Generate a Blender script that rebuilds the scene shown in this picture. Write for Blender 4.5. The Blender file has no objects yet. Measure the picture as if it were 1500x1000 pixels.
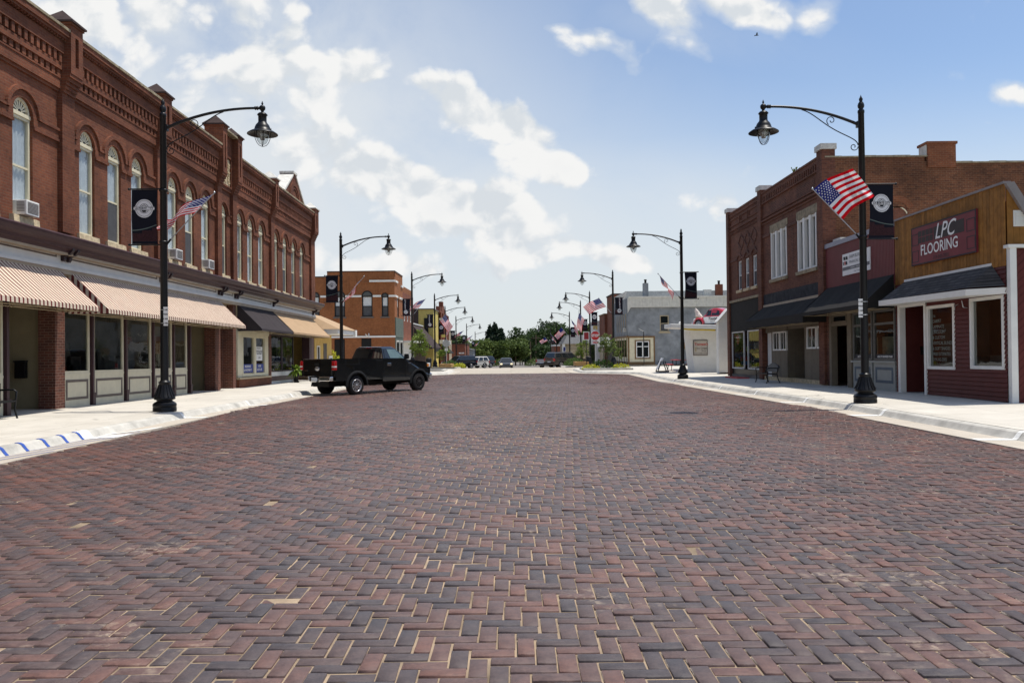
import bpy, math, random
import numpy as np
from mathutils import Vector
R=math.radians
random.seed(7); rng=np.random.default_rng(11)
scene=bpy.context.scene; COL=scene.collection
# ---------------------------------------------------------------- helpers
def lerp(a,b,t): return a+(b-a)*t
GP=[(-60,.0),(0,0),(12,0),(21,0),(42,-.18),(52,-.15),(58,-.10),(66,-.10),(74,-.14),(85,-.34),(95,-.64),(110,-1.05),(130,-1.4),(165,-1.9),(200,-2.7),(300,-4.4),(600,-6),(3000,-8)]
def G(y):
    for (a,za),(b,zb) in zip(GP,GP[1:]):
        if y<=b: return lerp(za,zb,max(0,(y-a)/(b-a)))
    return GP[-1][1]
ORG={}
def tag(o,label=None,cat=None,group=None,kind=None):
    if label: o['label']=label
    if cat: o['category']=cat
    if group: o['group']=group
    if kind: o['kind']=kind
    return o
def empty(name,loc=(0,0,0),label=None,cat=None,group=None,rz=0):
    o=bpy.data.objects.new(name,None); COL.objects.link(o); o.location=loc; o.rotation_euler=(0,0,rz)
    o.empty_display_size=.2; ORG[o.name]=Vector(loc); return tag(o,label,cat,group)
def dup(o,parent=None):
    c=o.copy(); COL.objects.link(c)
    if parent: c.parent=parent
    for ch in list(o.children): dup(ch,c)
    return c
class MB:
    def __init__(s): s.v=[];s.f=[];s.m=[];s.s=[]
    def poly(s,pts,m=0,sm=False):
        n=len(s.v); s.v+=[tuple(p) for p in pts]; s.f.append(tuple(range(n,n+len(pts)))); s.m.append(m); s.s.append(sm)
    def mesh(s,vs,fs,m=0,sm=False):
        n=len(s.v); s.v+=[tuple(p) for p in vs]
        for f in fs: s.f.append(tuple(i+n for i in f)); s.m.append(m); s.s.append(sm)
    def hexa(s,c,m=0):
        s.mesh(c,[(0,3,2,1),(4,5,6,7),(0,1,5,4),(1,2,6,5),(2,3,7,6),(3,0,4,7)],m)
    def box(s,x0,x1,y0,y1,z0,z1,m=0):
        s.hexa([(x0,y0,z0),(x1,y0,z0),(x1,y1,z0),(x0,y1,z0),(x0,y0,z1),(x1,y0,z1),(x1,y1,z1),(x0,y1,z1)],m)
    def fb(s,fr,u0,u1,d0,d1,z0,z1,m=0):
        s.hexa([fr(u0,d0,z0),fr(u1,d0,z0),fr(u1,d1,z0),fr(u0,d1,z0),fr(u0,d0,z1),fr(u1,d0,z1),fr(u1,d1,z1),fr(u0,d1,z1)],m)
    def fq(s,fr,u0,u1,z0,z1,d,m=0): s.poly([fr(u0,d,z0),fr(u1,d,z0),fr(u1,d,z1),fr(u0,d,z1)],m)
    def tube(s,pts,r,n=8,m=0,caps=True):
        pts=[Vector(p) for p in pts]; rs=r if isinstance(r,(list,tuple)) else [r]*len(pts)
        vs=[];fs=[];prev=None
        for i,p in enumerate(pts):
            t=(pts[min(i+1,len(pts)-1)]-pts[max(i-1,0)]).normalized()
            if prev is None:
                a=Vector((0,0,1)) if abs(t.z)<.9 else Vector((1,0,0)); u=t.cross(a).normalized()
            else: u=(prev-t*prev.dot(t)).normalized()
            prev=u; w=t.cross(u)
            for k in range(n):
                an=2*math.pi*k/n; vs.append(p+(u*math.cos(an)+w*math.sin(an))*rs[i])
        for i in range(len(pts)-1):
            for k in range(n): fs.append((i*n+k,i*n+(k+1)%n,(i+1)*n+(k+1)%n,(i+1)*n+k))
        s.mesh(vs,fs,m,True)
        if caps:
            s.poly(vs[:n][::-1],m); s.poly(vs[-n:],m)
    def lathe(s,c,prof,n=20,m=0,axis='z',sm=True):
        vs=[];fs=[]
        for r,h in prof:
            for k in range(n):
                a=2*math.pi*k/n; x,y=r*math.cos(a),r*math.sin(a)
                p=(x,y,h) if axis=='z' else ((x,h,y) if axis=='y' else (h,x,y))
                vs.append((c[0]+p[0],c[1]+p[1],c[2]+p[2]))
        for i in range(len(prof)-1):
            for k in range(n): fs.append((i*n+k,i*n+(k+1)%n,(i+1)*n+(k+1)%n,(i+1)*n+k))
        s.mesh(vs,fs,m,sm)
    def prism(s,poly,fa,fb_,m=0,capm=None):
        a=[fa(*p) for p in poly]; b=[fb_(*p) for p in poly]; n=len(poly)
        cm=m if capm is None else capm
        s.poly(a[::-1],cm); s.poly(b,cm)
        for i in range(n): s.poly([a[i],a[(i+1)%n],b[(i+1)%n],b[i]],m)
    def build(s,name,mats,parent=None,bevel=0,label=None,cat=None,group=None,kind=None,loc=None):
        me=bpy.data.meshes.new(name)
        o0=Vector((0,0,0))
        if parent is not None: o0=ORG.get(parent.name,Vector((0,0,0)))
        elif loc is not None: o0=Vector(loc)
        vs=[(v[0]-o0.x,v[1]-o0.y,v[2]-o0.z) for v in s.v]
        me.from_pydata(vs,[],s.f)
        me.polygons.foreach_set('material_index',s.m); me.polygons.foreach_set('use_smooth',s.s)
        if not isinstance(mats,(list,tuple)): mats=[mats]
        for m in mats: me.materials.append(m)
        me.update()
        o=bpy.data.objects.new(name,me); COL.objects.link(o)
        if parent is not None: o.parent=parent
        elif loc is not None: o.location=loc
        ORG[o.name]=o0
        if bevel:
            b=o.modifiers.new('bevel','BEVEL'); b.width=bevel; b.segments=2; b.limit_method='ANGLE'; b.angle_limit=R(35)
        return tag(o,label,cat,group,kind)
_tc={}
def text_geo(t,size=1,shear=0,align='CENTER',sx=1,bold=0):
    k=(t,size,shear,align,sx,bold)
    if k in _tc: return _tc[k]
    cu=bpy.data.curves.new('t','FONT'); cu.body=t; cu.size=size; cu.shear=shear; cu.align_x=align; cu.align_y='CENTER'; cu.offset=bold; cu.resolution_u=3
    o=bpy.data.objects.new('t',cu); COL.objects.link(o); dg=bpy.context.evaluated_depsgraph_get(); dg.update()
    me=bpy.data.meshes.new_from_object(o.evaluated_get(dg))
    r=([(v.co.x*sx,v.co.y) for v in me.vertices],[tuple(p.vertices) for p in me.polygons])
    bpy.data.objects.remove(o); bpy.data.curves.remove(cu); bpy.data.meshes.remove(me)
    _tc[k]=r; return r
def put_text(mb,t,fn,size,m=0,**k):
    vs,fs=text_geo(t,size,**k); mb.mesh([fn(x,y) for x,y in vs],fs,m)
# ---------------------------------------------------------------- materials
class NT:
    def __init__(s,mat): s.t=mat.node_tree; s.n=s.t.nodes; s.l=s.t.links
    def node(s,typ,**k):
        n=s.n.new(typ)
        for a,b in k.items():
            if a.startswith('i_'): n.inputs[a[2:].replace('_',' ')].default_value=b
            else: setattr(n,a,b)
        return n
    def val(s,x,sock):
        if hasattr(x,'is_output'): s.l.new(x,sock)
        elif x is not None: sock.default_value=x
    def math(s,op,a,b=None,c=None,clamp=False):
        n=s.n.new('ShaderNodeMath'); n.operation=op; n.use_clamp=clamp
        s.val(a,n.inputs[0]); s.val(b,n.inputs[1]); s.val(c,n.inputs[2]); return n.outputs[0]
    def mix(s,f,a,b,bt='MIX'):
        n=s.n.new('ShaderNodeMix'); n.data_type='RGBA'; n.blend_type=bt
        s.val(f,n.inputs[0]); s.val(a,n.inputs[6]); s.val(b,n.inputs[7]); return n.outputs[2]
    def noise(s,vec,scale,detail=4,rough=.55,dist=0):
        n=s.n.new('ShaderNodeTexNoise'); n.inputs['Scale'].default_value=scale; n.inputs['Detail'].default_value=detail
        n.inputs['Roughness'].default_value=rough; n.inputs['Distortion'].default_value=dist
        if vec is not None: s.l.new(vec,n.inputs['Vector'])
        return n.outputs['Fac']
    def ramp(s,f,a,b):
        n=s.n.new('ShaderNodeMapRange'); n.inputs[1].default_value=a; n.inputs[2].default_value=b; s.l.new(f,n.inputs[0]); return n.outputs[0]
    def smooth(s,f,a,b):
        n=s.n.new('ShaderNodeMapRange'); n.interpolation_type='SMOOTHSTEP'; n.inputs[1].default_value=a; n.inputs[2].default_value=b; s.l.new(f,n.inputs[0]); return n.outputs[0]
def c4(c): return (c[0],c[1],c[2],1)
def sr(r,g,b):
    f=lambda x:(x/255/12.92 if x/255<=.04045 else ((x/255+.055)/1.055)**2.4)
    return (f(r),f(g),f(b))
def newmat(name):
    m=bpy.data.materials.new(name); m.use_nodes=True; nt=NT(m); b=nt.n['Principled BSDF']; return m,nt,b
def pos(nt):
    return nt.node('ShaderNodeNewGeometry').outputs['Position']
def mul(c,k): return tuple(min(1,x*k) for x in c)
def mat(name,col,rough=.6,metal=0,var=.12,vs=3,bump=0,bs=40,coat=0,spec=.2,island=0,dirt=0,local=False):
    m,nt,b=newmat(name)
    p=nt.node('ShaderNodeTexCoord').outputs['Object'] if local else pos(nt)
    n=nt.noise(p,vs,5,.6)
    c=nt.mix(nt.ramp(n,.3,.7),c4(mul(col,1-var)),c4(mul(col,1+var)))
    if island:
        r=nt.node('ShaderNodeNewGeometry').outputs['Random Per Island']
        c=nt.mix(1.0,c,nt.mix(r,(1-island,)*3+(1,),(1+island,)*3+(1,)),'MULTIPLY')
    if dirt:
        d=nt.smooth(nt.noise(p,1.3,8,.7),.5,.75)
        c=nt.mix(nt.math('MULTIPLY',d,dirt),c,c4(mul(col,.35)))
    nt.l.new(c,b.inputs['Base Color'])
    b.inputs['Roughness'].default_value=rough; b.inputs['Metallic'].default_value=metal
    b.inputs['Coat Weight'].default_value=coat; b.inputs['Specular IOR Level'].default_value=spec
    if bump:
        bn=nt.node('ShaderNodeBump'); bn.inputs['Strength'].default_value=bump; bn.inputs['Distance'].default_value=.01
        nt.l.new(nt.noise(p,bs,5,.6),bn.inputs['Height']); nt.l.new(bn.outputs[0],b.inputs['Normal'])
    return m
def brickmat(name,c1,c2,mortar,w=.21,h=.072,ms=.007,stain=.35,streak=0):
    m,nt,b=newmat(name); p=pos(nt)
    sp=nt.node('ShaderNodeSeparateXYZ'); nt.l.new(p,sp.inputs[0])
    cb=nt.node('ShaderNodeCombineXYZ'); nt.l.new(nt.math('ADD',sp.outputs[0],sp.outputs[1]),cb.inputs[0]); nt.l.new(sp.outputs[2],cb.inputs[1])
    br=nt.node('ShaderNodeTexBrick'); br.inputs['Scale'].default_value=1; br.inputs['Brick Width'].default_value=w; br.inputs['Row Height'].default_value=h
    br.inputs['Mortar Size'].default_value=ms; br.inputs['Mortar Smooth'].default_value=.2; br.inputs['Bias'].default_value=-.1
    br.inputs['Color1'].default_value=c4(c1); br.inputs['Color2'].default_value=c4(c2); br.inputs['Mortar'].default_value=c4(mortar)
    nt.l.new(cb.outputs[0],br.inputs['Vector'])
    n=nt.ramp(nt.noise(p,.7,7,.65),.3,.7); n2=nt.ramp(nt.noise(p,9,4,.6),.25,.75)
    c=nt.mix(1.0,br.outputs['Color'],nt.mix(n,(1-stain,)*3+(1,),(1+stain*.5,)*3+(1,)),'MULTIPLY')
    c=nt.mix(1.0,c,nt.mix(n2,(.8,.8,.8,1),(1.18,1.15,1.12,1)),'MULTIPLY')
    if streak:
        q=nt.node('ShaderNodeVectorMath',operation='MULTIPLY'); nt.l.new(p,q.inputs[0]); q.inputs[1].default_value=(2.2,2.2,.25)
        s_=nt.smooth(nt.noise(q.outputs[0],1,5,.65),.55,.75)
        c=nt.mix(nt.math('MULTIPLY',s_,streak),c,c4(mul(c1,.4)))
    nt.l.new(c,b.inputs['Base Color']); b.inputs['Roughness'].default_value=.85; b.inputs['Specular IOR Level'].default_value=.25
    bn=nt.node('ShaderNodeBump'); bn.inputs['Strength'].default_value=.5; bn.inputs['Distance'].default_value=.012
    nt.l.new(nt.math('ADD',nt.math('SUBTRACT',1,br.outputs['Fac']),nt.math('MULTIPLY',n2,.3)),bn.inputs['Height']); nt.l.new(bn.outputs[0],b.inputs['Normal'])
    return m
def glassmat(name,tint=(.62,.66,.66),base=.05,ior=1.5):
    m=bpy.data.materials.new(name); m.use_nodes=True; nt=NT(m); nt.n.clear()
    o=nt.node('ShaderNodeOutputMaterial'); tr=nt.node('ShaderNodeBsdfTransparent'); tr.inputs[0].default_value=c4(tint)
    gl=nt.node('ShaderNodeBsdfGlossy'); gl.inputs['Roughness'].default_value=.015; gl.inputs[0].default_value=(.9,.93,.95,1)
    p=pos(nt); bn=nt.node('ShaderNodeBump'); bn.inputs['Strength'].default_value=.12; bn.inputs['Distance'].default_value=.02
    nt.l.new(nt.noise(p,1.6,2,.5),bn.inputs['Height']); nt.l.new(bn.outputs[0],gl.inputs['Normal'])
    ge=nt.node('ShaderNodeNewGeometry'); dt=nt.node('ShaderNodeVectorMath',operation='DOT_PRODUCT'); nt.l.new(ge.outputs['Normal'],dt.inputs[0]); nt.l.new(ge.outputs['Incoming'],dt.inputs[1])
    f=nt.math('MULTIPLY_ADD',nt.math('POWER',nt.math('SUBTRACT',1,nt.math('ABSOLUTE',dt.outputs['Value'])),5),.95,base,clamp=True)
    mx=nt.node('ShaderNodeMixShader'); nt.l.new(f,mx.inputs[0]); nt.l.new(tr.outputs[0],mx.inputs[1]); nt.l.new(gl.outputs[0],mx.inputs[2]); nt.l.new(mx.outputs[0],o.inputs[0])
    return m
def emit(name,col,s):
    m,nt,b=newmat(name); b.inputs['Base Color'].default_value=c4(col); b.inputs['Emission Color'].default_value=c4(col); b.inputs['Emission Strength'].default_value=s; return m
def leafmat(name,c1,c2):
    m,nt,b=newmat(name); r=nt.node('ShaderNodeNewGeometry').outputs['Random Per Island']
    n=nt.ramp(nt.noise(pos(nt),.9,3),.3,.7)
    c=nt.mix(nt.math('MULTIPLY_ADD',r,.6,nt.math('MULTIPLY',n,.4)),c4(c1),c4(c2)); nt.l.new(c,b.inputs['Base Color']); b.inputs['Roughness'].default_value=.6
    b.inputs['Specular IOR Level'].default_value=.25
    tr=nt.node('ShaderNodeBsdfTranslucent'); nt.l.new(c,tr.inputs[0]); mx=nt.node('ShaderNodeMixShader'); mx.inputs[0].default_value=.3
    nt.l.new(b.outputs[0],mx.inputs[1]); nt.l.new(tr.outputs[0],mx.inputs[2]); nt.l.new(mx.outputs[0],nt.n['Material Output'].inputs[0]); return m
M={}
M['brickL']=brickmat('red_brick_left',(.195,.064,.031),(.135,.043,.024),(.165,.088,.056),streak=.5,stain=.45)
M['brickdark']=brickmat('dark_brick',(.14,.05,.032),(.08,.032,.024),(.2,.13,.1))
M['brickR']=brickmat('brown_brick_right',(.185,.07,.042),(.115,.042,.028),(.15,.09,.065),streak=.5)
M['brickS']=brickmat('orange_brown_brick',(.185,.070,.033),(.105,.040,.023),(.22,.135,.08),streak=.4,stain=.45)
M['brickO']=brickmat('orange_painted_brick',(.315,.112,.040),(.25,.088,.032),(.30,.15,.075),stain=.2,streak=.2)
M['brickF']=brickmat('far_brick',(.24,.075,.04),(.17,.055,.03),(.2,.11,.08))
M['stone']=mat('rough_limestone',(.52,.42,.27),.9,var=.3,vs=9,bump=1,bs=25)
M['capstone']=mat('weathered_coping',(.30,.25,.17),.9,var=.4,vs=5,bump=.6,dirt=.5)
M['darkcap']=mat('dark_pyramid_cap',(.055,.035,.03),.7,var=.25,vs=6)
M['whitecap']=mat('pale_stone_cap',(.62,.60,.54),.8,var=.2,vs=6,dirt=.3)
M['cream']=mat('cream_paint',(.66,.60,.43),.55,var=.06)
M['creampanel']=mat('cream_panel_paint',(.60,.55,.41),.55,var=.07,dirt=.12)
M['tan']=mat('tan_paint',(.42,.34,.22),.6,var=.08)
M['olive']=mat('khaki_siding_paint',(.27,.23,.145),.65,var=.08)
M['plum']=mat('plum_brown_paint',(.060,.032,.036),.4,var=.12)
M['plumdark']=mat('plum_trim_paint',(.035,.022,.026),.45)
M['white']=mat('white_paint',(.75,.74,.70),.5,var=.05,dirt=.08)
M['whitegrey']=mat('pale_grey_paint',(.66,.65,.61),.55,var=.06)
M['beige']=mat('beige_trim',(.40,.32,.23),.6)
M['greyline']=mat('grey_brown_trim',(.14,.115,.10),.6)
M['black']=mat('black_iron',(.007,.007,.008),.40,var=.2,vs=8,spec=.28)
M['blackmat']=mat('black_fabric',(.021,.0195,.0185),.85,var=.15,bump=.2,bs=120)
M['charcoal']=mat('charcoal_fabric',(.040,.033,.035),.9,var=.12,bump=.2,bs=120)
M['tanfab']=mat('tan_fabric',(.40,.275,.165),.85,var=.08,bump=.2,bs=120)
M['stripec']=mat('cream_awning_fabric',(.64,.545,.42),.8,var=.05,bump=.15,bs=100)
M['striper']=mat('maroon_awning_fabric',(.15,.03,.028),.8,var=.08)
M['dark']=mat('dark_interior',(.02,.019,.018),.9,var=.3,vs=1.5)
M['interior']=mat('dim_shop_interior',(.10,.095,.085),.9,var=.6,vs=1.2)
M['backwall']=mat('shop_back_wall',(.17,.165,.155),.9,var=.35,vs=.8)
M['curtain']=mat('white_curtain',(.62,.63,.62),.9,var=.12,vs=6)
M['screen']=mat('grey_insect_screen',(.085,.085,.088),.8,var=.15)
M['glass']=glassmat('window_glass',(.80,.84,.86),.08)
M['shopglass']=glassmat('shop_glass',(.55,.57,.55),.05)
M['conc']=None
M['trunk']=mat('bark',(.12,.085,.06),.9,var=.3,vs=14,bump=.6,bs=30)
M['steel']=mat('galvanised_steel',(.45,.46,.47),.35,.9)
M['chrome']=mat('chrome',(.75,.75,.76),.12,1,var=.03)
M['alu']=mat('alloy_wheel',(.42,.42,.43),.3,.8,local=True)
M['rubber']=mat('tyre_rubber',(.018,.017,.017),.85,var=.25,vs=12,local=True)
M['red']=mat('red_paint',(.50,.035,.035),.4)
M['burg']=mat('burgundy_siding',(.105,.024,.021),.6,var=.12,dirt=.15)
M['burgmetal']=mat('burgundy_metal',(.165,.040,.042),.55,var=.08)
M['wood']=mat('golden_wood_boards',(.255,.115,.026),.7,var=.25,vs=5,island=.22,bump=.3,bs=50,dirt=.25)
M['shingle']=None
M['taupe']=mat('taupe_boards',(.175,.145,.105),.75,var=.1,island=.08)
M['greige']=mat('grey_green_paint',(.30,.31,.29),.6,var=.06)
M['bluegrey']=mat('blue_grey_paint',(.10,.125,.155),.6)
M['slate']=mat('dark_slate_band',(.028,.030,.036),.8,var=.5,vs=4,dirt=.4)
M['doorbrown']=mat('dark_brown_door',(.085,.07,.06),.6)
M['doorwood']=mat('brown_wood_door',(.20,.085,.03),.5)
M['signwhite']=mat('white_sign_face',(.78,.77,.75),.45,var=.03)
M['ink']=mat('dark_ink',(.03,.03,.035),.6)
M['inkred']=mat('red_ink',(.45,.05,.04),.6)
M['inkgrey']=mat('grey_ink',(.16,.16,.17),.6)
M['inkblue']=mat('blue_ink',(.05,.07,.25),.6)
M['navy']=mat('navy_banner_cloth',(.006,.0065,.013),.8,var=.15)
M['bannerred']=mat('dark_maroon_banner_cloth',(.035,.013,.016),.8,var=.4,vs=25)
M['bannergrey']=mat('grey_green_banner_line',(.12,.15,.14),.8)
M['emblem']=mat('pale_emblem',(.66,.65,.66),.7,var=.05)
def flagm(n,c):
    m,nt,b=newmat(n); b.inputs['Base Color'].default_value=c4(c); b.inputs['Roughness'].default_value=.9; b.inputs['Specular IOR Level'].default_value=.08
    tr=nt.node('ShaderNodeBsdfTranslucent'); tr.inputs[0].default_value=c4(c); mx=nt.node('ShaderNodeMixShader'); mx.inputs[0].default_value=.22
    nt.l.new(b.outputs[0],mx.inputs[1]); nt.l.new(tr.outputs[0],mx.inputs[2]); nt.l.new(mx.outputs[0],nt.n['Material Output'].inputs[0]); return m
M['fr']=flagm('flag_red',(.60,.006,.014)); M['fw']=flagm('flag_white',(.80,.79,.80)); M['fbl']=flagm('flag_blue',(.022,.028,.16))
M['yellow']=mat('yellow_stucco',(.55,.37,.12),.85,var=.12,bump=.3)
M['mustard']=mat('mustard_siding',(.60,.47,.14),.75)
M['stucco']=mat('grey_stucco',(.235,.248,.258),.9,var=.28,vs=1.1,bump=.3,dirt=.45)
M['ivory']=mat('ivory_siding',(.66,.60,.42),.65)
M['ochre']=mat('brown_trim_paint',(.20,.12,.055),.6)
M['greensiding']=mat('grey_green_panel',(.10,.125,.105),.7,var=.2)
M['roofgrey']=mat('grey_roofing',(.13,.13,.13),.9,var=.2)
M['tanstone']=brickmat('tan_stone_blocks',(.42,.35,.24),(.32,.26,.18),(.36,.31,.23),w=.6,h=.3,ms=.015)
M['planterstone']=brickmat('tan_block_planter',(.45,.28,.11),(.36,.21,.08),(.22,.14,.07),w=.4,h=.15,ms=.012)
M['leafyoung']=leafmat('young_tree_leaves',(.085,.14,.022),(.21,.27,.04))
M['leafolive']=leafmat('olive_tree_leaves',(.065,.10,.022),(.18,.23,.06))
M['leafdark']=leafmat('dark_tree_leaves',(.022,.044,.016),(.070,.110,.030))
M['leafmid']=leafmat('mid_tree_leaves',(.055,.085,.020),(.13,.175,.045))
M['leafpine']=leafmat('evergreen_needles',(.010,.024,.014),(.032,.055,.026))
M['chart']=leafmat('yellow_green_leaves',(.30,.34,.02),(.55,.52,.05))
M['fern']=leafmat('fern_fronds',(.12,.22,.02),(.32,.42,.06))
M['shrub']=leafmat('shrub_leaves',(.035,.08,.015),(.10,.18,.03))
M['pot']=mat('dark_pot',(.025,.022,.022),.5)
M['globe']=glassmat('lamp_globe_glass',(.80,.82,.82),.10,1.45)
M['refl']=mat('lamp_reflector',(.30,.31,.31),.3,.4)
M['truckpaint']=mat('black_truck_paint',(.005,.006,.007),.18,coat=1,spec=.5,var=.05,local=True)
M['carglass']=mat('dark_car_glass',(.012,.015,.016),.04,spec=.8,var=.05,local=True)
M['blacktrim']=mat('black_plastic_trim',(.012,.012,.012),.55,local=True)
M['taillight']=mat('red_tail_light',(.42,.012,.014),.15,coat=1,local=True)
M['headlamp']=mat('clear_headlamp',(.62,.62,.60),.1,local=True)
M['amber']=mat('amber_lens',(.6,.2,.02),.2,local=True)
M['plate']=mat('licence_plate',(.55,.60,.66),.4,local=True)
# ---------------------------------------------------------------- camera, sun, sky
cam=bpy.data.objects.new('camera',bpy.data.cameras.new('camera')); COL.objects.link(cam); scene.camera=cam
cam.data.sensor_width=36; cam.data.lens=36*1150/1500; cam.data.clip_end=5000; cam.data.clip_start=.05
from mathutils import Matrix
cam.matrix_world=Matrix.Translation((0,0,1.65))@Matrix.Rotation(-2/1150,4,'Z')@Matrix.Rotation(math.pi/2+11.5/1150,4,'X')@Matrix.Rotation(R(-.6),4,'Z')
SD=Vector((2.3,.5,7.3)).normalized()
sun=bpy.data.objects.new('sun',bpy.data.lights.new('sun','SUN')); COL.objects.link(sun)
sun.data.energy=5.0; sun.data.angle=R(.5); sun.data.color=(1,.95,.87); sun.rotation_euler=SD.to_track_quat('Z','Y').to_euler(); sun.location=(20,0,40)
w=bpy.data.worlds.new('World'); scene.world=w; w.use_nodes=True; nt=NT(w); bg=nt.n['Background']
sky=nt.node('ShaderNodeTexSky'); sky.sky_type='NISHITA'; sky.sun_disc=False; sky.sun_elevation=math.asin(SD.z); sky.sun_rotation=math.atan2(SD.x,SD.y)
sky.air_density=1.0; sky.dust_density=1.2; sky.ozone_density=1.5; sky.altitude=200
tc=nt.node('ShaderNodeTexCoord').outputs['Generated']; sp=nt.node('ShaderNodeSeparateXYZ'); nt.l.new(tc,sp.inputs[0])
ay=nt.math('MAXIMUM',nt.math('ABSOLUTE',sp.outputs[1]),.02)
A=nt.math('DIVIDE',sp.outputs[0],ay); B=nt.math('DIVIDE',sp.outputs[2],ay)
cbv=nt.node('ShaderNodeCombineXYZ'); nt.l.new(A,cbv.inputs[0]); nt.l.new(nt.math('MULTIPLY',B,1.18),cbv.inputs[1])
vec=cbv.outputs[0]
# cloud masses by compass direction: (centre tangent x, tangent z, half width, half height, tilt deg, strength)
CL=[(-.36,.36,.24,.11,-12,.46),(-.335,.355,.085,.06,-10,.62),(-.44,.43,.10,.05,-15,.35),(-.25,.36,.14,.03,-20,.3),(-.20,.36,.055,.035,-35,.62),(-.07,.315,.10,.040,-28,.95),(.02,.285,.09,.035,-30,.85),(-.15,.215,.10,.05,-12,1.0),(-.17,.23,.055,.03,0,.5),
 (-.05,.170,.13,.05,-8,1.0),(-.05,.19,.08,.03,-10,.6),(.06,.235,.10,.04,-22,.85),(-.25,.24,.10,.07,0,.7),(-.30,.15,.13,.06,0,.6),(-.10,.10,.14,.035,-5,.85),(.02,.12,.07,.022,-10,.70),(.15,.11,.06,.02,-10,.70),(.10,.22,.06,.03,-10,.25),(.24,.19,.065,.035,-10,.85),(.16,.16,.05,.02,-20,.35),(.11,.162,.035,.016,-20,.4),(.09,.128,.045,.022,-10,.85),
 (.11,.394,.055,.026,-12,.98),(.225,.40,.055,.032,-40,.85),(.19,.44,.06,.03,-20,.75),(.31,.43,.065,.030,-15,.95),(.41,.43,.055,.034,30,.82),(.665,.318,.045,.020,-10,1.0),(.61,.283,.014,.007,0,.5),(.65,.36,.10,.05,20,.10),(-.62,.45,.35,.15,0,.85),(-1.2,.3,.5,.2,0,.7),(1.3,.3,.4,.12,0,.6),(.75,.6,.3,.08,10,.6)]
mask=None
for a,b,wx,wz,an,stg in CL:
    ca,sa=math.cos(R(an)),math.sin(R(an))
    da=nt.math('SUBTRACT',A,a); db=nt.math('SUBTRACT',B,b)
    u=nt.math('ADD',nt.math('MULTIPLY',da,ca/wx),nt.math('MULTIPLY',db,sa/wx)); v=nt.math('ADD',nt.math('MULTIPLY',da,-sa/wz),nt.math('MULTIPLY',db,ca/wz))
    r2=nt.math('MULTIPLY_ADD',u,u,nt.math('MULTIPLY',v,v))
    g=nt.math('MULTIPLY',nt.math('POWER',2.718,nt.math('MULTIPLY',r2,-1.0)),stg)
    mask=g if mask is None else nt.math('MAXIMUM',nt.math('MULTIPLY_ADD',g,.35,mask),nt.math('MULTIPLY_ADD',mask,.35,g))
VEIL=[(-.32,.29,.40,.28,-15,1.0),(-.40,.40,.26,.12,0,.9),(.0,.17,.26,.12,-10,.85),(-.10,.32,.16,.07,-25,.7),(.20,.18,.20,.08,-10,.60),(.22,.41,.16,.04,-10,.30),(.55,.15,.4,.10,0,.35)]
veil=None
for a,b,wx,wz,an,stg in VEIL:
    ca,sa=math.cos(R(an)),math.sin(R(an)); da=nt.math('SUBTRACT',A,a); db=nt.math('SUBTRACT',B,b)
    u=nt.math('ADD',nt.math('MULTIPLY',da,ca/wx),nt.math('MULTIPLY',db,sa/wx)); v=nt.math('ADD',nt.math('MULTIPLY',da,-sa/wz),nt.math('MULTIPLY',db,ca/wz))
    g=nt.math('MULTIPLY',nt.math('POWER',2.718,nt.math('MULTIPLY',nt.math('MULTIPLY_ADD',u,u,nt.math('MULTIPLY',v,v)),-1.0)),stg)
    veil=g if veil is None else nt.math('MAXIMUM',veil,g)
wn=nt.node('ShaderNodeTexNoise'); wn.inputs['Scale'].default_value=9; wn.inputs['Detail'].default_value=3; nt.l.new(vec,wn.inputs['Vector'])
wv=nt.node('ShaderNodeVectorMath',operation='MULTIPLY_ADD'); nt.l.new(wn.outputs['Color'],wv.inputs[0]); wv.inputs[1].default_value=(.05,.05,0); nt.l.new(vec,wv.inputs[2])
def dens(dz):
    q=nt.node('ShaderNodeVectorMath',operation='ADD'); nt.l.new(wv.outputs[0],q.inputs[0]); q.inputs[1].default_value=(dz*.5,dz,0)
    n1=nt.noise(q.outputs[0],5.5,10,.58,0)
    vo=nt.node('ShaderNodeTexVoronoi'); vo.inputs['Scale'].default_value=14; vo.inputs['Detail'].default_value=2; vo.inputs['Roughness'].default_value=.5; nt.l.new(q.outputs[0],vo.inputs['Vector'])
    return nt.math('MULTIPLY_ADD',n1,1.9,nt.math('MULTIPLY_ADD',vo.outputs['Distance'],-.52,.29))
mk=nt.math('MULTIPLY',mask,.93)
d0=nt.math('ADD',mk,dens(0)); d1=nt.math('ADD',mk,dens(.022))
cov=nt.smooth(d0,1.29,1.53)
vn=nt.noise(vec,3.2,8,.6,.3)
vcov=nt.math('MULTIPLY',veil,nt.smooth(vn,.12,.56))
vcov=nt.math('MAXIMUM',vcov,nt.math('MULTIPLY',nt.smooth(d0,.98,1.42),.55))
lit=nt.smooth(nt.math('SUBTRACT',d0,d1),-.20,.10)
thick=nt.smooth(d0,1.6,2.3)
lit=nt.math('SUBTRACT',lit,nt.math('MULTIPLY',thick,.25),clamp=True)
ccol=nt.mix(lit,(8.0,8.5,9.0,1),(10.6,10.6,10.5,1))
haz=nt.smooth(B,.40,.0)
skyc=nt.mix(nt.math('MULTIPLY',haz,.85),nt.mix(1,sky.outputs[0],(1.66,1.72,1.77,1),'MULTIPLY'),(8.7,9.2,9.45,1))
low=nt.smooth(B,-.01,.05)
col=nt.mix(nt.math('MULTIPLY',vcov,low),skyc,(8.6,9.1,9.55,1))
col=nt.mix(nt.math('MULTIPLY',cov,low),col,ccol)
w.cycles.sampling_method='MANUAL'; w.cycles.sample_map_resolution=512
nt.l.new(col,bg.inputs[0]); bg.inputs[1].default_value=.086
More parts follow.
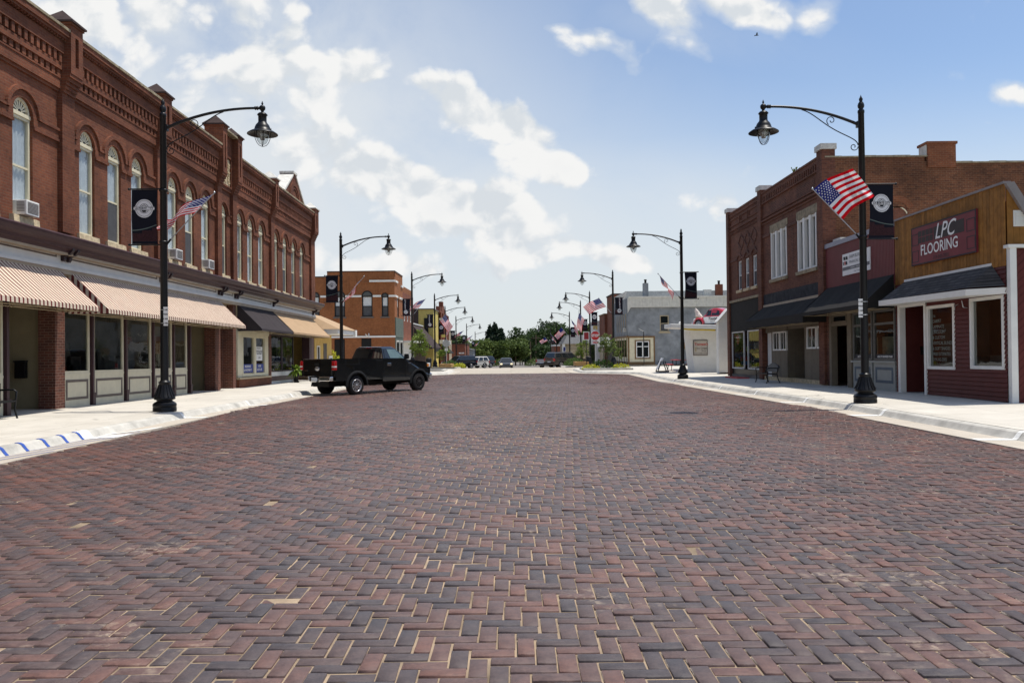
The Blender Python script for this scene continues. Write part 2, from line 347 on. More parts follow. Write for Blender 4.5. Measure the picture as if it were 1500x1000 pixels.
scene.view_settings.view_transform='Standard'; scene.view_settings.look='None'; scene.view_settings.exposure=EXPO if 'EXPO' in globals() else 0.0; scene.view_settings.gamma=1
# ---------------------------------------------------------------- ground
def S0(y): return G(y)
YS=sorted(set([-20,-12,-6]+list(np.arange(0,50,2.0))+list(np.arange(50,86,1.0))+list(range(86,140,4))+list(range(140,310,15))+[350,400,500,700,1000,1800,3000]))
gm=mat('dry_grass_ground',(.085,.095,.035),.95,var=.4,vs=.15)
mb=MB()
for a,b in zip(YS,YS[1:]):
    mb.poly([(-1500,a,G(a)-.09),(1500,a,G(a)-.09),(1500,b,G(b)-.09),(-1500,b,G(b)-.09)])
mb.build('ground',gm,kind='structure')
# brick paving: real bricks in a running herringbone, worn and slightly uneven
def brickroad():
    W,L,g=.1075,.250,.0122; x0,x1,y0,y1=-7.74,8.02,-1.5,57.0
    out=[]
    N=int((x1-x0+y1-y0)/W)+10
    ii,jj=np.meshgrid(np.arange(-420,420),np.arange(-20,160),indexing='ij'); ii=ii.ravel();jj=jj.ravel()
    for typ in (0,1):
        X=ii*W+jj*L; Y=-ii*W+jj*L
        if typ==0: bx,by,bw,bh=X,Y,L,W
        else: bx,by,bw,bh=X+L-W,Y+W,W,L
        bx=bx-10; by=by+2
        k=(bx+bw/2>x0)&(bx+bw/2<x1)&(by+bh/2>y0)&(by+bh/2<y1)
        k&=(np.abs(bx+bw/2)<(by+bh/2)*.75+5)
        out.append(np.stack([bx[k]+bw/2,by[k]+bh/2,np.full(k.sum(),bw-g),np.full(k.sum(),bh-g*1.45),np.full(k.sum(),typ)],1))
    b=np.concatenate(out); n=len(b)
    ang=rng.normal(0,.010,n); sh=rng.normal(0,.0016,(n,2)); zt=rng.normal(0,.0030,n); tilt=rng.normal(0,.005,(n,2)); zt-=(rng.random(n)<.02)*rng.uniform(.003,.008,n); b[:,2:4]+=rng.normal(0,.0026,(n,2))
    # long slow undulation of the worn surface
    und=.012*np.sin(b[:,0]*.9+b[:,1]*.35)+.012*np.sin(b[:,0]*.31-b[:,1]*.7+1)
    gz=np.interp(b[:,1],[p[0] for p in GP],[p[1] for p in GP])
    bev=.0032; lv=[(-1,-1),(1,-1),(1,1),(-1,1)]
    V=np.zeros((n,12,3))
    ca,sa=np.cos(ang),np.sin(ang)
    for ring,(inset,z) in enumerate([(0,-.03),(0,-bev),(bev,0)]):
        for c,(sx,sy) in enumerate(lv):
            lx=sx*(b[:,2]/2-inset); ly=sy*(b[:,3]/2-inset)
            if ring==2: lx=lx+rng.normal(0,.0008,n); ly=ly+rng.normal(0,.0008,n)
            V[:,ring*4+c,0]=b[:,0]+sh[:,0]+lx*ca-ly*sa; V[:,ring*4+c,1]=b[:,1]+sh[:,1]+lx*sa+ly*ca
            V[:,ring*4+c,2]=gz+und+zt+z+tilt[:,0]*lx+tilt[:,1]*ly
    F=[]
    for r in (0,1):
        for c in range(4): F.append([r*4+c,r*4+(c+1)%4,(r+1)*4+(c+1)%4,(r+1)*4+c])
    F.append([8,9,10,11]); F=np.array(F)
    faces=(F[None]+(np.arange(n)*12)[:,None,None]).reshape(-1,4)
    me=bpy.data.meshes.new('road'); me.vertices.add(n*12); me.vertices.foreach_set('co',V.reshape(-1))
    nf=len(faces); me.loops.add(nf*4); me.loops.foreach_set('vertex_index',faces.reshape(-1).astype(np.int32))
    me.polygons.add(nf); me.polygons.foreach_set('loop_start',np.arange(0,nf*4,4,dtype=np.int32)); me.polygons.foreach_set('loop_total',np.full(nf,4,dtype=np.int32))
    me.update(calc_edges=True)
    m,nt,bs=newmat('clay_paving_bricks'); ge=nt.node('ShaderNodeNewGeometry'); r=ge.outputs['Random Per Island']; p=ge.outputs['Position']
    cr=nt.node('ShaderNodeValToRGB'); e=cr.color_ramp; e.interpolation='LINEAR'
    stops=[(0,(.050,.045,.048)),(.18,(.062,.051,.052)),(.36,(.077,.057,.054)),(.56,(.096,.063,.057)),(.76,(.114,.067,.057)),(.92,(.138,.073,.058)),(1,(.175,.095,.070))]
    e.elements[0].position=0; e.elements[0].color=c4(stops[0][1]); e.elements[1].position=1; e.elements[1].color=c4(stops[-1][1])
    for q,cc in stops[1:-1]: el=e.elements.new(q); el.color=c4(cc)
    ln=nt.ramp(nt.noise(p,.9,4,.6),.3,.7)
    nt.l.new(nt.math('ADD',nt.math('MULTIPLY',r,.80),nt.math('MULTIPLY',ln,.20)),cr.inputs[0])
    fine=nt.ramp(nt.math('MULTIPLY_ADD',nt.noise(p,11,3,.6),.45,nt.math('MULTIPLY',nt.noise(p,42,6,.75),.55)),.32,.68); c=nt.mix(1,cr.outputs[0],nt.mix(fine,(.62,.62,.64,1),(1.36,1.33,1.28,1)),'MULTIPLY')
    # the edges near the gutters keep a redder, darker clay; sand dusted in drifts
    sx=nt.node('ShaderNodeSeparateXYZ'); nt.l.new(p,sx.inputs[0])
    edge=nt.smooth(nt.math('ADD',nt.math('ABSOLUTE',sx.outputs[0]),nt.math('MULTIPLY',nt.noise(p,.5,4,.6),3)),3.0,9.0); c=nt.mix(1,c,nt.mix(edge,(1.08,1.08,1.10,1),(.98,.70,.58,1)),'MULTIPLY')
    dn=nt.noise(p,.55,6,.7); dust=nt.math('MULTIPLY',nt.smooth(dn,.545,.66),nt.smooth(nt.noise(p,14,4,.7),.48,.62))
    c=nt.mix(nt.math('MULTIPLY',dust,.55),c,(.42,.33,.24,1))
    oil=nt.smooth(nt.noise(p,.35,6,.65),.56,.72); c=nt.mix(nt.math('MULTIPLY',oil,.42),c,(.03,.026,.026,1))
    nt.l.new(c,bs.inputs['Base Color']); nt.l.new(nt.math('MULTIPLY_ADD',fine,.22,.46),bs.inputs['Roughness']); bs.inputs['Specular IOR Level'].default_value=.36; bs.inputs['Sheen Weight'].default_value=.24; bs.inputs['Sheen Roughness'].default_value=.28; bs.inputs['Sheen Tint'].default_value=(1,.90,.84,1)
    bn=nt.node('ShaderNodeBump'); bn.inputs['Strength'].default_value=.7; bn.inputs['Distance'].default_value=.004
    nt.l.new(nt.noise(p,60,6,.7),bn.inputs['Height']); nt.l.new(bn.outputs[0],bs.inputs['Normal'])
    me.materials.append(m); o=bpy.data.objects.new('road',me); COL.objects.link(o); o['kind']='structure'
    # jointing sand
    sm=mat('jointing_sand',(.29,.22,.15),.95,var=.5,vs=2.2,bump=.5,bs=150)
    s=MB(); ys=np.arange(-1.5,57.2,.5); xs=np.linspace(x0-.02,x1+.02,33)
    gv=lambda x,y:(x,y,G(y)+.012*math.sin(x*.9+y*.35)+.012*math.sin(x*.31-y*.7+1)-.0105)
    vs=[gv(x,y) for y in ys for x in xs]; nx=len(xs)
    s.mesh(vs,[(j*nx+i,j*nx+i+1,(j+1)*nx+i+1,(j+1)*nx+i) for j in range(len(ys)-1) for i in range(nx-1)])
    s.build('road_bed',sm,kind='structure')
brickroad()
# concrete
def concmat(name,col,joint=1.5,dirt=.25):
    m,nt,b=newmat(name); p=pos(nt)
    br=nt.node('ShaderNodeTexBrick'); br.offset=0; br.inputs['Scale'].default_value=1; br.inputs['Brick Width'].default_value=joint; br.inputs['Row Height'].default_value=joint
    br.inputs['Mortar Size'].default_value=.008; br.inputs['Mortar Smooth'].default_value=.3; br.inputs['Color1'].default_value=c4(mul(col,.95)); br.inputs['Color2'].default_value=c4(mul(col,1.04)); br.inputs['Mortar'].default_value=c4(mul(col,.48))
    nt.l.new(p,br.inputs['Vector'])
    n=nt.ramp(nt.noise(p,1.1,8,.68),.3,.72); c=nt.mix(1,br.outputs[0],nt.mix(n,(.86,.85,.83,1),(1.06,1.06,1.05,1)),'MULTIPLY')
    d=nt.smooth(nt.noise(p,.6,7,.7),.56,.74); c=nt.mix(nt.math('MULTIPLY',d,dirt),c,c4(mul(col,.45)))
    dq=nt.node('ShaderNodeTexNoise'); dq.inputs['Scale'].default_value=1.7; dq.inputs['Detail'].default_value=5; nt.l.new(p,dq.inputs['Vector'])
    dv=nt.node('ShaderNodeVectorMath',operation='MULTIPLY_ADD'); nt.l.new(dq.outputs['Color'],dv.inputs[0]); dv.inputs[1].default_value=(.7,.7,0); nt.l.new(p,dv.inputs[2])
    ve=nt.node('ShaderNodeTexVoronoi',feature='DISTANCE_TO_EDGE'); ve.inputs['Scale'].default_value=.21; nt.l.new(dv.outputs[0],ve.inputs['Vector'])
    ck=nt.math('MULTIPLY',nt.math('LESS_THAN',ve.outputs['Distance'],.0018),nt.smooth(nt.noise(p,.23,3),.45,.6)); c=nt.mix(nt.math('MULTIPLY',ck,.6),c,c4(mul(col,.22)))
    f=nt.ramp(nt.noise(p,70,4,.7),.3,.7); c=nt.mix(1,c,nt.mix(f,(.9,.9,.9,1),(1.06,1.06,1.06,1)),'MULTIPLY')
    nt.l.new(c,b.inputs['Base Color']); b.inputs['Roughness'].default_value=.85; b.inputs['Specular IOR Level'].default_value=.3
    bn=nt.node('ShaderNodeBump'); bn.inputs['Strength'].default_value=.25; bn.inputs['Distance'].default_value=.004; nt.l.new(nt.noise(p,120,4,.7),bn.inputs['Height']); nt.l.new(bn.outputs[0],b.inputs['Normal'])
    return m
M['walk']=concmat('sidewalk_concrete',(.57,.535,.47),1.52,.34)
M['gutter']=concmat('gutter_concrete',(.48,.43,.36),3.05,.35)
M['curb']=mat('curb_concrete',(.49,.47,.42),.9,var=.22,vs=2.5,dirt=.5,bump=.4,bs=80)
M['roadconc']=concmat('crossing_concrete',(.43,.38,.31),3.6,.25)
M['asphalt']=mat('worn_asphalt',(.16,.145,.13),.9,var=.2,vs=.8,bump=.3,bs=60)
M['whitemark']=mat('white_road_paint',(.78,.77,.73),.7,var=.08,vs=20)
M['bluemark']=mat('blue_road_paint',(.04,.09,.34),.7,var=.15,vs=20)
def kerbpath(side):
    s=1 if side=='R' else -1
    xb=8.62 if s>0 else 8.2
    pts=[(xb,y) for y in np.arange(-20,53.01,1.0)]
    xin=4.95 if s>0 else 4.5
    for t in np.linspace(.1,1,10):
        q=t*t*(3-2*t); pts.append((lerp(xb,xin,q),53+4.2*t))
    pts+= [(xin,y) for y in (58.5,60,61.5,63)]
    for a in np.linspace(10,90,9): pts.append((xin+5-5*math.cos(R(a)),63+5*math.sin(R(a))))
    pts+=[(x,68) for x in (12,16,24,40,90)]
    return [(s*x,y) for x,y in pts]
def farpath(side):
    s=1 if side=='R' else -1; xin=5.4
    pts=[(x,78) for x in (90,40,24,16,11.4)]
    for a in np.linspace(90,0,9): pts.append((xin+5-5*math.sin(R(90-a)) if 0 else xin+5-5*math.cos(R(90-a)),83-5*math.sin(R(a))))
    pts+=[(xin,85)]
    for t in np.linspace(.15,1,7): q=t*t*(3-2*t); pts.append((lerp(xin,8.4,q),85+4*t))
    pts+=[(8.4,y) for y in list(range(92,140,4))+list(range(140,300,12))]
    return [(s*x,y) for x,y in pts]
def kerb(pts,side,gut):
    s=1 if side=='R' else -1
    prof=[(-gut,-.03),(-gut,.014),(0,.008),(.035,.045),(.10,.125),(.15,.148),(.24,.152)]   # outward (towards walk) offset, height
    P=[np.array(p) for p in pts]; nr=[]
    for i in range(len(P)):
        t=P[min(i+1,len(P)-1)]-P[max(i-1,0)]; t=t/np.hypot(*t); nr.append(np.array([t[1],-t[0]])*s)
    if True:
        # outward = away from the carriageway
        g=MB(); c=MB()
        for i in range(len(P)-1):
            for (o0,h0),(o1,h1),mbx in [(prof[0],prof[1],g),(prof[1],prof[2],g)]+[(prof[k],prof[k+1],c) for k in range(2,6)]:
                q=[]
                for (j,o,h) in ((i,o0,h0),(i+1,o0,h0),(i+1,o1,h1),(i,o1,h1)):
                    pt=P[j]+nr[j]*o; q.append((pt[0],pt[1],G(pt[1])+h))
                mbx.poly(q,0,mbx is c)
        return g,c,[tuple(P[i]+nr[i]*.24) for i in range(len(P))]
allw=MB()
for side in 'LR':
    for fn,gt in ((kerbpath,.52 if side=='L' else .66),(farpath,.5)):
        g,c,inner=kerb(fn(side),side,gt); g.build('gutter',M['gutter'],kind='structure'); c.build('curb',M['curb'],kind='structure')
        s=1 if side=='R' else -1
        # walk: from the kerb's inner edge out to the buildings and beyond
        ins=[p for p in inner]
        for (ax,ay),(bx,by) in zip(ins,ins[1:]):
            if abs(ay-by)<1e-6: continue
            xo=30*s if (46<min(ay,by)<68 or 77<min(ay,by)<90) else 14.5*s
            if min(ay,by)<46: zo=.05
            else: zo=.03
            mx=12.0*s
            def wz(x,y): return G(y)+.152+zo*min(1,max(0,(abs(x)-8.4)/3.6))
            xs=[lerp(ax,xo,t) for t in (0,.3,.6,1)]; xs2=[lerp(bx,xo,t) for t in (0,.3,.6,1)]
            for k in range(3):
                allw.poly([(xs[k],ay,wz(xs[k],ay)),(xs[k+1],ay,wz(xs[k+1],ay)),(xs2[k+1],by,wz(xs2[k+1],by)),(xs2[k],by,wz(xs2[k],by))])
allw.build('sidewalk',M['walk'],kind='structure')
# intersection and the street beyond
mb=MB(); ys=[57.0,58.5,60,61.5,63,65,68,71,74,76,78,80,83,86,90]
for a,b in zip(ys,ys[1:]):
    xw=90 if 67.9<=a<78 else 9.5
    mb.poly([(-xw,a,G(a)-.004),(xw,a,G(a)-.004),(xw,b,G(b)-.004),(-xw,b,G(b)-.004)])
mb.build('cross_street',M['roadconc'],kind='structure')
mb=MB()
ys=[90,95,100,105,110,120,130,150,165,200,250,300,400]
for a,b in zip(ys,ys[1:]): mb.poly([(-9,a,G(a)-.004),(9,a,G(a)-.004),(9,b,G(b)-.004),(-9,b,G(b)-.004)])
mb.build('far_road',M['asphalt'],kind='structure')
# painted stall marks wrap over gutter and kerb
pm=MB()
def mark(s,xk,y,w=.10,m=0,gut=.66,skew=0.0,kerbonly=False):
    prof=[(0,.0),(.035,.04),(.10,.125),(.15,.148),(.22,.152)]
    prof[0]=(0,.008)
    if not kerbonly: prof=[(-gut,.014)]+prof
    for (o0,h0),(o1,h1) in zip(prof,prof[1:]):
        e=.006
        ww=w*1.9 if o0<-.01 else w
        f=lambda o,h,yy:(s*(xk+o)-s*e*.6,yy+skew*max(0,-o),G(y)+h+e)
        pm.poly([f(o0,h0,y),f(o1,h1,y),f(o1,h1,y+ww),f(o0,h0,y+ww)],m)
for y in (8.6,13.4,18.3,23.1,27.8,32.5,37.2,41.9): mark(1,8.62,y,.13)
for y in (19.7,24.6,29.5,34.3,39.1,43.9): mark(-1,8.2,y,.13,gut=.52)
mark(-1,8.2,15.1,.34,0,.52,.5)
for y in (12.2,12.75,13.3,13.9,14.5,15.02): mark(-1,8.2,y,.085,1,kerbonly=True)
for y in (11.2,12.2,13.3,14.3):
    pm.poly([(-8.19,y,G(y)+.018),(-7.72,y+2.0,G(y)+.020),(-7.72,y+2.14,G(y)+.020),(-8.19,y+.1,G(y)+.018)],1)
pm.poly([(-8.19,15.6,G(15)+.021),(-7.70,17.0,G(15)+.021),(-7.70,17.5,G(15)+.021),(-8.19,15.9,G(15)+.021)],0)
pm.build('painted_markings',[M['whitemark'],M['bluemark']],kind='structure')
# ---------------------------------------------------------------- street lamps, banners, flags
def lamp_proto():
    root=empty('street_lamp',(0,0,0))
    b=MB()   # fluted cast base
    prof=[(.285,0),(.285,.10),(.275,.12),(.285,.13),(.285,.20),(.25,.235),(.19,.27),(.185,.29),(.25,.315),(.262,.345),(.25,.37),(.21,.45),(.165,.58),(.14,.68),(.135,.72),(.145,.725),(.145,.76),(.12,.77),(.10,.80)]
    b.lathe((0,0,0),prof,28)
    for k in range(16):
        a=2*math.pi*k/16; b.tube([(math.cos(a)*.258,math.sin(a)*.258,.38),(math.cos(a)*.213,math.sin(a)*.213,.46),(math.cos(a)*.168,math.sin(a)*.168,.58),(math.cos(a)*.142,math.sin(a)*.142,.68)],.014,5)
    b.build('base',M['black'],root)
    p=MB(); p.lathe((0,0,0),[(.098,.76),(.095,1.5),(.075,7.55),(.085,7.56),(.085,7.62),(.07,7.64),(.05,7.66),(.075,7.70),(.085,7.75),(.07,7.81),(.035,7.86),(.045,7.89),(.05,7.92),(.03,7.96),(.012,8.0),(.004,8.03)],16)
    p.box(.07,.125,-.05,.05,7.18,7.34)
    for z in (4.33,5.66): p.lathe((0,0,0),[(.089,z-.03),(.105,z-.03),(.105,z+.03),(.087,z+.03)],14)
    p.build('pole',M['black'],root)
    a=MB(); pts=[]
    for t in np.linspace(0,1,18):
        pts.append((.08+2.30*t,0,7.26+.49*(1-(1-t)**2.1)))
    a.tube(pts,[lerp(.042,.032,i/17) for i in range(18)],8)
    a.lathe((0,0,0),[(.0,2.36),(.05,2.36),(.05,2.385),(.038,2.39),(.038,2.41),(.052,2.415),(.052,2.435),(.035,2.44),(.035,2.50)],10,0,'x')
    a.v[-90:]=[(x,y,z+7.75) for x,y,z in a.v[-90:]]
    a.build('arm',M['black'],root)
    s=MB()   # wrought scroll under the arm
    def bez(P,n=24):
        r=[]
        for t in np.linspace(0,1,n):
            q=[np.array(p,float) for p in P]
            while len(q)>1: q=[q[i]*(1-t)+q[i+1]*t for i in range(len(q)-1)]
            r.append((q[0][0],0,q[0][1]))
        return r
    s.tube(bez([(1.55,7.66),(1.15,7.55),(.95,7.2),(.62,7.0),(.1,6.95),(.09,6.72)]),.013,6)
    def spiral(cx,cz,r0,a0,turns,dirn): return [(cx+r0*(1-.8*t)*math.cos(a0+dirn*t*turns*2*math.pi),0,cz+r0*(1-.8*t)*math.sin(a0+dirn*t*turns*2*math.pi)) for t in np.linspace(0,1,26)]
    s.tube(spiral(.20,6.68,.11,math.pi,1.15,1),.011,6)
    s.tube(spiral(.78,7.37,.13,-1.0,1.15,1),.011,6)
    s.build('scroll_bracket',M['black'],root)
    cx=2.55; l=MB()
    l.lathe((cx,0,0),[(.004,7.93),(.02,7.88),(.028,7.86),(.012,7.82),(.05,7.81),(.075,7.78),(.078,7.75),(.07,7.71),(.035,7.67),(.035,7.64),(.09,7.62),(.125,7.585),(.130,7.565),(.105,7.55),(.105,7.40),(.115,7.37),(.165,7.31),(.195,7.24),(.20,7.20),(.21,7.195),(.21,7.17),(.30,7.14),(.38,7.085),(.385,7.07),(.375,7.075),(.24,7.13),(.17,7.15)],28)
    l.lathe((cx+.2,0,7.19),[(.0,-.02),(.03,-.02),(.03,.03),(.0,.03)],8)
    ln=l.build('lantern',M['black'],root)
    g=MB(); g.lathe((cx,0,0),[(.165,7.15),(.165,7.06),(.155,6.98),(.13,6.90),(.09,6.84),(.05,6.815),(.0,6.81)],20); g.build('globe',M['globe'],ln)
    r=MB(); r.lathe((cx,0,0),[(.15,7.14),(.13,7.05),(.06,6.99),(.055,6.93),(.0,6.92)],14); r.build('reflector',M['refl'],ln)
    c=MB()
    for k in range(4):
        an=k*math.pi/2+.4; ca,sa=math.cos(an),math.sin(an)
        c.tube([(cx+q*ca,q*sa,z) for q,z in [(.20,7.14),(.195,7.03),(.18,6.95),(.145,6.86),(.09,6.79),(.03,6.765),(0,6.762)]],.008,5)
    c.build('wire_cage',M['black'],ln)
    return root
def banner_proto(kind):
    root=empty('banner',(0,0,0)); c=MB()
    W,z0,z1=.66,4.29,5.68; x0=-.12
    def cl(u,v):  # u 0..1 outward from pole, v 0..1 up
        x=x0-.03-u*W+ .018*math.sin(v*3.1)*(1-u)*0; xin=.035*math.sin(v*math.pi)*(1-u)
        return (x-xin, .020*math.sin(u*3+v*2.2)*math.sin(v*math.pi), lerp(z0,z1,v))
    nu,nv=10,20
    for i in range(nu):
        for j in range(nv):
            um,vm=(i+.5)/nu,(j+.5)/nv; arc=.30+.13*(um-.0)**2 if False else .33-.10*math.sin(um*1.6)
            m=1 if (vm<arc-.02 and vm>.07) else 0
            c.poly([cl(i/nu,j/nv),cl((i+1)/nu,j/nv),cl((i+1)/nu,(j+1)/nv),cl(i/nu,(j+1)/nv)],m,True)
    for sd in (-1,1):
        off=lambda p,k: (p[0],p[1]+sd*k,p[2])
        # curved grey line
        for i in range(16):
            u0,u1=i/16,(i+1)/16; f=lambda u: (.345-.10*math.sin(u*1.6))
            c.poly([off(cl(u0,f(u0)),.006),off(cl(u1,f(u1)),.006),off(cl(u1,f(u1)+.016),.006),off(cl(u0,f(u0)+.016),.006)],2)
        eu,ev,er=(.5,.655,.235) if kind==0 else (.55,.22,.17)
        def E(x,y,k): # emblem-plane coordinates in metres
            return off(cl(eu+(x if sd>0 else -x)*(1 if sd>0 else 1)/W,ev+y/(z1-z0)),k)
        if sd<0: EE=lambda x,y,k: off(cl(eu-x/W,ev+y/(z1-z0)),k)
        else: EE=lambda x,y,k: off(cl(eu+x/W,ev+y/(z1-z0)),k)
        def ring(r0,r1,m,k,n=36):
            for q in range(n):
                a,b=2*math.pi*q/n,2*math.pi*(q+1)/n
                c.poly([EE(r0*math.cos(a),r0*math.sin(a),k),EE(r1*math.cos(a),r1*math.sin(a),k),EE(r1*math.cos(b),r1*math.sin(b),k),EE(r0*math.cos(b),r0*math.sin(b),k)],m)
        ring(er*.9,er,3,.006); ring(.0,er*.84,3,.006)
        for q in range(44):
            a=2*math.pi*q/44; ca,sa=math.cos(a),math.sin(a); b=.03
            c.poly([EE(er*.845*math.cos(a-b),er*.845*math.sin(a-b),.005),EE(er*.9*math.cos(a-b),er*.9*math.sin(a-b),.005),EE(er*.9*math.cos(a+b),er*.9*math.sin(a+b),.005),EE(er*.845*math.cos(a+b),er*.845*math.sin(a+b),.005)],3)
        ring(er*.47,er*.52,0,.008)
        # small town-house glyph inside the ring
        for pl in ([(-.38,.16),(0,.42),(.38,.16),(.30,.16),(0,.34),(-.30,.16)],[(-.3,-.2),(.3,-.2),(.14,-.40),(-.14,-.40)]):
            c.poly([EE(x*er,y*er,.009) for x,y in pl],0)
        c.poly([EE(x*er,y*er,.010) for x,y in [(-1.10,-.19),(1.10,-.19),(1.18,0),(1.10,.19),(-1.10,.19),(-1.18,0)]],3)
        for yy in (-.17,.145): c.poly([EE(x*er,y*er,.012) for x,y in [(-1.08,yy),(1.08,yy),(1.08,yy+.025),(-1.08,yy+.025)]],0)
        put_text(c,'LA PORTE CITY',lambda x,y:EE(x*er,y*er,.013),.30,0,sx=.98,bold=.008)
        if kind==1:
            def VV(x,y,k):
                X,Y=-y,x
                return off(cl((.62-X/W) if sd<0 else (.62+X/W),.69+Y/(z1-z0)),k)
            put_text(c,'LA PORTE CITY',lambda x,y:VV(x,y,.012),.125,3,bold=.004)
            c.poly([VV(x,y,.006) for x,y in [(-.42,-.10),(.42,-.10),(.42,.10),(-.42,.10)]],1)
    c.build('banner_cloth',[M['navy'],M['bannerred'],M['bannergrey'],M['emblem']],root)
    for z in (z0-.02,z1+.02):
        r=MB(); r.tube([(-.09,0,z),(x0-W-.10,0,z)],.018,8); r.lathe((x0-W-.10,0,z),[(.0,-.03),(.03,-.02),(.035,0),(.03,.02),(0,.03)],8,0,'x')
        r.build('banner_rod',M['black'],root)
    return root
def make_flag(pd,fd,seed,L=1.50,H=.92,droop=.12,ripple=.10,stars=True,z0=4.22):
    """flag staff leaving the lamp pole along pd; cloth flying along fd"""
    root=empty('flag',(0,0,0)); pd=Vector(pd).normalized(); fd=Vector(fd).normalized()
    base=Vector((0,0,z0))+pd*.10; top=base+pd*1.78
    p=MB(); p.tube([base+pd*.12,top],.014,8); p.lathe(tuple(top),[(.0,-.03),(.028,-.01),(.028,.02),(0,.045)],8)
    p.build('flag_staff',M['steel'],root)
    k=MB(); k.tube([Vector((0,0,z0-.04)),base+pd*.16],.026,8); k.build('staff_bracket',M['black'],root)
    nrm=fd.cross(pd).normalized(); rs=random.Random(seed); ph=rs.random()*6
    def P(s,t,off=0):
        o=top-pd*(.03+H*s)
        w=ripple*math.sin(t*7.5+ph+s*1.6)*min(1,t*2.2)+ripple*.5*math.sin(t*13+ph*2-s*3)*t
        q=o+fd*(L*t*(.97))+nrm*(w+off)+Vector((0,0,-droop*L*t*t))-pd*(-.04*math.sin(t*5+ph))*t
        # hanging cloth gathers towards the free lower corner
        q+=pd*(.16*s*t*H)
        return q
    c=MB(); nt_=26
    for i in range(13):
        for j in range(nt_):
            for h in range(2):
                s0,s1=(i+h/2)/13,(i+h/2+.5)/13; t0,t1=j/nt_,(j+1)/nt_
                blue=i<7 and (j+.5)/nt_<.40
                c.poly([P(s0,t0),P(s1,t0),P(s1,t1),P(s0,t1)],2 if blue else (0 if i%2==0 else 1),True)
    if stars:
        for row in range(9):
            for cl_ in range(6 if row%2==0 else 5):
                ss=(row+1)/10*7/13; tt=((cl_*2+1+(row%2))/12)*.40
                for sd in (-1,1):
                    pts=[]
                    for q in range(10):
                        rr=.026 if q%2==0 else .011; a=math.pi/2+q*math.pi/5
                        pts.append(P(ss-rr*math.sin(a)/H,tt+rr*math.cos(a)/L,sd*.005))
                    c.poly(pts,1)
    c.build('flag_cloth',[M['fr'],M['fw'],M['fbl']],root)
    return root
def place(root,loc,rz,label,cat,group):
    root.location=loc; root.rotation_euler=(0,0,rz); tag(root,label,cat,group); return root
LP=lamp_proto(); B0=banner_proto(0); B1=banner_proto(1); used=set()
def use(p):
    if p.name in used: return dup(p)
    used.add(p.name); return p
# (side, x, y, banner kind, staff dir, fly dir, words)
ORD=['first','second','third','fourth','fifth','sixth','seventh','eighth']
DARKF=(.0,)
lampsL=[(-8.86,20.1,0,(.66,.1,.75),(-.90,.12,-.30)),(-9.0,41.8,0,(.64,.1,.77),(-.62,.3,-.66)),(-8.3,66.3,1,(.6,.1,.78),(-.93,.2,-.22)),(-8.2,85,1,(.60,.1,.78),(.50,-.1,-.74)),
 (-8.4,101,0,(.6,.1,.78),(-.6,.3,-.7)),(-8.4,121,0,(.6,.1,.78),(-.85,.2,-.35)),(-8.4,150,0,(.6,.1,.78),(-.8,.2,-.4)),(-8.4,186,0,(.6,.1,.78),(-.7,.2,-.5))]
lampsR=[(9.2,20.4,0,(-.67,.05,.74),(.74,-.14,.66)),(9.15,41.8,0,(-.66,.05,.75),(.50,.45,-.74)),(8.55,65.3,1,(-.62,.05,.78),(-.78,.1,-.32)),(8.5,84,0,(-.62,.05,.78),(-.15,.2,-.85)),
 (8.5,95,0,(-.62,.05,.78),(.35,.2,-.85)),(8.5,113,0,(-.62,.05,.78),(-.60,.2,-.60)),(8.5,145,0,(-.62,.05,.78),(.4,.2,-.7)),(8.5,167,0,(-.62,.05,.78),(-.7,.2,-.4))]
NEARL=['beside the red striped awnings','behind the black pickup truck','at the corner of the orange brick building','beside the tan block planter','','','','']
NEARR=['in front of the black awnings','in front of the white ice cream stand','beside the grey stucco building','beyond the red stop sign','','','','']
for side,lst in (('left',lampsL),('right',lampsR)):
    for i,(x,y,bk,pd,fd) in enumerate(lst):
        near=(NEARL if side=='left' else NEARR)[i]; zg=G(y)+.152
        if y>130: zg+=.25
        if i==2: zg+=.25 if side=='left' else .12
        rz=0 if side=='left' else math.pi
        w=f"{ORD[i]} along the {side} kerb"+(f", {near}" if near else " counting from the camera")
        place(use(LP),(x,y,zg),rz,f"black street lamp, {w}",'street lamp','street lamps along both kerbs')
        place(use(B1 if bk else B0),(x,y,zg),rz,f"{'navy banner with vertical lettering' if bk else 'navy banner with round emblem'} on the {ORD[i]} lamp along the {side} kerb",'banner','banners on the street lamps')
        big=(side=='right' and i==0); f=make_flag(pd,fd,i*7+(side=='left')*3+1,L=1.26 if big else (1.15 if (i==1 and side=='right') else 1.5),H=1.1 if big else (.66 if i<2 else .92),stars=(i<4),droop=.25 if fd[2]>-.3 else .10,ripple=.10 if i else .12)
        adj='flying outward' if fd[2]>-.4 else 'hanging down'
        place(f,(x,y,zg),0,f"striped flag {adj} from a staff on the {ORD[i]} lamp along the {side} kerb",'flag','flags on the street lamps')
def parking_sign(x,y,z,lab,dx):
    r=empty('parking_sign',(x,y,z),lab,'sign','parking signs on the lamp posts')
    m=MB(); m.box(x+dx-.055,x+dx+.055,y-.145,y-.137,z-.24,z+.24,0)
    for k,t in enumerate(['2 HR','PARK','9 AM','5 PM']):
        put_text(m,t,lambda u,v,k=k:(x+dx+u,y-.149,z+.165-k*.115+v),.052,1,bold=.002)
    m.build('sign_plate',[M['signwhite'],M['ink']],r)
    b=MB()
    for zz in (z-.17,z+.17): b.lathe((x,y,zz),[(.092,-.008),(.098,-.008),(.098,.008),(.092,.008)],16); b.box(min(x+dx*.4,x+dx),max(x+dx*.4,x+dx),y-.137,y-.115,zz-.008,zz+.008)
    b.build('strap',M['steel'],r)
parking_sign(-8.86,20.1,2.58,'small white parking sign strapped to the lamp post before striped awnings',.10)
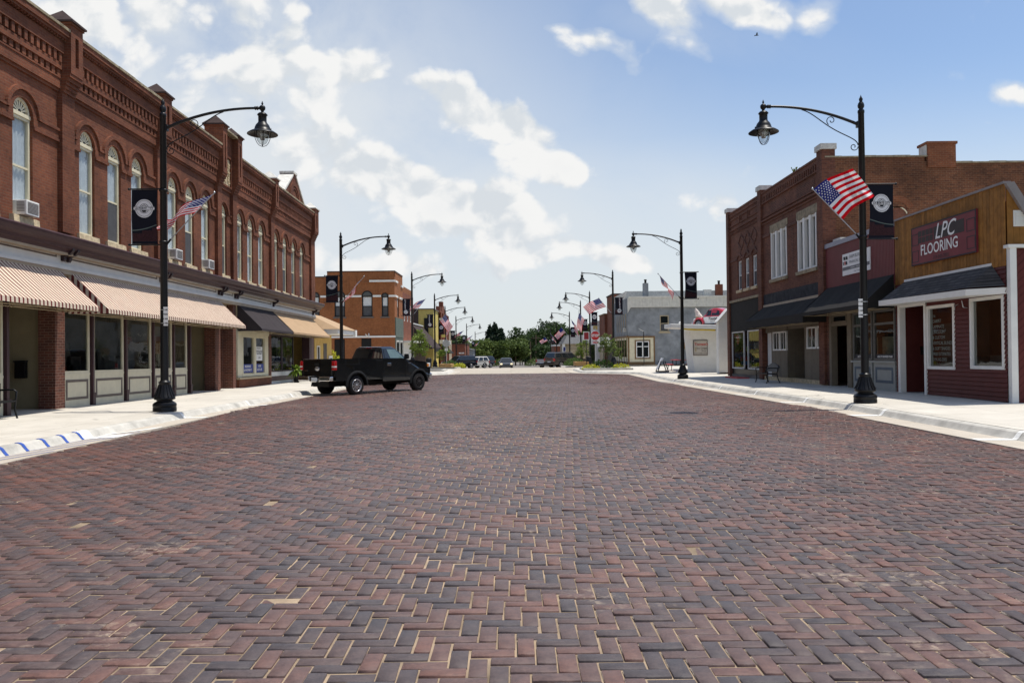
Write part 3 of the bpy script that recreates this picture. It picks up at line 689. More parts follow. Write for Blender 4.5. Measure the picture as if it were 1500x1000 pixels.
parking_sign(9.2,20.4,2.62,'small white parking sign strapped to the lamp post before black awnings',-.15)
# ---------------------------------------------------------------- shared facade helpers
def wallgrid(mb,fr,u0,u1,z0,z1,holes,d=0,depth=.25,m=0,rm=None):
    us=sorted(set([u0,u1]+[h[0] for h in holes]+[h[1] for h in holes])); zs=sorted(set([z0,z1]+[h[2] for h in holes]+[h[3] for h in holes]))
    us=[u for u in us if u0-1e-6<=u<=u1+1e-6]; zs=[z for z in zs if z0-1e-6<=z<=z1+1e-6]
    for a,b in zip(us,us[1:]):
        for c,e in zip(zs,zs[1:]):
            um,zm=(a+b)/2,(c+e)/2
            if any(h[0]<um<h[1] and h[2]<zm<h[3] for h in holes): continue
            mb.fq(fr,a,b,c,e,d,m)
    rm=m if rm is None else rm
    for h in holes:
        a,b,c,e=h[:4]
        mb.poly([fr(a,d,c),fr(a,d-depth,c),fr(a,d-depth,e),fr(a,d,e)],rm); mb.poly([fr(b,d,c),fr(b,d-depth,c),fr(b,d-depth,e),fr(b,d,e)],rm)
        mb.poly([fr(a,d,c),fr(b,d,c),fr(b,d-depth,c),fr(a,d-depth,c)],rm)
        if len(h)<5: mb.poly([fr(a,d,e),fr(b,d,e),fr(b,d-depth,e),fr(a,d-depth,e)],rm)
def lap(mb,fr,u0,u1,z0,z1,holes,h=.115,m=0,d=.0,lip=.018):
    n=max(1,int(round((z1-z0)/h))); h=(z1-z0)/n
    for k in range(n):
        a,b=z0+k*h,z0+(k+1)*h; zm=(a+b)/2
        iv=[(u0,u1)]
        for H in holes:
            if H[2]-.02<zm<H[3]+.02:
                nv=[]
                for p,q in iv:
                    if H[1]<=p or H[0]>=q: nv.append((p,q))
                    else:
                        if H[0]>p: nv.append((p,H[0]))
                        if H[1]<q: nv.append((H[1],q))
                iv=nv
        for p,q in iv:
            mb.poly([fr(p,d+lip,a),fr(q,d+lip,a),fr(q,d+.002,b),fr(p,d+.002,b)],m); mb.poly([fr(p,d-.01,a),fr(q,d-.01,a),fr(q,d+lip,a),fr(p,d+lip,a)],m)
def boards(mb,fr,u0,u1,z0,z1,holes,w=.14,m=0,d=.02,gap=.006,top=None):
    n=max(1,int(round((u1-u0)/w))); w=(u1-u0)/n
    for k in range(n):
        a,b=u0+k*w,u0+(k+1)*w-gap; um=(a+b)/2
        iv=[(z0,z1 if top is None else top(um))]
        for H in holes:
            if H[0]-.02<um<H[1]+.02:
                nv=[]
                for p,q in iv:
                    if H[3]<=p or H[2]>=q: nv.append((p,q))
                    else:
                        if H[2]>p: nv.append((p,H[2]))
                        if H[3]<q: nv.append((H[3],q))
                iv=nv
        for p,q in iv: mb.fb(fr,a,b,d-.02,d+random.uniform(-.002,.002),p,q,m)
def rectframe(mb,fr,u0,u1,z0,z1,t,d0,d1,m=0,bt=None):
    bt=t if bt is None else bt
    mb.fb(fr,u0,u0+t,d0,d1,z0,z1,m); mb.fb(fr,u1-t,u1,d0,d1,z0,z1,m); mb.fb(fr,u0+t,u1-t,d0,d1,z1-t,z1,m); mb.fb(fr,u0+t,u1-t,d0,d1,z0,z0+bt,m)
def sash(parent,fr,u0,u1,z0,z1,d=-.12,mid=.5,fm='cream',t=.065,curtain=(0,1),scr=None,vb=0,name='window',back=.24,glass='glass',arch=False):
    """double-hung window: casing + rail, pane, curtain / screen"""
    f=MB(); rectframe(f,fr,u0,u1,z0,z1,t,d-.05,d+.03)
    if mid: zm=lerp(z0,z1,mid); f.fb(fr,u0+t,u1-t,d-.035,d+.015,zm-.025,zm+.025)
    for k in range(vb): uu=lerp(u0,u1,(k+1)/(vb+1)); f.fb(fr,uu-.015,uu+.015,d-.03,d+.01,z0+t,z1-t)
    w=f.build(name,M[fm] if isinstance(fm,str) else fm,parent)
    p=MB(); p.fq(fr,u0+t,u1-t,z0+t,z1-t,d-.01); p.build('pane',M[glass],w)
    if curtain:
        c=MB(); n=14; a,b=lerp(z0,z1,curtain[0])+t*.5,lerp(z0,z1,curtain[1])
        for k in range(n):
            q0,q1=lerp(u0+t,u1-t,k/n),lerp(u0+t,u1-t,(k+1)/n); e0=.03*math.sin(k*1.9); e1=.03*math.sin((k+1)*1.9)
            c.poly([fr(q0,d-.07+e0*.6,a),fr(q1,d-.07+e1*.6,a),fr(q1,d-.07+e1*.6,b),fr(q0,d-.07+e0*.6,b)],0,True)
        c.build('curtain',M['curtain'],w)
    if scr:
        s_=MB(); s_.fq(fr,u0+t,u1-t,lerp(z0,z1,scr[0])+.03,lerp(z0,z1,scr[1])-.03,d+.004); s_.build('insect_screen',M['screen'],w)
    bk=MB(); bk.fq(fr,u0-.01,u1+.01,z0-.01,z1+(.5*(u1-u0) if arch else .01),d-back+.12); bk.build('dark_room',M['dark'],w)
    return w
def awning(parent,fr,u0,u1,zt,zb,proj,val=.11,mats=None,stripe=None,ends=True,frame=True,d0=.03,label=None,sag=.035):
    c=MB(); n=int(round((u1-u0)/stripe*1)) if stripe else 1; pit=(u1-u0)/n
    nv=8
    prof=[(lerp(d0,proj,t),lerp(zt,zb,t)-sag*math.sin(t*math.pi)) for t in np.linspace(0,1,nv)]
    ripp=lambda u,k: -.016*math.sin(u*3.3)*math.sin(math.pi*k/(nv-1))-.012*math.sin(u*9.1+k*.8)*(k/(nv-1))*(1-k/(nv-1))*2
    def strip(a,b,m):
        for k,((p0,q0),(p1,q1)) in enumerate(zip(prof,prof[1:])): c.poly([fr(a,p0,q0+ripp(a,k)),fr(b,p0,q0+ripp(b,k)),fr(b,p1,q1+ripp(b,k+1)),fr(a,p1,q1+ripp(a,k+1))],m,True)
        c.poly([fr(a,proj,zb),fr(b,proj,zb),fr(b,proj+.004,zb-val),fr(a,proj+.004,zb-val)],m)
    for k in range(n):
        a,b=u0+k*pit,u0+(k+1)*pit
        if stripe: strip(a,a+pit*.6,0); strip(a+pit*.6,b,1)
        else:
            for q in range(24): strip(lerp(a,b,q/24),lerp(a,b,(q+1)/24),0)
    if ends:
        for uu in (u0,u1):
            if stripe:
                m_=max(1,int(round((proj-d0)/(pit)))); w=(proj-d0)/m_
                for k in range(m_):
                    for (a,b,mi) in ((d0+k*w,d0+(k+.5)*w,0),(d0+(k+.5)*w,d0+(k+1)*w,1)):
                        za,zb2=lerp(zt,zb,(a-d0)/(proj-d0)),lerp(zt,zb,(b-d0)/(proj-d0))
                        c.poly([fr(uu,a,zb-val),fr(uu,b,zb-val),fr(uu,b,zb2-.01),fr(uu,a,za-.01)],mi)
            else: c.poly([fr(uu,d0,zb-val),fr(uu,proj,zb-val),fr(uu,proj,zb),fr(uu,d0,zt)],0)
    o=c.build('awning',mats,parent,label=label)
    if frame:
        f=MB(); T=lambda a,b:f.tube([a,b],.014,6)
        for dd in (.06,proj*.5,proj-.03): T(fr(u0+.05,dd,zb-val+.02),fr(u1-.05,dd,zb-val+.02))
        k=max(2,int((u1-u0)/1.8))
        for i in range(k+1):
            uu=lerp(u0+.05,u1-.05,i/k); T(fr(uu,.04,zb-val+.02),fr(uu,proj-.03,zb-val+.02)); T(fr(uu,.04,zt-.17),fr(uu,proj-.03,zb-.06)); T(fr(uu,.04,zt-.17),fr(uu,.04,zb-val))
        f.build('awning_frame',M['tan'],o)
    return o
def ac_unit(fr,u,z,d,lab):
    p=fr(u,d,z); r=empty('window_air_conditioner',p,lab,'air conditioner','air conditioners in the upper windows')
    b=MB(); b.fb(fr,u-.26,u+.26,d-.15,d+.27,z,z+.36); b.build('case',M['white'],r,bevel=.012)
    g=MB()
    for k in range(9): g.fb(fr,u-.22,u+.22,d+.271,d+.278,z+.05+k*.031,z+.066+k*.031)
    g.build('front_grille',M['greyline'],r)
    for uu in (u+.2605,u-.2665):
        s=MB()
        for k in range(7): s.fb(fr,uu,uu+.006,d+.03,d+.22,z+.08+k*.035,z+.095+k*.035)
        s.build('side_louvre',M['greyline'],r)
# ---------------------------------------------------------------- long brick block on the left
SL=-.011
def Lf(u,d,z): return (-12.0+d,u,z+(SL*(u-21) if u>10 else 0))
bl=empty('brick_commercial_block',(-12,30,0),'long red brick two storey block with arched windows and striped awnings','building')
AW=[16.25,17.8,19.36,22.3,23.84,25.3,27.95,29.43,30.95,32.86,34.85,36.3,37.85,40.2,41.84,43.5,45.2]; WW=.80; ZS,ZSP,ZT=5.0,7.57,7.97
Y0,Y1=3.0,47.85
mb=MB()
holes=[(u-WW/2,u+WW/2,ZS,ZSP+WW/2,1) for u in AW]
wallgrid(mb,Lf,Y0,Y1,4.8,10.15,holes,0,.26)
for u in AW:   # round heads: spandrels and soffit
    r=WW/2; n=14
    arc=[(u+r*math.cos(math.pi*k/n),ZSP+r*math.sin(math.pi*k/n)) for k in range(n+1)]
    for side in (0,1):
        seg=arc[:n//2+1] if side==0 else arc[n//2:]
        cor=(u+r,ZSP+r) if side==0 else (u-r,ZSP+r)
        for (a,b),(c,d) in zip(seg,seg[1:]): mb.poly([Lf(cor[0],0,cor[1]),Lf(a,0,b),Lf(c,0,d)])
    for (a,b),(c,d) in zip(arc,arc[1:]): mb.poly([Lf(a,0,b),Lf(c,0,d),Lf(c,-.26,d),Lf(a,-.26,b)])
# shell behind the front
mb.box(-32,-12.32,Y0,Y1,4.75,9.6); mb.box(-32,-13.9,Y0,Y1,-1,4.75)
mb.poly([Lf(Y1,0,4.8),Lf(Y1,-.4,4.8),Lf(Y1,-.4,10.15),Lf(Y1,0,10.15)]); mb.poly([Lf(Y1,-.4,9.0),Lf(Y1,-20,9.0),Lf(Y1,-20,9.62),Lf(Y1,-.4,9.8)])
mb.build('wall',M['brickL'],bl)
# brick hoods over the arches and the impost band
mb=MB()
def ring(mb,fr,u,z,r0,r1,d0,d1,a0=0,a1=180,n=16,m=0):
    for k in range(n):
        a,b=R(lerp(a0,a1,k/n)),R(lerp(a0,a1,(k+1)/n))
        q=lambda r,t:(u+r*math.cos(t),z+r*math.sin(t))
        pts=[q(r0,a),q(r1,a),q(r1,b),q(r0,b)]
        mb.poly([fr(x,d1,y) for x,y in pts],m)
        mb.poly([fr(*((pts[1][0],d0,pts[1][1]))),fr(pts[2][0],d0,pts[2][1]),fr(pts[2][0],d1,pts[2][1]),fr(pts[1][0],d1,pts[1][1])],m)
        mb.poly([fr(pts[0][0],d0,pts[0][1]),fr(pts[3][0],d0,pts[3][1]),fr(pts[3][0],d1,pts[3][1]),fr(pts[0][0],d1,pts[0][1])],m)
PIL=[(20.86,21.44),(26.5,27.1),(31.95,32.4),(33.72,34.22),(39.1,39.62),(46.95,47.82)]
for u in AW:
    hw=.70 if abs(u-32.86)>.1 else .56
    ring(mb,Lf,u,ZSP,.585 if hw>.6 else .48,hw,0,.075); ring(mb,Lf,u,ZSP,.402,.57 if hw>.6 else .47,0,.022)
segs=[];edges=sorted([(a,b) for a,b in PIL]+[(u-.71,u+.71) for u in AW]); cur=Y0
for a,b in edges:
    if a>cur+.05: segs.append((cur,a))
    cur=max(cur,b)
for a,b in segs:
    mb.fb(Lf,a,b,-.02,.035,7.36,7.56); mb.fb(Lf,a,b,-.02,.07,7.565,7.64); mb.fb(Lf,a,b,-.02,.06,7.28,7.35)
for u in AW:
    for sgn in (-1,1):
        a=u+sgn*.405; b=u+sgn*.71; mb.fb(Lf,min(a,b),max(a,b),-.02,.03,7.36,7.565); mb.fb(Lf,min(a,b),max(a,b),-.02,.055,7.28,7.355)
mb.build('arch_moulding',M['brickL'],bl)
# corbelled cornice between the piers
mb=MB(); edges=[Y0]+[q for p in PIL for q in p]; bays=[(edges[i],edges[i+1]) for i in range(0,len(edges)-1,2)]
for bi,(a,b) in enumerate(bays):
    if b-a<.2: continue
    up=1.15 if bi==3 else 0
    if bi==3:
        mb.fb(Lf,a,b,-.3,.06,8.6,8.75); mb.fb(Lf,a,b,-.3,.10,8.75,8.83); mb.fb(Lf,a,b,-.3,.10,10.02,10.95); mb.fb(Lf,a,a+.12,-.3,.10,8.83,10.02);mb.fb(Lf,b-.12,b,-.3,.10,8.83,10.02)
        continue
    mb.fb(Lf,a,b,-.02,.05,8.62,8.70); mb.fb(Lf,a,b,-.02,.10,8.70,8.96); mb.fb(Lf,a,b,-.02,.15,9.19,9.36); mb.fb(Lf,a,b,-.02,.12,8.96,9.0); mb.fb(Lf,a,b,-.02,.20,9.62,9.93)
    mb.fb(Lf,a,b,-.02,.29,9.99,10.06); mb.fb(Lf,a,b,-.35,.33,10.06,10.20)
    n=int((b-a)/.245); p=(b-a)/n
    for k in range(n):
        c=a+(k+.5)*p
        mb.fb(Lf,c-.07,c+.07,-.02,.115,9.0,9.19)
        mb.fb(Lf,c-.075,c+.045,-.02,.175,9.36,9.62); mb.fb(Lf,c-.035,c+.085,-.02,.15,9.36,9.49)
        for q in (-.06,.06): mb.fb(Lf,c+q-.03,c+q+.03,-.02,.26,9.93,9.99)
mb.build('cornice',M['brickL'],bl)
for bi,(a,b) in enumerate(bays):
    mb=MB(); z=10.95 if bi==3 else 10.20
    n=max(1,int((b-a)/.9))
    for k in range(n):
        mb.fb(Lf,lerp(a,b,k/n)+.004,lerp(a,b,(k+1)/n)-.004,-.42,.36+random.uniform(-.01,.01),z,z+.07+random.uniform(-.008,.012))
    if b-a>.2: mb.build('coping',M['capstone'],bl)
for i,(a,b) in enumerate(PIL):
    tw=i in (2,3); zt=11.0 if tw else 10.42; c=(a+b)/2; w=(b-a)
    m=MB(); m.fb(Lf,a,b,-.02,.13,4.9,8.62); 
    for k,(z,d,e) in enumerate([(8.62,.17,0),(8.72,.21,.02),(8.82,.25,.04),(8.92,.30,.05),(9.02,.35,.06)]): m.fb(Lf,a-e*.3,b+e*.3,-.02,d,z,z+.1)
    m.fb(Lf,a,a+w*.36,-.4,.37,9.12,zt); m.fb(Lf,b-w*.36,b,-.4,.37,9.12,zt); m.fb(Lf,a+w*.36,b-w*.36,-.4,.29,9.12,zt); m.fb(Lf,a+w*.36,b-w*.36,.29,.37,9.12,9.35); m.fb(Lf,a+w*.36,b-w*.36,.29,.37,zt-.28,zt)
    m.fb(Lf,a-.03,b+.03,-.43,.40,zt,zt+.06)
    pl=m.build('pilaster',M['brickL'],bl)
    k=MB(); z=zt+.06; e=.07; q=[Lf(a-e,-.47,z),Lf(b+e,-.47,z),Lf(b+e,.45,z),Lf(a-e,.45,z)]; q2=[(x,y,zz+.05) for x,y,zz in q]; ap=Lf(c,-.02,z+.45)
    k.poly(q); 
    for j in range(4): k.poly([q[j],q[(j+1)%4],q2[(j+1)%4],q2[j]]); k.poly([q2[j],q2[(j+1)%4],ap])
    k.build('pyramid_cap',M['whitecap'] if i>=4 else M['darkcap'],pl)
# date panel between the tall piers (cream terracotta relief)
m=MB(); a,b=32.53,33.6; m.fb(Lf,a,b,-.02,.03,8.85,10.0)
rs=random.Random(3)
for r_ in range(9):
    for c_ in range(7):
        if rs.random()<.62: uu=lerp(a+.05,b-.05,(c_+.5)/7); zz=lerp(8.92,9.93,(r_+.5)/9); m.fb(Lf,uu-.06*rs.uniform(.5,1),uu+.06*rs.uniform(.5,1),.03,.07,zz-.045*rs.uniform(.5,1),zz+.05*rs.uniform(.6,1))
m.build('terracotta_panel',M['stone'],bl,label='cream relief panel between the two tall brick piers')
# gable over the last bay
m=MB(); g0,g1,gp=40.9,45.2,43.05
pts=[(g0,10.06),(g1,10.06),(gp+.32,11.45),(gp+.32,11.6),(gp-.32,11.6),(gp-.32,11.45)]
m.prism(pts,lambda u,z:Lf(u,-.30,z),lambda u,z:Lf(u,.20,z)); ring(m,Lf,gp,10.2,.75,.98,.2,.27); ring(m,Lf,gp,10.2,.60,.70,.2,.24)
gb=m.build('gable',M['brickL'],bl)
m=MB()
for (u0,z0,u1,z1) in ((g0-.12,10.06,gp-.30,11.47),(g1+.12,10.06,gp+.30,11.47)): m.prism([(u0,z0),(u1,z1),(u1,z1+.12),(u0,z0+.14)],lambda u,z:Lf(u,-.5,z),lambda u,z:Lf(u,.26,z))
m.fb(Lf,gp-.38,gp+.38,-.5,.28,11.61,11.72); m.build('gable_coping',M['whitecap'],gb)
# the arched sash windows
dk={23.84,32.86,40.2,41.84,43.5,45.2}
for u in AW:
    z0=ZS+.02; a,b=u-WW/2,u+WW/2
    scr=(0,.5) if u in dk else None
    cur=(.0,1) if u not in (29.43,) else (.5,1)
    if u in dk: cur=(.5,1)
    w=sash(bl,Lf,a,b,z0,ZSP-.05,-.10,.5,'cream',.07,cur,scr if u!=29.43 else (0,.52),arch=True)
    f=MB(); f.fb(Lf,a-.0,b+.0,-.15,-.045,ZSP-.05,ZSP+.045); n=16; r=WW/2
    ring(f,Lf,u,ZSP+.04,r-.105,r-.04,-.13,-.05,0,180,18)
    for k in range(1,8):
        if k in (4,) or True:
            t=math.pi*k/8; c_,s_=math.cos(t),math.sin(t); w0,w1=.014,.040
            f.poly([Lf(u+.075*c_-w0*s_,-.075,ZSP+.045+.075*s_+w0*c_),Lf(u+.075*c_+w0*s_,-.075,ZSP+.045+.075*s_-w0*c_),Lf(u+.31*c_+w1*s_,-.075,ZSP+.045+.31*s_-w1*c_),Lf(u+.31*c_-w1*s_,-.075,ZSP+.045+.31*s_+w1*c_)])
    f.build('fanlight',M['cream'],w)
    g=MB(); n=16
    g.poly([Lf(u+(r-.1)*math.cos(math.pi*k/n),-.11,ZSP+.045+(r-.1)*math.sin(math.pi*k/n)) for k in range(n+1)]); g.build('fanlight_pane',M['carglass'],w)
    s=MB(); n=5; q=[(lerp(a-.14,b+.14,k/n),.10+random.uniform(-.015,.03),random.uniform(-.012,.012)) for k in range(n+1)]
    for (p0,e0,h0),(p1,e1,h1) in zip(q,q[1:]): s.hexa([Lf(p0,-.2,ZS-.17),Lf(p1,-.2,ZS-.17),Lf(p1,e1,ZS-.17+h1),Lf(p0,e0,ZS-.17+h0),Lf(p0,-.2,ZS+.012),Lf(p1,-.2,ZS+.012),Lf(p1,e1-.02,ZS+.010+h1*.3),Lf(p0,e0-.02,ZS+.010+h0*.3)])
    s.build('sill',M['stone'],w)
ac_unit(Lf,19.36,5.04,-.02,'white air conditioner in the nearest arched window, above the striped awning')
ac_unit(Lf,27.95,5.04,-.02,'white air conditioner in the arched window just right of the first lamp post')
ac_unit(Lf,30.95,5.04,-.02,'white air conditioner in the arched window just before the brick towers')
# storefront cornice
m=MB(); pr=[(.0,4.44),(.30,4.44),(.33,4.50),(.40,4.53),(.43,4.60),(.55,4.66),(.60,4.74),(.62,4.80),(.58,4.84),(.0,4.90)]
m.prism(pr,lambda d,z:Lf(Y0,d,z),lambda d,z:Lf(Y1+.35,d,z)); m.build('storefront_cornice',M['plum'],bl)
m=MB(); m.fb(Lf,Y0,Y1,-.2,.10,4.10,4.435,0); m.fb(Lf,Y0,Y1,-.2,.16,4.02,4.10,0); m.fb(Lf,Y0,Y1+.3,.10,.30,4.38,4.438,1); m.fb(Lf,Y0,Y1,-.2,.13,3.90,4.02,1)
jo=[Y0,15.3,20.95,26.8,32.1,34.0,39.4,47.6]
for a,b in zip(jo,jo[1:]):
    m.fb(Lf,a+.35,b-.35,.10,.112,4.19,4.225,2); m.fb(Lf,a+.35,b-.35,.10,.108,4.36,4.385,2)
    for uu in (a+.35,b-.385): m.fb(Lf,uu,uu+.035,.10,.110,4.225,4.36,2)
m.build('frieze',[M['whitegrey'],M['beige'],M['greyline']],bl)
def bracket(u):
    m=MB(); pf=[(.10,4.12),(.16,4.10),(.20,4.16),(.19,4.22),(.25,4.25),(.36,4.30),(.42,4.38),(.42,4.44),(.10,4.44)]
    m.prism(pf,lambda d,z:Lf(u-.055,d,z),lambda d,z:Lf(u+.055,d,z)); m.build('bracket',M['plumdark'],bl)
for u in (20.85,21.1,26.7,26.95,32.0,32.3,33.9,34.15,39.35,47.2): bracket(u)
# ground floor: bays of shop glass over panelled bulkheads
def shopbay(u0,u1,zb=.18,zs=1.13,zt=2.95,post=True,m0='creampanel'):
    f=MB(); f.fb(Lf,u0,u1,-.12,-.02,zs-.06,zs,0); rectframe(f,Lf,u0,u1,zs,zt,.06,-.10,-.03,0); 
    w=f.build('shop_window',M['creampanel'],bl)
    p=MB(); p.fq(Lf,u0+.06,u1-.06,zs+.06,zt-.06,-.07); p.build('pane',M['shopglass'],w)
    b=MB(); b.fb(Lf,u0,u1,-.12,-.03,zb,zs-.06,0); rectframe(b,Lf,u0+.10,u1-.10,zb+.22,zs-.18,.07,-.03,-.018,1); b.fb(Lf,u0,u1,-.1,.0,zb-.14,zb,2); b.build('bulkhead',[M['creampanel'],M['greyline'],M['plumdark']],w)
def post(u,w=.09):
    m=MB(); m.fb(Lf,u-w*.8,u+w*.8,-.10,.05,.05,.5); m.fb(Lf,u-w*.9,u+w*.9,-.10,.06,.5,.56); m.fb(Lf,u-w*.5,u+w*.5,-.10,.03,.56,3.85); m.build('mullion_post',M['plum'],bl)
for a,b in ((14.0,15.6),(15.76,17.1),(17.26,18.62)): shopbay(a,b)
for u in (15.68,17.18,18.72): post(u)
for a,b in ((21.14,22.45),(22.67,24.42),(24.63,26.3),(26.5,27.9),(28.08,29.2)): shopbay(a,b)
for u in (22.56,24.52,26.4,27.99,29.42): post(u)
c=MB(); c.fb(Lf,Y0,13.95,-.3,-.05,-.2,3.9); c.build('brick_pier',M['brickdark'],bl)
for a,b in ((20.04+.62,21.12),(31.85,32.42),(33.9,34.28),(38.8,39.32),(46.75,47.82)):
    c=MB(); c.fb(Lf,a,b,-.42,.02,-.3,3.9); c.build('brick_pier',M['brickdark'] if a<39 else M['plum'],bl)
# back walls, ceiling of the recesses
m=MB(); m.fb(Lf,Y0,Y1,-1.9,-.25,3.05,3.9); m.build('soffit',M['beige'],bl)
m=MB()
for a,b in ((14,18.7),(21.2,29.4)): m.fq(Lf,a,b,-.2,3.1,-1.6,2)
for a,b,n in ((14,18.7,5),(21.2,29.4,14)):
    for k in range(n):
        uu=random.uniform(a+.3,b-.5); hh=random.uniform(.4,1.1); m.fb(Lf,uu,uu+random.uniform(.3,.8),-1.4,-.7,.9,.9+hh,1)
    m.fb(Lf,a,b,-1.5,-.3,.2,.85,1)
m.build('shop_interior',[M['dark'],M['interior'],M['backwall']],bl)
def wside(y,x0,x1,z0,z1):   # wall across a recess, facing down the street
    return lambda u,d,z:(u,y-d,z+SL*(y-21))
for y_,yb_ in ((20.9,18.8),(32.15,29.5)):
    s=MB(); fr=wside(y_,0,0,0,0); lap(s,fr,-13.85,-12.42,.1,3.1,[],.16,0,0,.02); s.fb(Lf,yb_,y_,-1.9,-1.86,0,3.1); s.build('entrance_siding',M['olive'],bl)
d=MB(); d.fb(Lf,18.9,19.9,-1.84,-1.78,.15,2.35); d.build('door',M['doorwood'],bl)
d=MB(); d.fb(Lf,30.2,31.5,-1.84,-1.76,.15,2.4); dd=d.build('door',M['doorwood'],bl); k=MB(); k.lathe((-13.70,31.35,1.05-.1),[(0,-.03),(.03,-.02),(.03,.02),(0,.03)],8); k.build('door_knob',M['chrome'],dd)
m=MB(); m.box(-13.1,-12.82,20.73,20.86,1.02,1.45); m.box(-13.12,-12.80,20.70,20.86,1.45,1.49); m.build('mailbox',M['black'],bl,bevel=.01)
# stair recess with brick flank
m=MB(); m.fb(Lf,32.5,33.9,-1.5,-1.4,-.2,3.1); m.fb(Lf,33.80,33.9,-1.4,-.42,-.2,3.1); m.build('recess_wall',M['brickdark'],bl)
# bay shop with brick base
m=MB(); m.fb(Lf,34.35,38.75,-.35,.12,-.3,.60); m.build('brick_base',M['brickL'],bl)
m=MB(); m.fb(Lf,34.3,38.8,-.35,.18,.60,.68); m.build('ledge',M['tan'],bl)
f=MB(); rectframe(f,Lf,34.95,36.72,.70,2.62,.14,-.06,.06); rectframe(f,Lf,36.72,38.3,.70,2.62,.14,-.06,.06); f.fb(Lf,34.4,34.95,-.3,.05,.68,2.62); f.fb(Lf,34.4,38.75,-.3,.08,2.62,2.85); f.fb(Lf,38.3,38.75,-.06,.04,.68,2.62)
f.fb(Lf,34.4,38.75,-.3,-.1,2.85,3.9)
w=f.build('shop_window',M['cream'],bl); p=MB()
for a,b in ((35.09,36.58),(36.86,38.16)): p.fq(Lf,a,b,.84,2.48,-.02)
p.build('pane',M['shopglass'],w)
b=MB(); b.fq(Lf,34.4,38.75,.6,2.9,-1.3,0); b.fb(Lf,35.0,38.2,-1.2,-.5,.66,1.1,1); b.build('shop_interior',[M['dark'],M['interior']],w)
g=MB(); fr=lambda x,y:Lf(37.3+x,.005,1.78+y); g.fb(Lf,36.87,37.95,-.015,.0,1.42,2.08,0)
put_text(g,'TOOLEY',lambda x,y:Lf(37.42+x,.004,1.80+y),.26,1,bold=.006); put_text(g,'INSURANCE',lambda x,y:Lf(37.42+x,.004,2.0+y),.11,1); put_text(g,'OPEN',lambda x,y:Lf(37.5+x,.004,1.55+y),.13,1); g.fb(Lf,36.9,37.0,.0,.004,1.48,1.75,2)
g.build('window_sign',[M['signwhite'],M['ink'],M['inkred']],w)
g=MB()
for a,b,ts in ((35.12,36.56,('INSURANCE','& INVESTMENTS')),(36.9,38.13,('HOME','AUTO LIFE'))):
    g.fb(Lf,a,b,-.015,.0,.88,1.26,0)
    for k,t in enumerate(ts): put_text(g,t,lambda x,y,k=k:Lf((a+b)/2+x,.004,1.16-k*.17+y),.145,1,bold=.003)
g.build('window_lettering',[M['inkblue'],M['signwhite']],w)
# dark shop glass and doorway of the last shop
f=MB()
for a,b in ((39.35,41.3),(41.4,43.5)): rectframe(f,Lf,a,b,.85,2.75,.07,-.10,-.03,0)
f.fb(Lf,39.35,43.5,-.3,-.05,.62,.84,1); f.fb(Lf,39.35,43.5,-.3,-.04,.38,.62,2); f.fb(Lf,39.35,43.5,-.3,-.06,-.25,.38,1); f.fb(Lf,39.35,46.75,-.3,-.05,2.75,3.9,0)
w=f.build('shop_window',[M['plumdark'],M['whitegrey'],M['plum']],bl); p=MB()
for a,b in ((39.42,41.23),(41.47,43.43)): p.fq(Lf,a,b,.92,2.68,-.06)
p.build('pane',M['shopglass'],w)
b=MB(); b.fq(Lf,39.3,46.8,-.3,2.9,-1.5); b.build('shop_interior',M['dark'],w)
d=MB(); rectframe(d,Lf,43.6,46.7,-.1,2.75,.12,-1.1,-1.0); d.fb(Lf,45.0,45.12,-1.1,-1.0,-.1,2.75); dd=d.build('door',M['plumdark'],bl); p=MB(); p.fq(Lf,43.72,46.58,0,2.63,-1.05); p.build('pane',M['shopglass'],dd)
# awnings
awning(bl,Lf,13.0,20.80,3.92,2.88,1.12,.12,[M['stripec'],M['striper']],.152,label='near red and cream striped awning')
awning(bl,Lf,21.28,32.3,3.92,2.86,1.12,.12,[M['stripec'],M['striper']],.152,label='second red and cream striped awning, past the first brick pier')
awning(bl,Lf,34.4,39.36,3.92,2.82,1.12,.10,[M['charcoal']],label='dark charcoal awning')
awning(bl,Lf,39.45,47.35,3.92,2.84,1.12,.10,[M['tanfab']],label='plain tan awning')
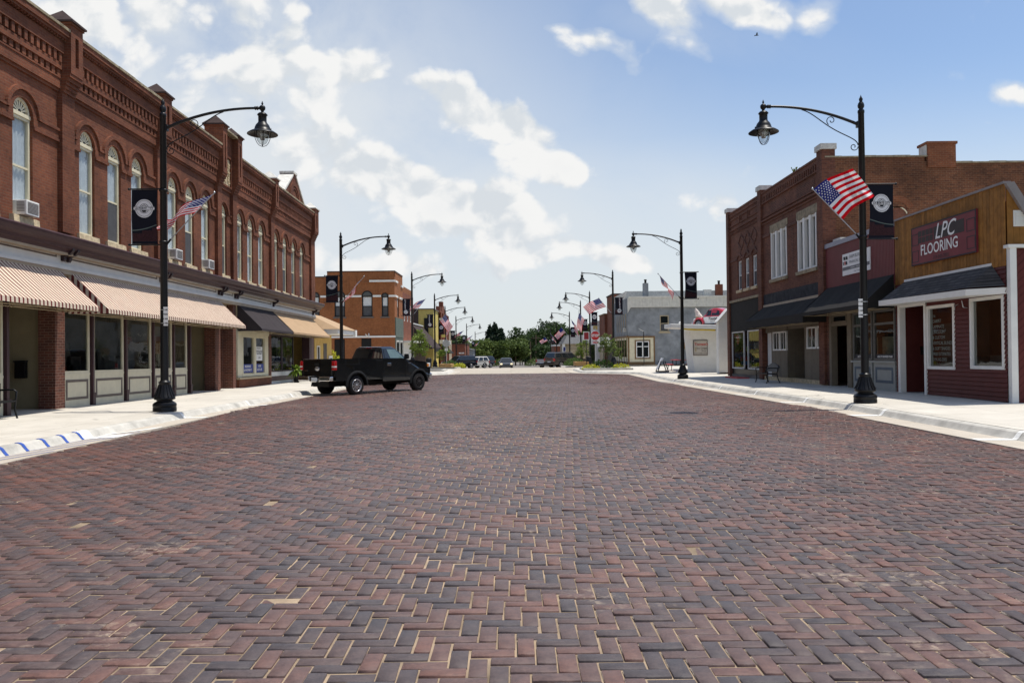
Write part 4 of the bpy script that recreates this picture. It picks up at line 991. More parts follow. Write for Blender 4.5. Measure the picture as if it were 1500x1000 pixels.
# bench and ferns on the left walk
def bench(x,y,rz,label,back='slat'):
    r=empty('bench',(0,0,0),label,'bench'); 
    L=1.5
    for sx in (-L/2,L/2):
        f=MB(); f.tube([(sx,-.42,0),(sx,-.36,.2),(sx,-.38,.45),(sx,-.40,.63),(sx,-.33,.68),(sx,-.05,.67),(sx,.06,.66)],.022,8)
        f.tube([(sx,.18,0),(sx,.08,.2),(sx,.03,.45),(sx,.12,.80)],.022,8); f.tube([(sx,-.38,.43),(sx,.03,.40)],.018,6); f.box(sx-.05,sx+.05,-.46,-.36,0,.012); f.box(sx-.05,sx+.05,.13,.23,0,.012)
        f.build('end_frame',M['black'],r)
    s=MB()
    for k in range(8): s.box(-L/2+.01,L/2-.01,-.38+k*.052,-.345+k*.052,.425,.437)
    s.box(-L/2+.01,L/2-.01,-.395,-.385,.40,.437); s.build('seat',M['black'],r)
    b=MB()
    if back=='slat':
        for k in range(6): b.box(-L/2+.01,L/2-.01,.045+k*.012,.055+k*.012,.50+k*.048,.53+k*.048)
        b.tube([(-L/2,.12,.80),(L/2,.12,.80)],.02,8)
    else:
        n=16
        for k in range(n):
            u0,u1=-L/2+L*k/n,-L/2+L*(k+1)/n; zt=lambda u:.70+.17*math.cos(u/L*math.pi)
            b.poly([(u0,.05,.50),(u1,.05,.50),(u1,.14,zt(u1)),(u0,.14,zt(u0))]); b.poly([(u0,.07,.50),(u1,.07,.50),(u1,.16,zt(u1)),(u0,.16,zt(u0))])
        b.tube([(-L/2+L*k/n,.15,.70+.17*math.cos((-.5+k/n)*math.pi)) for k in range(n+1)],.02,8)
    b.build('backrest',M['black'] if back=='slat' else mat('grey_mesh_back',(.06,.06,.062),.5),r)
    r.location=(x,y,G(y)+.17); r.rotation_euler=(0,0,rz); return r
# local -y is the sitter's front
bench(-11.72,17.25,R(90),'black iron bench on the left sidewalk by the striped awning')
def fern(x,y,z,n=70,L=.55,lab='',pot=True,ph=.42):
    r=empty('potted_fern',(x,y,z),lab,'potted plant')
    p=MB(); p.lathe((x,y,z),[(.0,0),(.13,0),(.17,ph*.6),(.19,ph),(.17,ph),(.15,ph-.05),(0,ph-.05)],16); p.build('pot',M['pot'],r)
    f=MB(); rs=random.Random(int(x*100+y*10))
    for k in range(n):
        a=rs.uniform(0,6.283); up=rs.uniform(.25,1.0); l=L*rs.uniform(.7,1.15); prev=None
        for j in range(9):
            t=j/8; rr=l*t*(.35+.65*(1-up*.6)); zz=z+ph-.03+l*(up*1.3*t-1.0*t*t*(.7+.5*(1-up)))
            c=Vector((x+rr*math.cos(a),y+rr*math.sin(a),zz)); wd=.055*math.sin(math.pi*min(1,t*.9+.08)); sd=Vector((-math.sin(a),math.cos(a),0))*wd
            if prev: f.poly([prev[0]-prev[1],prev[0],c,c-sd]); f.poly([prev[0],prev[0]+prev[1],c+sd,c])
            prev=(c,sd)
    f.build('fronds',M['fern'],r)
gz=lambda y:G(y)+.18
fern(-11.35,41.6,gz(41.6),80,.62,'leafy fern in a tall dark pot left of the black bench',ph=.62)
r=empty('plant_stand',(-11.4,43.8,gz(43.8)),'black metal bench carrying a fern under the tan awning','bench')
m=MB(); m.box(-11.65,-11.15,43.1,44.6,gz(43.8)+.43,gz(43.8)+.47); m.build('seat',M['black'],r)
for yy in (43.15,44.5):
    for xx in (-11.62,-11.19):
        l=MB(); l.tube([(xx,yy,gz(yy)),(xx,yy,gz(yy)+.44)],.02,6); l.build('leg',M['black'],r)
fern(-11.4,43.9,gz(43.8)+.471,80,.62,'leafy fern standing on the black bench under the tan awning',ph=.2)
# ---------------------------------------------------------------- right side
SR=-.008
def Rf(u,d,z): return (12.3-d,u,z+SR*(u-25))
M['shingle']=brickmat('grey_roof_shingles',(.105,.098,.094),(.058,.054,.052),(.026,.025,.024),w=.32,h=.085,ms=.008,stain=.2)
M['brickchim']=brickmat('chimney_brick',(.25,.085,.038),(.18,.06,.03),(.25,.14,.08))
# --- large brown brick building
br=empty('brown_brick_building',(12.3,37,0),'brown brick two storey building with white mullioned windows and black awnings','building')
m=MB(); UW=[(31.35,33.4,4.87,7.06),(34.75,36.82,4.87,7.06)]+[(u-.36,u+.36,4.82,6.42) for u in (39.42,40.68,41.98)]
wallgrid(m,Rf,30.5,44.1,3.8,8.95,UW,0,.28)
m.box(12.62,34,30.52,44.1,4.0,8.3); m.box(14.2,34,30.52,44.1,-1,4.0)
m.poly([Rf(44.1,0,0),Rf(44.1,-22,0),Rf(44.1,-22,8.95),Rf(44.1,0,8.95)])
wl=m.build('wall',M['brickR'],br)
# camera-facing flank with stepped parapet, round-headed window
def Sf(Y): return lambda u,d,z:(u,Y-d,z)
sf=Sf(30.5); m=MB(); wallgrid(m,sf,12.3,34,3.5,8.55,[(14.72,15.5,5.3,7.0)],0,.25)
for a,b,z in ((12.3,16.2,8.98),(17.5,22,8.72),(22,27,8.5),(27,34,8.3)): m.fb(sf,a,b,-.32,0,8.551,z)
m.fb(sf,16.2,17.5,-.32,.0,8.551,8.8)
m.build('flank_wall',M['brickS'],br)
m=MB(); 
for a,b,z in ((12.3,16.3,8.98),(17.4,22,8.72),(22,27,8.5),(27,34,8.3)):
    n=int((b-a)/.6)
    for k in range(n): m.fb(sf,lerp(a,b,k/n)+.003,lerp(a,b,(k+1)/n)-.003,-.36,.05,z,z+.06+random.uniform(-.01,.015))
m.build('clay_coping',M['capstone'],br)
m=MB(); m.fb(sf,16.3,17.4,-.6,.06,8.56,9.46); m.fb(sf,16.25,17.45,-.65,.1,9.46,9.56); ch=m.build('chimney',M['brickchim'],br); m=MB(); m.box(16.27,16.299,30.5,31.05,8.98,9.45); m.build('chimney_patch',M['whitecap'],ch)
m=MB(); rectframe(m,sf,14.72,15.5,5.3,7.0,.12,-.2,-.08); ring(m,sf,15.11,6.62,.40,.44,-.1,.0,20,160,10); w=m.build('window',M['cream'],br); p=MB(); p.fq(sf,14.84,15.38,5.4,6.88,-.15); p.build('pane',M['carglass'],w)
m=MB(); ring(m,sf,15.11,6.75,.48,.72,-.01,.02,25,155,14); m.fb(sf,14.84,15.38,-.085,-.05,6.78,6.9); m.build('window_arch',M['brickchim'],w)
# string courses, panels, dentils
m=MB()
m.fb(Rf,30.5,44.1,-.35,.05,8.95,9.12); m.fb(Rf,30.5,44.1,-.02,.09,9.12,9.2)
for a,b in ((31.0,38.0),):
    n=int((b-a)/.24)
    for k in range(n): c=a+(k+.5)*(b-a)/n; m.fb(Rf,c-.06,c+.06,-.02,.06,8.68,8.94)
    m.fb(Rf,a,b,-.02,.08,8.62,8.68); m.fb(Rf,a,b,-.02,.05,7.62,7.68); m.fb(Rf,a,b,-.02,.09,7.76,7.84); m.fb(Rf,a,b,-.02,.05,7.93,7.99)
n=int(5.2/.22)
for k in range(n): c=38.7+(k+.5)*5.0/n; m.fb(Rf,c-.05,c+.05,-.02,.05,7.95,8.1)
for a,b in ((38.7,40.2),(40.35,41.6),(41.75,43.6)): rectframe(m,Rf,a,b,8.4,8.8,.06,-.02,.05)
m.fb(Rf,38.5,43.7,-.02,.06,8.16,8.24)
m.build('string_course',M['brickR'],br)
for a,b,c,d in ((31.5,33.5,8.02,8.46),(34.85,36.85,8.02,8.46),(33.95,34.2,5.2,6.9)):
    m=MB(); m.fb(Rf,a,b,-.02,.006,c,d); m.build('recessed_panel',M['brickdark'],br)
m=MB()
for k in range(3):
    c=39.45+k*1.08; z=7.35; w,h=.52,.40; t=.055
    for (p,q) in (((c-w,z),(c,z+h)),((c,z+h),(c+w,z)),((c+w,z),(c,z-h)),((c,z-h),(c-w,z))):
        dx,dz=q[0]-p[0],q[1]-p[1]; l=math.hypot(dx,dz); nx,nz=-dz/l*t,dx/l*t
        m.prism([(p[0]-nx,p[1]-nz),(q[0]-nx,q[1]-nz),(q[0]+nx,q[1]+nz),(p[0]+nx,p[1]+nz)],lambda u,zz:Rf(u,0,zz),lambda u,zz:Rf(u,.03,zz))
for u in (39.42,40.68,41.98): ring(m,Rf,u,6.25,.42,.56,-.01,.05,25,155,10)
for a,b in ((38.6,38.95),(39.9,40.2),(41.15,41.5),(42.45,43.6)): m.fb(Rf,a,b,-.02,.05,6.45,6.56)
m.fb(Rf,33.5,34.65,-.02,.05,6.98,7.12); m.fb(Rf,36.95,38,-.02,.05,6.98,7.12); m.fb(Rf,30.52,31.2,-.02,.05,6.98,7.12)
m.build('diamond_brickwork',M['brickdark'],br)
for a,b,z in ((30.46,31.0,9.35),(38.0,38.5,9.35),(43.65,44.1,9.3)):
    m=MB(); m.fb(Rf,a,b,-.4,.12,.2,z); pl=m.build('pilaster',M['brickR'],br); m=MB(); m.fb(Rf,a-.05,b+.05,-.45,.18,z,z+.22); m.build('stone_cap',M['whitecap'],pl)
for (a,b,z0,z1) in UW[:2]:
    f=MB(); n=3
    for k in range(n+1):
        uu=lerp(a,b,k/n); f.fb(Rf,max(a,uu-.10),min(b,uu+.10),-.14,.03,z0+.02,z1)
    f.fb(Rf,a,b,-.12,-.02,z1-.1,z1); f.fb(Rf,a,b,-.12,.0,z0,z0+.09)
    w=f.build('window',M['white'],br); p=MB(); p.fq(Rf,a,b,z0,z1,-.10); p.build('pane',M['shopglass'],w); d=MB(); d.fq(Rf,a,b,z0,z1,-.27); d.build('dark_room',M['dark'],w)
    l=MB(); l.fb(Rf,a-.12,b+.12,-.05,.03,z1,z1+.36); l.build('lintel',M['capstone'],w); l=MB(); l.fb(Rf,a-.1,b+.1,-.05,.10,z0-.14,z0); l.build('sill',M['capstone'],w)
for u in (39.42,40.68,41.98):
    w=sash(br,Rf,u-.36,u+.36,4.84,6.38,-.1,.5,'white',.06,(.5,1),(0,.5),back=.26); s=MB(); s.fb(Rf,u-.45,u+.45,-.05,.08,4.68,4.82); s.build('sill',M['stone'],w)
    s=MB(); s.fb(Rf,u-.36,u+.36,-.1,-.04,6.38,6.42); s.build('head',M['brickdark'],w)
# ground floor
m=MB(); m.fb(Rf,31.0,38.0,-.2,.02,3.75,4.25); m.build('sign_band',M['slate'],br); m=MB(); m.fb(Rf,30.6,38.0,-.2,.05,3.62,3.75); m.build('awning_board',M['beige'],br)
awning(br,Rf,30.45,37.95,3.66,2.98,.95,.36,[M['blackmat']],label='black awning with deep valance')
m=MB(); m.fb(Rf,38.5,43.65,-.2,.04,2.62,4.22,0); m.fb(Rf,38.5,43.65,-.05,.10,4.22,4.34,1); m.build('transom_board',[M['blackmat'],M['capstone']],br)
f=MB(); rectframe(f,Rf,38.6,40.7,.62,2.62,.06,-.05,.02,0); rectframe(f,Rf,41.35,43.55,.62,2.62,.06,-.05,.02,0); f.fb(Rf,38.5,43.65,-.3,-.03,.32,.6,1); f.fb(Rf,38.3,44.1,-.3,.02,-.2,.32,2)
w=f.build('shop_window',[M['whitegrey'],M['black'],M['asphalt']],br); p=MB(); p.fq(Rf,38.66,40.64,.68,2.56,-.02); p.fq(Rf,41.41,43.49,.68,2.56,-.02); p.build('pane',M['shopglass'],w)
d=MB(); d.fq(Rf,38.5,43.65,.3,2.7,-1.4,0)
rs=random.Random(5); mats_=[M['dark'],mat('display_green',(.12,.2,.05)),mat('display_red',(.3,.03,.03)),mat('display_pale',(.5,.48,.4)),mat('display_blue',(.05,.08,.2))]
for k in range(26):
    u=rs.uniform(38.8,43.3); z=rs.uniform(.65,1.9); q=rs.uniform(.06,.2); d.fb(Rf,u,u+q,-rs.uniform(.3,1.0)-.1,-.25,z,z+q*1.3,rs.randint(1,4))
d.build('shop_display',mats_,w)
d=MB(); rectframe(d,Rf,40.75,41.3,.35,2.6,.09,-.4,-.34); d.build('door',M['black'],br); d=MB(); d.lathe((12.35,42.6,2.05),[(0,-.02),(.27,-.02),(.27,0),(0,0)],20,0,'x'); d.build('round_sign',M['red'],w)
m=MB(); m.fb(Rf,30.5,38.0,-.3,-.06,2.5,3.7,0); m.build('board_head',M['taupe'],br)
m=MB(); boards(m,Rf,30.62,32.9,.35,2.75,[(31.55,32.55,1.6,2.5),(30.66,31.45,1.6,2.5)],.16,d=-.02); boards(m,Rf,34.95,37.9,.35,2.75,[(35.85,36.75,1.55,2.42),(34.98,35.8,1.55,2.42),(37.1,37.85,.35,2.4)],.16,d=-.02)
fr=lambda u,d,z:(u,34.95-d,z+SR*10); boards(m,fr,12.35,13.3,.3,2.75,[],.16); fr=lambda u,d,z:(u,32.9+d,z+SR*8); boards(m,fr,12.35,13.3,.3,2.75,[],.16); boards(m,lambda u,d,z:(13.3-d,u,z-.07),32.9,34.95,.3,2.75,[(33.2,34.0,1.3,2.1)],.16)
m.build('board_cladding',M['taupe'],br)
for a,b,z0,z1 in ((31.55,32.55,1.6,2.5),(30.66,31.45,1.6,2.5),(35.85,36.75,1.55,2.42),(34.98,35.8,1.55,2.42)):
    w=sash(br,Rf,a,b,z0,z1,.0,0,'white',.07,None,None,1,back=.2,glass='shopglass')
m=MB(); m.fb(Rf,37.1,37.85,-.2,-.1,.3,2.4); m.build('door',M['whitegrey'],br)
m=MB(); m.fb(Rf,30.35,38.0,-.3,.03,-.2,.34); m.build('stone_base',M['stone'],br)
nb=empty('notice_board',(13.27,33.6,1.7),'white framed yellow notice board in the recess between taupe boards','notice board')
fr=lambda u,d,z:(13.28-d,u,z); m=MB(); rectframe(m,fr,33.15,34.05,1.28,2.1,.06,0,.05); m.build('frame',M['white'],nb); m=MB(); m.fb(fr,33.2,34.0,0,.02,1.33,2.05); m.build('board',mat('yellow_board',(.30,.20,.03),.7),nb)
for k,u in enumerate((33.2,34.1)):
    m=MB(); m.fb(fr,u,u+.35,0,.14,.72,1.0); m.fb(fr,u-.01,u+.36,0,.16,1.0,1.03); m.build('mailbox',M['black'],label=f"black wall mailbox, the {'nearer' if k==0 else 'farther'} of two in the taupe recess",cat='mailbox',group='mailboxes in the taupe recess',loc=(13.2,u,.7))
# weed on the parapet
def tuft(x,y,z,n,h,name,label,cat,m_='leafolive'):
    f=MB(); rs=random.Random(int(x*31+y))
    for k in range(n):
        a=rs.uniform(0,6.28); l=h*rs.uniform(.5,1); b=Vector((x+rs.uniform(-.08,.08),y+rs.uniform(-.08,.08),z)); t=b+Vector((math.cos(a)*l*.5,math.sin(a)*l*.5,l)); s=Vector((-math.sin(a),math.cos(a),0))*.03
        f.poly([b-s*.3,b+s*.3,t+s,t-s])
    return f.build(name,M[m_],label=label,cat=cat,loc=(x,y,z))
tuft(12.35,33.8,9.12,16,.26,'weed','small green weed growing on the brown brick parapet','plant')
bench(11.35,34.35,R(-90),'dark bench with round mesh back before the taupe boarded wall','mesh')
m=MB(); m.box(11.5,12.15,40.0,42.2,gz(41),gz(41)+.07); m.build('door_mat',M['red'],label='flat red mat outside the far shop window of the brown brick building',cat='mat',bevel=.01,loc=(11.8,41.1,gz(41)))
# --- burgundy metal clad building
bb=empty('burgundy_storefront',(12.3,27.7,0),'low burgundy metal clad storefront with a broad black awning','building')
m=MB(); n=int(5.4/.10)
for k in range(n):
    a=25.02+k*5.42/n; m.fb(Rf,a,a+.075,-.05,.03,3.6,5.45); m.fb(Rf,a+.075,a+5.42/n,-.05,.012,3.6,5.45)
m.build('metal_cladding',M['burgmetal'],bb)
m=MB(); m.fb(Rf,25.02,30.44,-.1,.07,5.45,5.62); m.build('metal_coping',mat('blue_grey_flashing',(.25,.25,.30),.4),bb); m=MB(); m.box(12.42,30,25.05,30.45,3.4,5.2); m.box(13.6,30,25.05,30.45,-1,3.4); m.box(12.5,14.5,29.6,30.3,5.2,5.75); m.build('roof',M['whitecap'],bb)
awning(bb,Rf,25.05,30.38,3.92,2.98,1.05,.14,[M['blackmat']],label='broad black awning')
m=MB(); m.fb(Rf,25.02,30.44,-.4,-.02,2.86,3.6); m.build('header',M['taupe'],bb)
m=MB(); m.fb(Rf,30.22,30.44,-.2,.03,-.1,2.9,0); m.build('brick_pier',M['brickdark'],bb)
m=MB(); m.fb(Rf,28.28,28.62,-.2,.03,0,2.9); m.fb(Rf,30.02,30.22,-.2,.03,0,2.9); m.fb(Rf,28.62,30.02,-.2,.02,2.44,2.56); m.build('door_frame',M['taupe'],bb)
m=MB(); fr=lambda u,d,z:(12.55+.0-d+ (u-28.62)*.25,u,z+SR*3); m.fb(fr,28.62,30.02,-.04,.0,.12,2.42); dd=m.build('door',M['doorbrown'],bb); m=MB(); m.lathe((12.5,28.85,1.1),[(0,-.03),(.03,-.02),(.03,.02),(0,.03)],8); m.build('door_knob',M['black'],dd)
m=MB(); rectframe(m,Rf,28.72,29.95,2.56,2.84,.05,-.05,.01); w=m.build('transom',M['taupe'],bb); p=MB(); p.fq(Rf,28.7,29.9,2.6,2.8,-.02); p.build('pane',M['carglass'],w)
f=MB()
for a,b in ((25.12,26.6),(26.72,28.2)): rectframe(f,Rf,a,b,1.16,2.84,.07,-.08,.0,0); f.fb(Rf,a+.07,b-.07,-.06,-.0,2.34,2.42,0)
w=f.build('shop_window',mat('grey_brown_frame',(.13,.125,.115),.6),bb); p=MB()
for a,b in ((25.19,26.53),(26.79,28.13)): p.fq(Rf,a,b,1.2,2.8,-.04)
p.build('pane',M['shopglass'],w)
m=MB()
for a,b in ((25.19,26.53),(26.79,28.13)): 
    nn=14
    for k in range(nn): q0,q1=lerp(a,b,k/nn),lerp(a,b,(k+1)/nn); m.poly([Rf(q0,-.25+.03*math.sin(k*2.1),1.2),Rf(q1,-.25+.03*math.sin(k*2.1+2.1),1.2),Rf(q1,-.25+.03*math.sin(k*2.1+2.1),1.95),Rf(q0,-.25+.03*math.sin(k*2.1),1.95)],0,True)
m.fq(Rf,25.1,28.25,1.1,2.9,-.8,1); m.build('half_curtain',[mat('green_tan_curtain',(.26,.25,.17),.9,var=.3),M['dark']],w)
m=MB()
for a,b,t in ((25.19,26.53,'HEALTH BUSINESS FARM'),(26.79,28.13,'AUTO HOME LIFE')):
    m.fb(Rf,a,b,-.036,-.03,1.2,1.37,0)
    put_text(m,t,lambda x,y,a=a,b=b:Rf((a+b)/2-x,-.026,1.285+y),.095 if len(t)>16 else .105,1,bold=.002)
m.build('window_lettering',[M['ink'],M['signwhite']],w)
f=MB()
for a,b in ((25.12,26.6),(26.72,28.2)): f.fb(Rf,a,b,-.2,.0,.05,1.08,0); rectframe(f,Rf,a+.14,b-.14,.42,.94,.09,.0,.012,1)
f.fb(Rf,25.05,28.28,-.2,.06,1.08,1.15,0); f.fb(Rf,25.05,28.28,-.2,.02,-.1,.05,0); f.build('bulkhead',[M['greige'],M['bluegrey']],w)
sg=empty('office_sign',Rf(27.7,.04,4.65),'white office sign with grey bar on the burgundy cladding','sign'); m=MB(); m.fb(Rf,26.62,28.82,.035,.07,4.24,5.02,0); m.fb(Rf,26.64,28.80,.07,.074,4.42,4.54,1)
T=lambda u0,z0:(lambda x,y:Rf(u0-x,.078,z0+y))
put_text(m,'FARM BUREAU',T(28.22,4.87),.17,1,align='LEFT'); put_text(m,'FINANCIAL SERVICES',T(28.22,4.68),.145,1,align='LEFT'); put_text(m,'Insurance    Investments',T(27.7,4.48),.085,0); put_text(m,'Tony Tooley',T(27.6,4.33),.10,1)
for (u,z,w_,h_,mi) in ((28.70,4.80,.17,.12,2),(28.50,4.80,.15,.12,2),(28.62,4.62,.10,.13,3),(28.50,4.62,.12,.12,2),(28.74,4.62,.07,.12,2)): m.poly([Rf(u,.077,z),Rf(u-w_,.077,z),Rf(u-w_+.03,.077,z+h_),Rf(u+.03,.077,z+h_)],mi)
m.build('sign_board',[M['signwhite'],M['inkgrey'],M['ink'],M['inkred']],sg)
# --- flooring shop
lp=empty('flooring_shop',(12.3,22,0),'flooring shop with golden board parapet, shingle canopy and burgundy siding','building')
m=MB(); boards(m,Rf,19.4,24.98,3.55,5.58,[],.15,d=.03,gap=.013)
sfr=Sf(19.4); boards(m,sfr,12.33,13.6,3.9,5.6,[],.15,d=.0,top=lambda u:5.62-max(0,u-12.45)*1.6); m.build('board_parapet',M['wood'],lp)
m=MB(); m.fb(Rf,19.36,25.0,-.12,.07,5.58,5.635); 
m.prism([(12.26,5.62),(12.46,5.66),(13.5,3.98),(13.25,3.98)],lambda x,z:(x,19.40,z),lambda x,z:(x,19.30,z)); m.build('parapet_trim',mat('weathered_metal_trim',(.24,.215,.21),.6,dirt=.4),lp)
m=MB(); m.box(12.36,28,19.42,24.98,3.0,5.2); m.box(13.6,28,19.42,24.98,-1,3.0); m.build('body',M['burg'],lp)
h=[(23.23,24.73,.15,2.9)]; hw=[(21.68,23.12,.93,2.77),(19.5,20.95,.97,2.84)]
m=MB(); lap(m,Rf,19.4,24.98,.18,3.6,h+[(a+.05,b-.05,c+.05,d-.05) for a,b,c,d in hw],.118,0,0,.034)
fr=lambda u,d,z:(u,24.73-d,z); lap(m,fr,12.3,13.6,.18,2.9,[],.118); lap(m,lambda u,d,z:(13.5-d,u,z),23.23,24.73,.18,2.9,[],.118); m.build('lap_siding',M['burg'],lp)
for i,(a,b,c,d) in enumerate(hw):
    f=MB(); rectframe(f,Rf,a,b,c,d,.085,-.10,.04); w=f.build('shop_window',M['cream'] if 0 else M['white'],lp); p=MB(); p.fq(Rf,a+.08,b-.08,c+.08,d-.08,-.03); p.build('pane',M['shopglass'],w); k=MB(); k.fq(Rf,a,b,c,d,-.95,0); k.fb(Rf,a,b,-.9,-.5,c,c+.35,1); k.build('shop_interior',[M['dark'],M['interior']],w)
    if i==0:
        wlm=mat('faded_window_lettering',(.22,.24,.21),.8)
        for q,s_ in enumerate(['1st','CARPET','LAMINATE','LINOLEUM','& CUSTOM','VERTICAL BLINDS','& SOFT SHADES','FREE ESTIMATES','319-342-2005']): t=MB(); put_text(t,s_,lambda x,y,q=q:Rf(22.9-x,-.024,2.47-q*.158+y),.135,0,align='LEFT',sx=.95); t.build('window_lettering',wlm,w)
m=MB()
for a,b in ((24.66,24.80),(23.14,23.24)): m.fb(Rf,a,b,-.12,.06,.12,2.9)
m.fb(Rf,23.14,24.8,-.12,.05,2.82,2.93); m.build('door_frame',M['white'],lp)
m=MB(); m.fb(Rf,23.5,24.45,-1.18,-1.12,.2,2.3); m.build('door',M['doorbrown'],lp); m=MB(); m.box(12.9,13.2,24.55,24.70,1.35,1.6); m.build('mailbox',M['black'],lp)
# shingled canopy
m=MB(); zt,zb,pj=3.62,2.96,.62
A_=[Rf(24.35,.03,zt),Rf(19.95,.03,zt),Rf(20.05,pj,zb+.10),Rf(24.75,pj,zb+.10)]; m.poly(A_); m.poly([Rf(19.95,.03,zt),Rf(19.42,.03,zb+.10),Rf(20.05,pj,zb+.10)]); m.poly([Rf(24.35,.03,zt),Rf(24.75,pj,zb+.1),Rf(24.85,.03,zb+.1)])
cn=m.build('canopy_roof',M['shingle'],lp)
m=MB(); pp=[Rf(24.90,.0,0),Rf(24.80,pj+.03,0),Rf(20.05,pj+.03,0),Rf(19.40,.0,0)]
m.mesh([(x,y,zb-.06+z*0) for x,y,z in pp]+[(x,y,zb+.10) for x,y,z in pp],[(0,1,5,4),(1,2,6,5),(2,3,7,6),(0,3,2,1)]); m.fb(Rf,19.95,24.35,.03,.06,zt-.02,zt+.05); m.build('fascia',M['white'],cn)
sg=empty('flooring_sign',Rf(22.15,.05,4.6),'dark red flooring shop sign with white lettering on golden boards','sign')
m=MB(); m.fb(Rf,20.5,23.82,.03,.085,4.03,5.17,0); rectframe(m,Rf,20.5,23.82,4.03,5.17,.035,.085,.09,1)
def rr(u,z,w_,h_,mi,d=.088): m.fb(Rf,u-w_,u,.085,d,z,z+h_,mi)
for a in range(4):
    for b in range(2): rr(23.42-a*.21,4.66+b*.19,.18,.165,2)
rr(22.56,4.66,1.52,.355,2)
for (u,z) in ((23.80,4.62),(23.80,4.12),(20.95,4.62),(20.95,4.15)):
    rectframe(m,Rf,u-.40,u-.02,z,z+.34,.02,.085,.089,1)
put_text(m,'LPC',lambda x,y:Rf(22.0-x,.094,4.85+y),.62,3,shear=.35,sx=.95,bold=.004); put_text(m,'FLOORING',lambda x,y:Rf(22.3-x,.094,4.42+y),.43,3,bold=.006,sx=.92); put_text(m,'319-342-2005',lambda x,y:Rf(22.2-x,.090,4.14+y),.15,1)
m.build('sign_board',[mat('dark_red_sign',(.17,.025,.035),.5,dirt=.2),M['ink'],mat('sign_charcoal',(.045,.035,.035),.6),M['signwhite']],sg)
# gate wall right of the corner: diagonal burgundy boards with a white post
m=MB(); m.box(12.30,12.46,19.26,19.40,.1,4.02); m.build('corner_post',M['white'],lp)
m=MB(); yy=19.34
import itertools
for k in range(-30,60):
    w_=.14; x0=12.47+k*w_*1.414; 
    # clip a 45 degree board to the rectangle x 12.47..24, z .15..3.95
    poly=[(x0,.15),(x0+w_*1.414-.012,.15),(x0+w_*1.414-.012+3.8,3.95),(x0+3.8,3.95)]
    def clip(P,f):
        o=[]
        for i in range(len(P)):
            a,b=P[i],P[(i+1)%len(P)]; fa,fb2=f(a),f(b)
            if fa>=0: o.append(a)
            if fa*fb2<0: t=fa/(fa-fb2); o.append((lerp(a[0],b[0],t),lerp(a[1],b[1],t)))
        return o
    P=clip(clip(poly,lambda p:p[0]-12.47),lambda p:24-p[0])
    if len(P)>2: m.prism(P,lambda x,z:(x,yy+.02,z),lambda x,z:(x,yy-.012+random.uniform(-.002,.002),z))
m.box(12.47,24,yy+.02,yy+.1,.1,4.0); m.build('diagonal_boarding',M['burg'],lp)
m=MB(); m.box(12.25,24,19.24,19.44,4.02,4.10); m.build('gate_cap',M['white'],lp)
m=MB(); 
for k in range(6): m.fb(sfr,12.52,13.0,.0,.03,4.95+k*.055-.35,4.985+k*.055-.35)
m.fb(sfr,12.48,13.04,-.01,.015,4.56,4.96); m.build('vent',M['whitegrey'],lp)
m=MB(); m.tube([Rf(21.45,.03,2.72),Rf(21.4,.16,2.68),Rf(21.35,.2,2.55)],.018,6); m.tube([Rf(21.05,.03,2.6),Rf(21.05,.14,2.62),Rf(21.08,.16,2.8)],.012,6); m.build('hose_hook',M['steel'],lp)
# ---------------------------------------------------------------- buildings round the crossing and beyond
def Xf(X): # street face of a left-hand building at x=X
    return lambda u,d,z:(X+d,u,z)
def Xr(X): return lambda u,d,z:(X-d,u,z)
def simplewin(parent,fr,a,b,z0,z1,fm='black',t=.1,mid=.5,cur=(.5,1),arch=False,lo='screen',sill=None):
    m=MB(); rectframe(m,fr,a,b,z0,z1,t,-.14,-.04); m.fb(fr,a+t,b-t,-.12,-.05,(z0+z1)/2-.03,(z0+z1)/2+.03)
    if arch: ring(m,fr,(a+b)/2,z1-.02,(b-a)/2-.1,(b-a)/2+.02,-.02,.035,0,180,10)
    w=m.build('window',M[fm] if isinstance(fm,str) else fm,parent)
    p=MB(); p.fq(fr,a+t,b-t,(z0+z1)/2,z1-t,-.11,0); p.fq(fr,a+t,b-t,z0+t,(z0+z1)/2,-.11,1); p.build('pane',[M['curtain'] if cur else M['carglass'],M[lo]],w)
    if arch:
        g=MB(); g.poly([fr((a+b)/2+(b-a)*.42*math.cos(math.pi*k/10),.015,z1+(b-a)*.42*math.sin(math.pi*k/10)) for k in range(11)]); g.build('fanlight',M['carglass'],w)
    if sill: s=MB(); s.fb(fr,a-.12,b+.12,-.1,.10,z0-.16,z0); s.build('sill',M[sill],w)
    return w
ob=empty('orange_brick_building',(-12,81.5,0),'orange painted brick corner building with white bands and black windows','building')
of=Sf(81.5); ol=Xf(-12.0)
W_=[(-15.4,-14.3,5.2,7.35),(-13.35,-12.65,5.2,7.3),(-18.25,-17.15,5.2,7.35),(-20.7,-19.8,5.2,7.35)]
m=MB(); wallgrid(m,of,-34,-12.0,-.6,9.3,W_+[(-15.5,-14.45,-.1,2.95),(-18.3,-17.2,-.1,2.9)],0,.2)
wallgrid(m,ol,81.5,87.5,-.6,9.85,[(83.4,84.5,5.2,7.3)],0,.2); m.fb(of,-19.0,-12.0,-.3,0,9.3,9.85)
m.box(-34,-12.25,81.75,97,-.6,9.0)
for a in (-19.2,-16.9,-16.1,-13.9): m.fb(of,a,a+.16,-.02,.07,7.7,9.3)
m.fb(of,-12.55,-12.0,-.02,.08,-.6,9.85); ring(m,of,-14.97,2.6,.75,1.0,-.01,.03); ring(m,of,-13.0,7.3,.42,.72,-.01,.05)
for a,b in ((-16.1,-13.9),(-19.2,-16.9)): m.fb(of,a,b,-.02,.06,8.62,8.8)
for c in (-19.6,-18.9,-16.5,-13.75): m.fb(of,c,c+.12,-.02,.06,6.2,7.2)
m.build('wall',M['brickO'],ob)
m=MB()
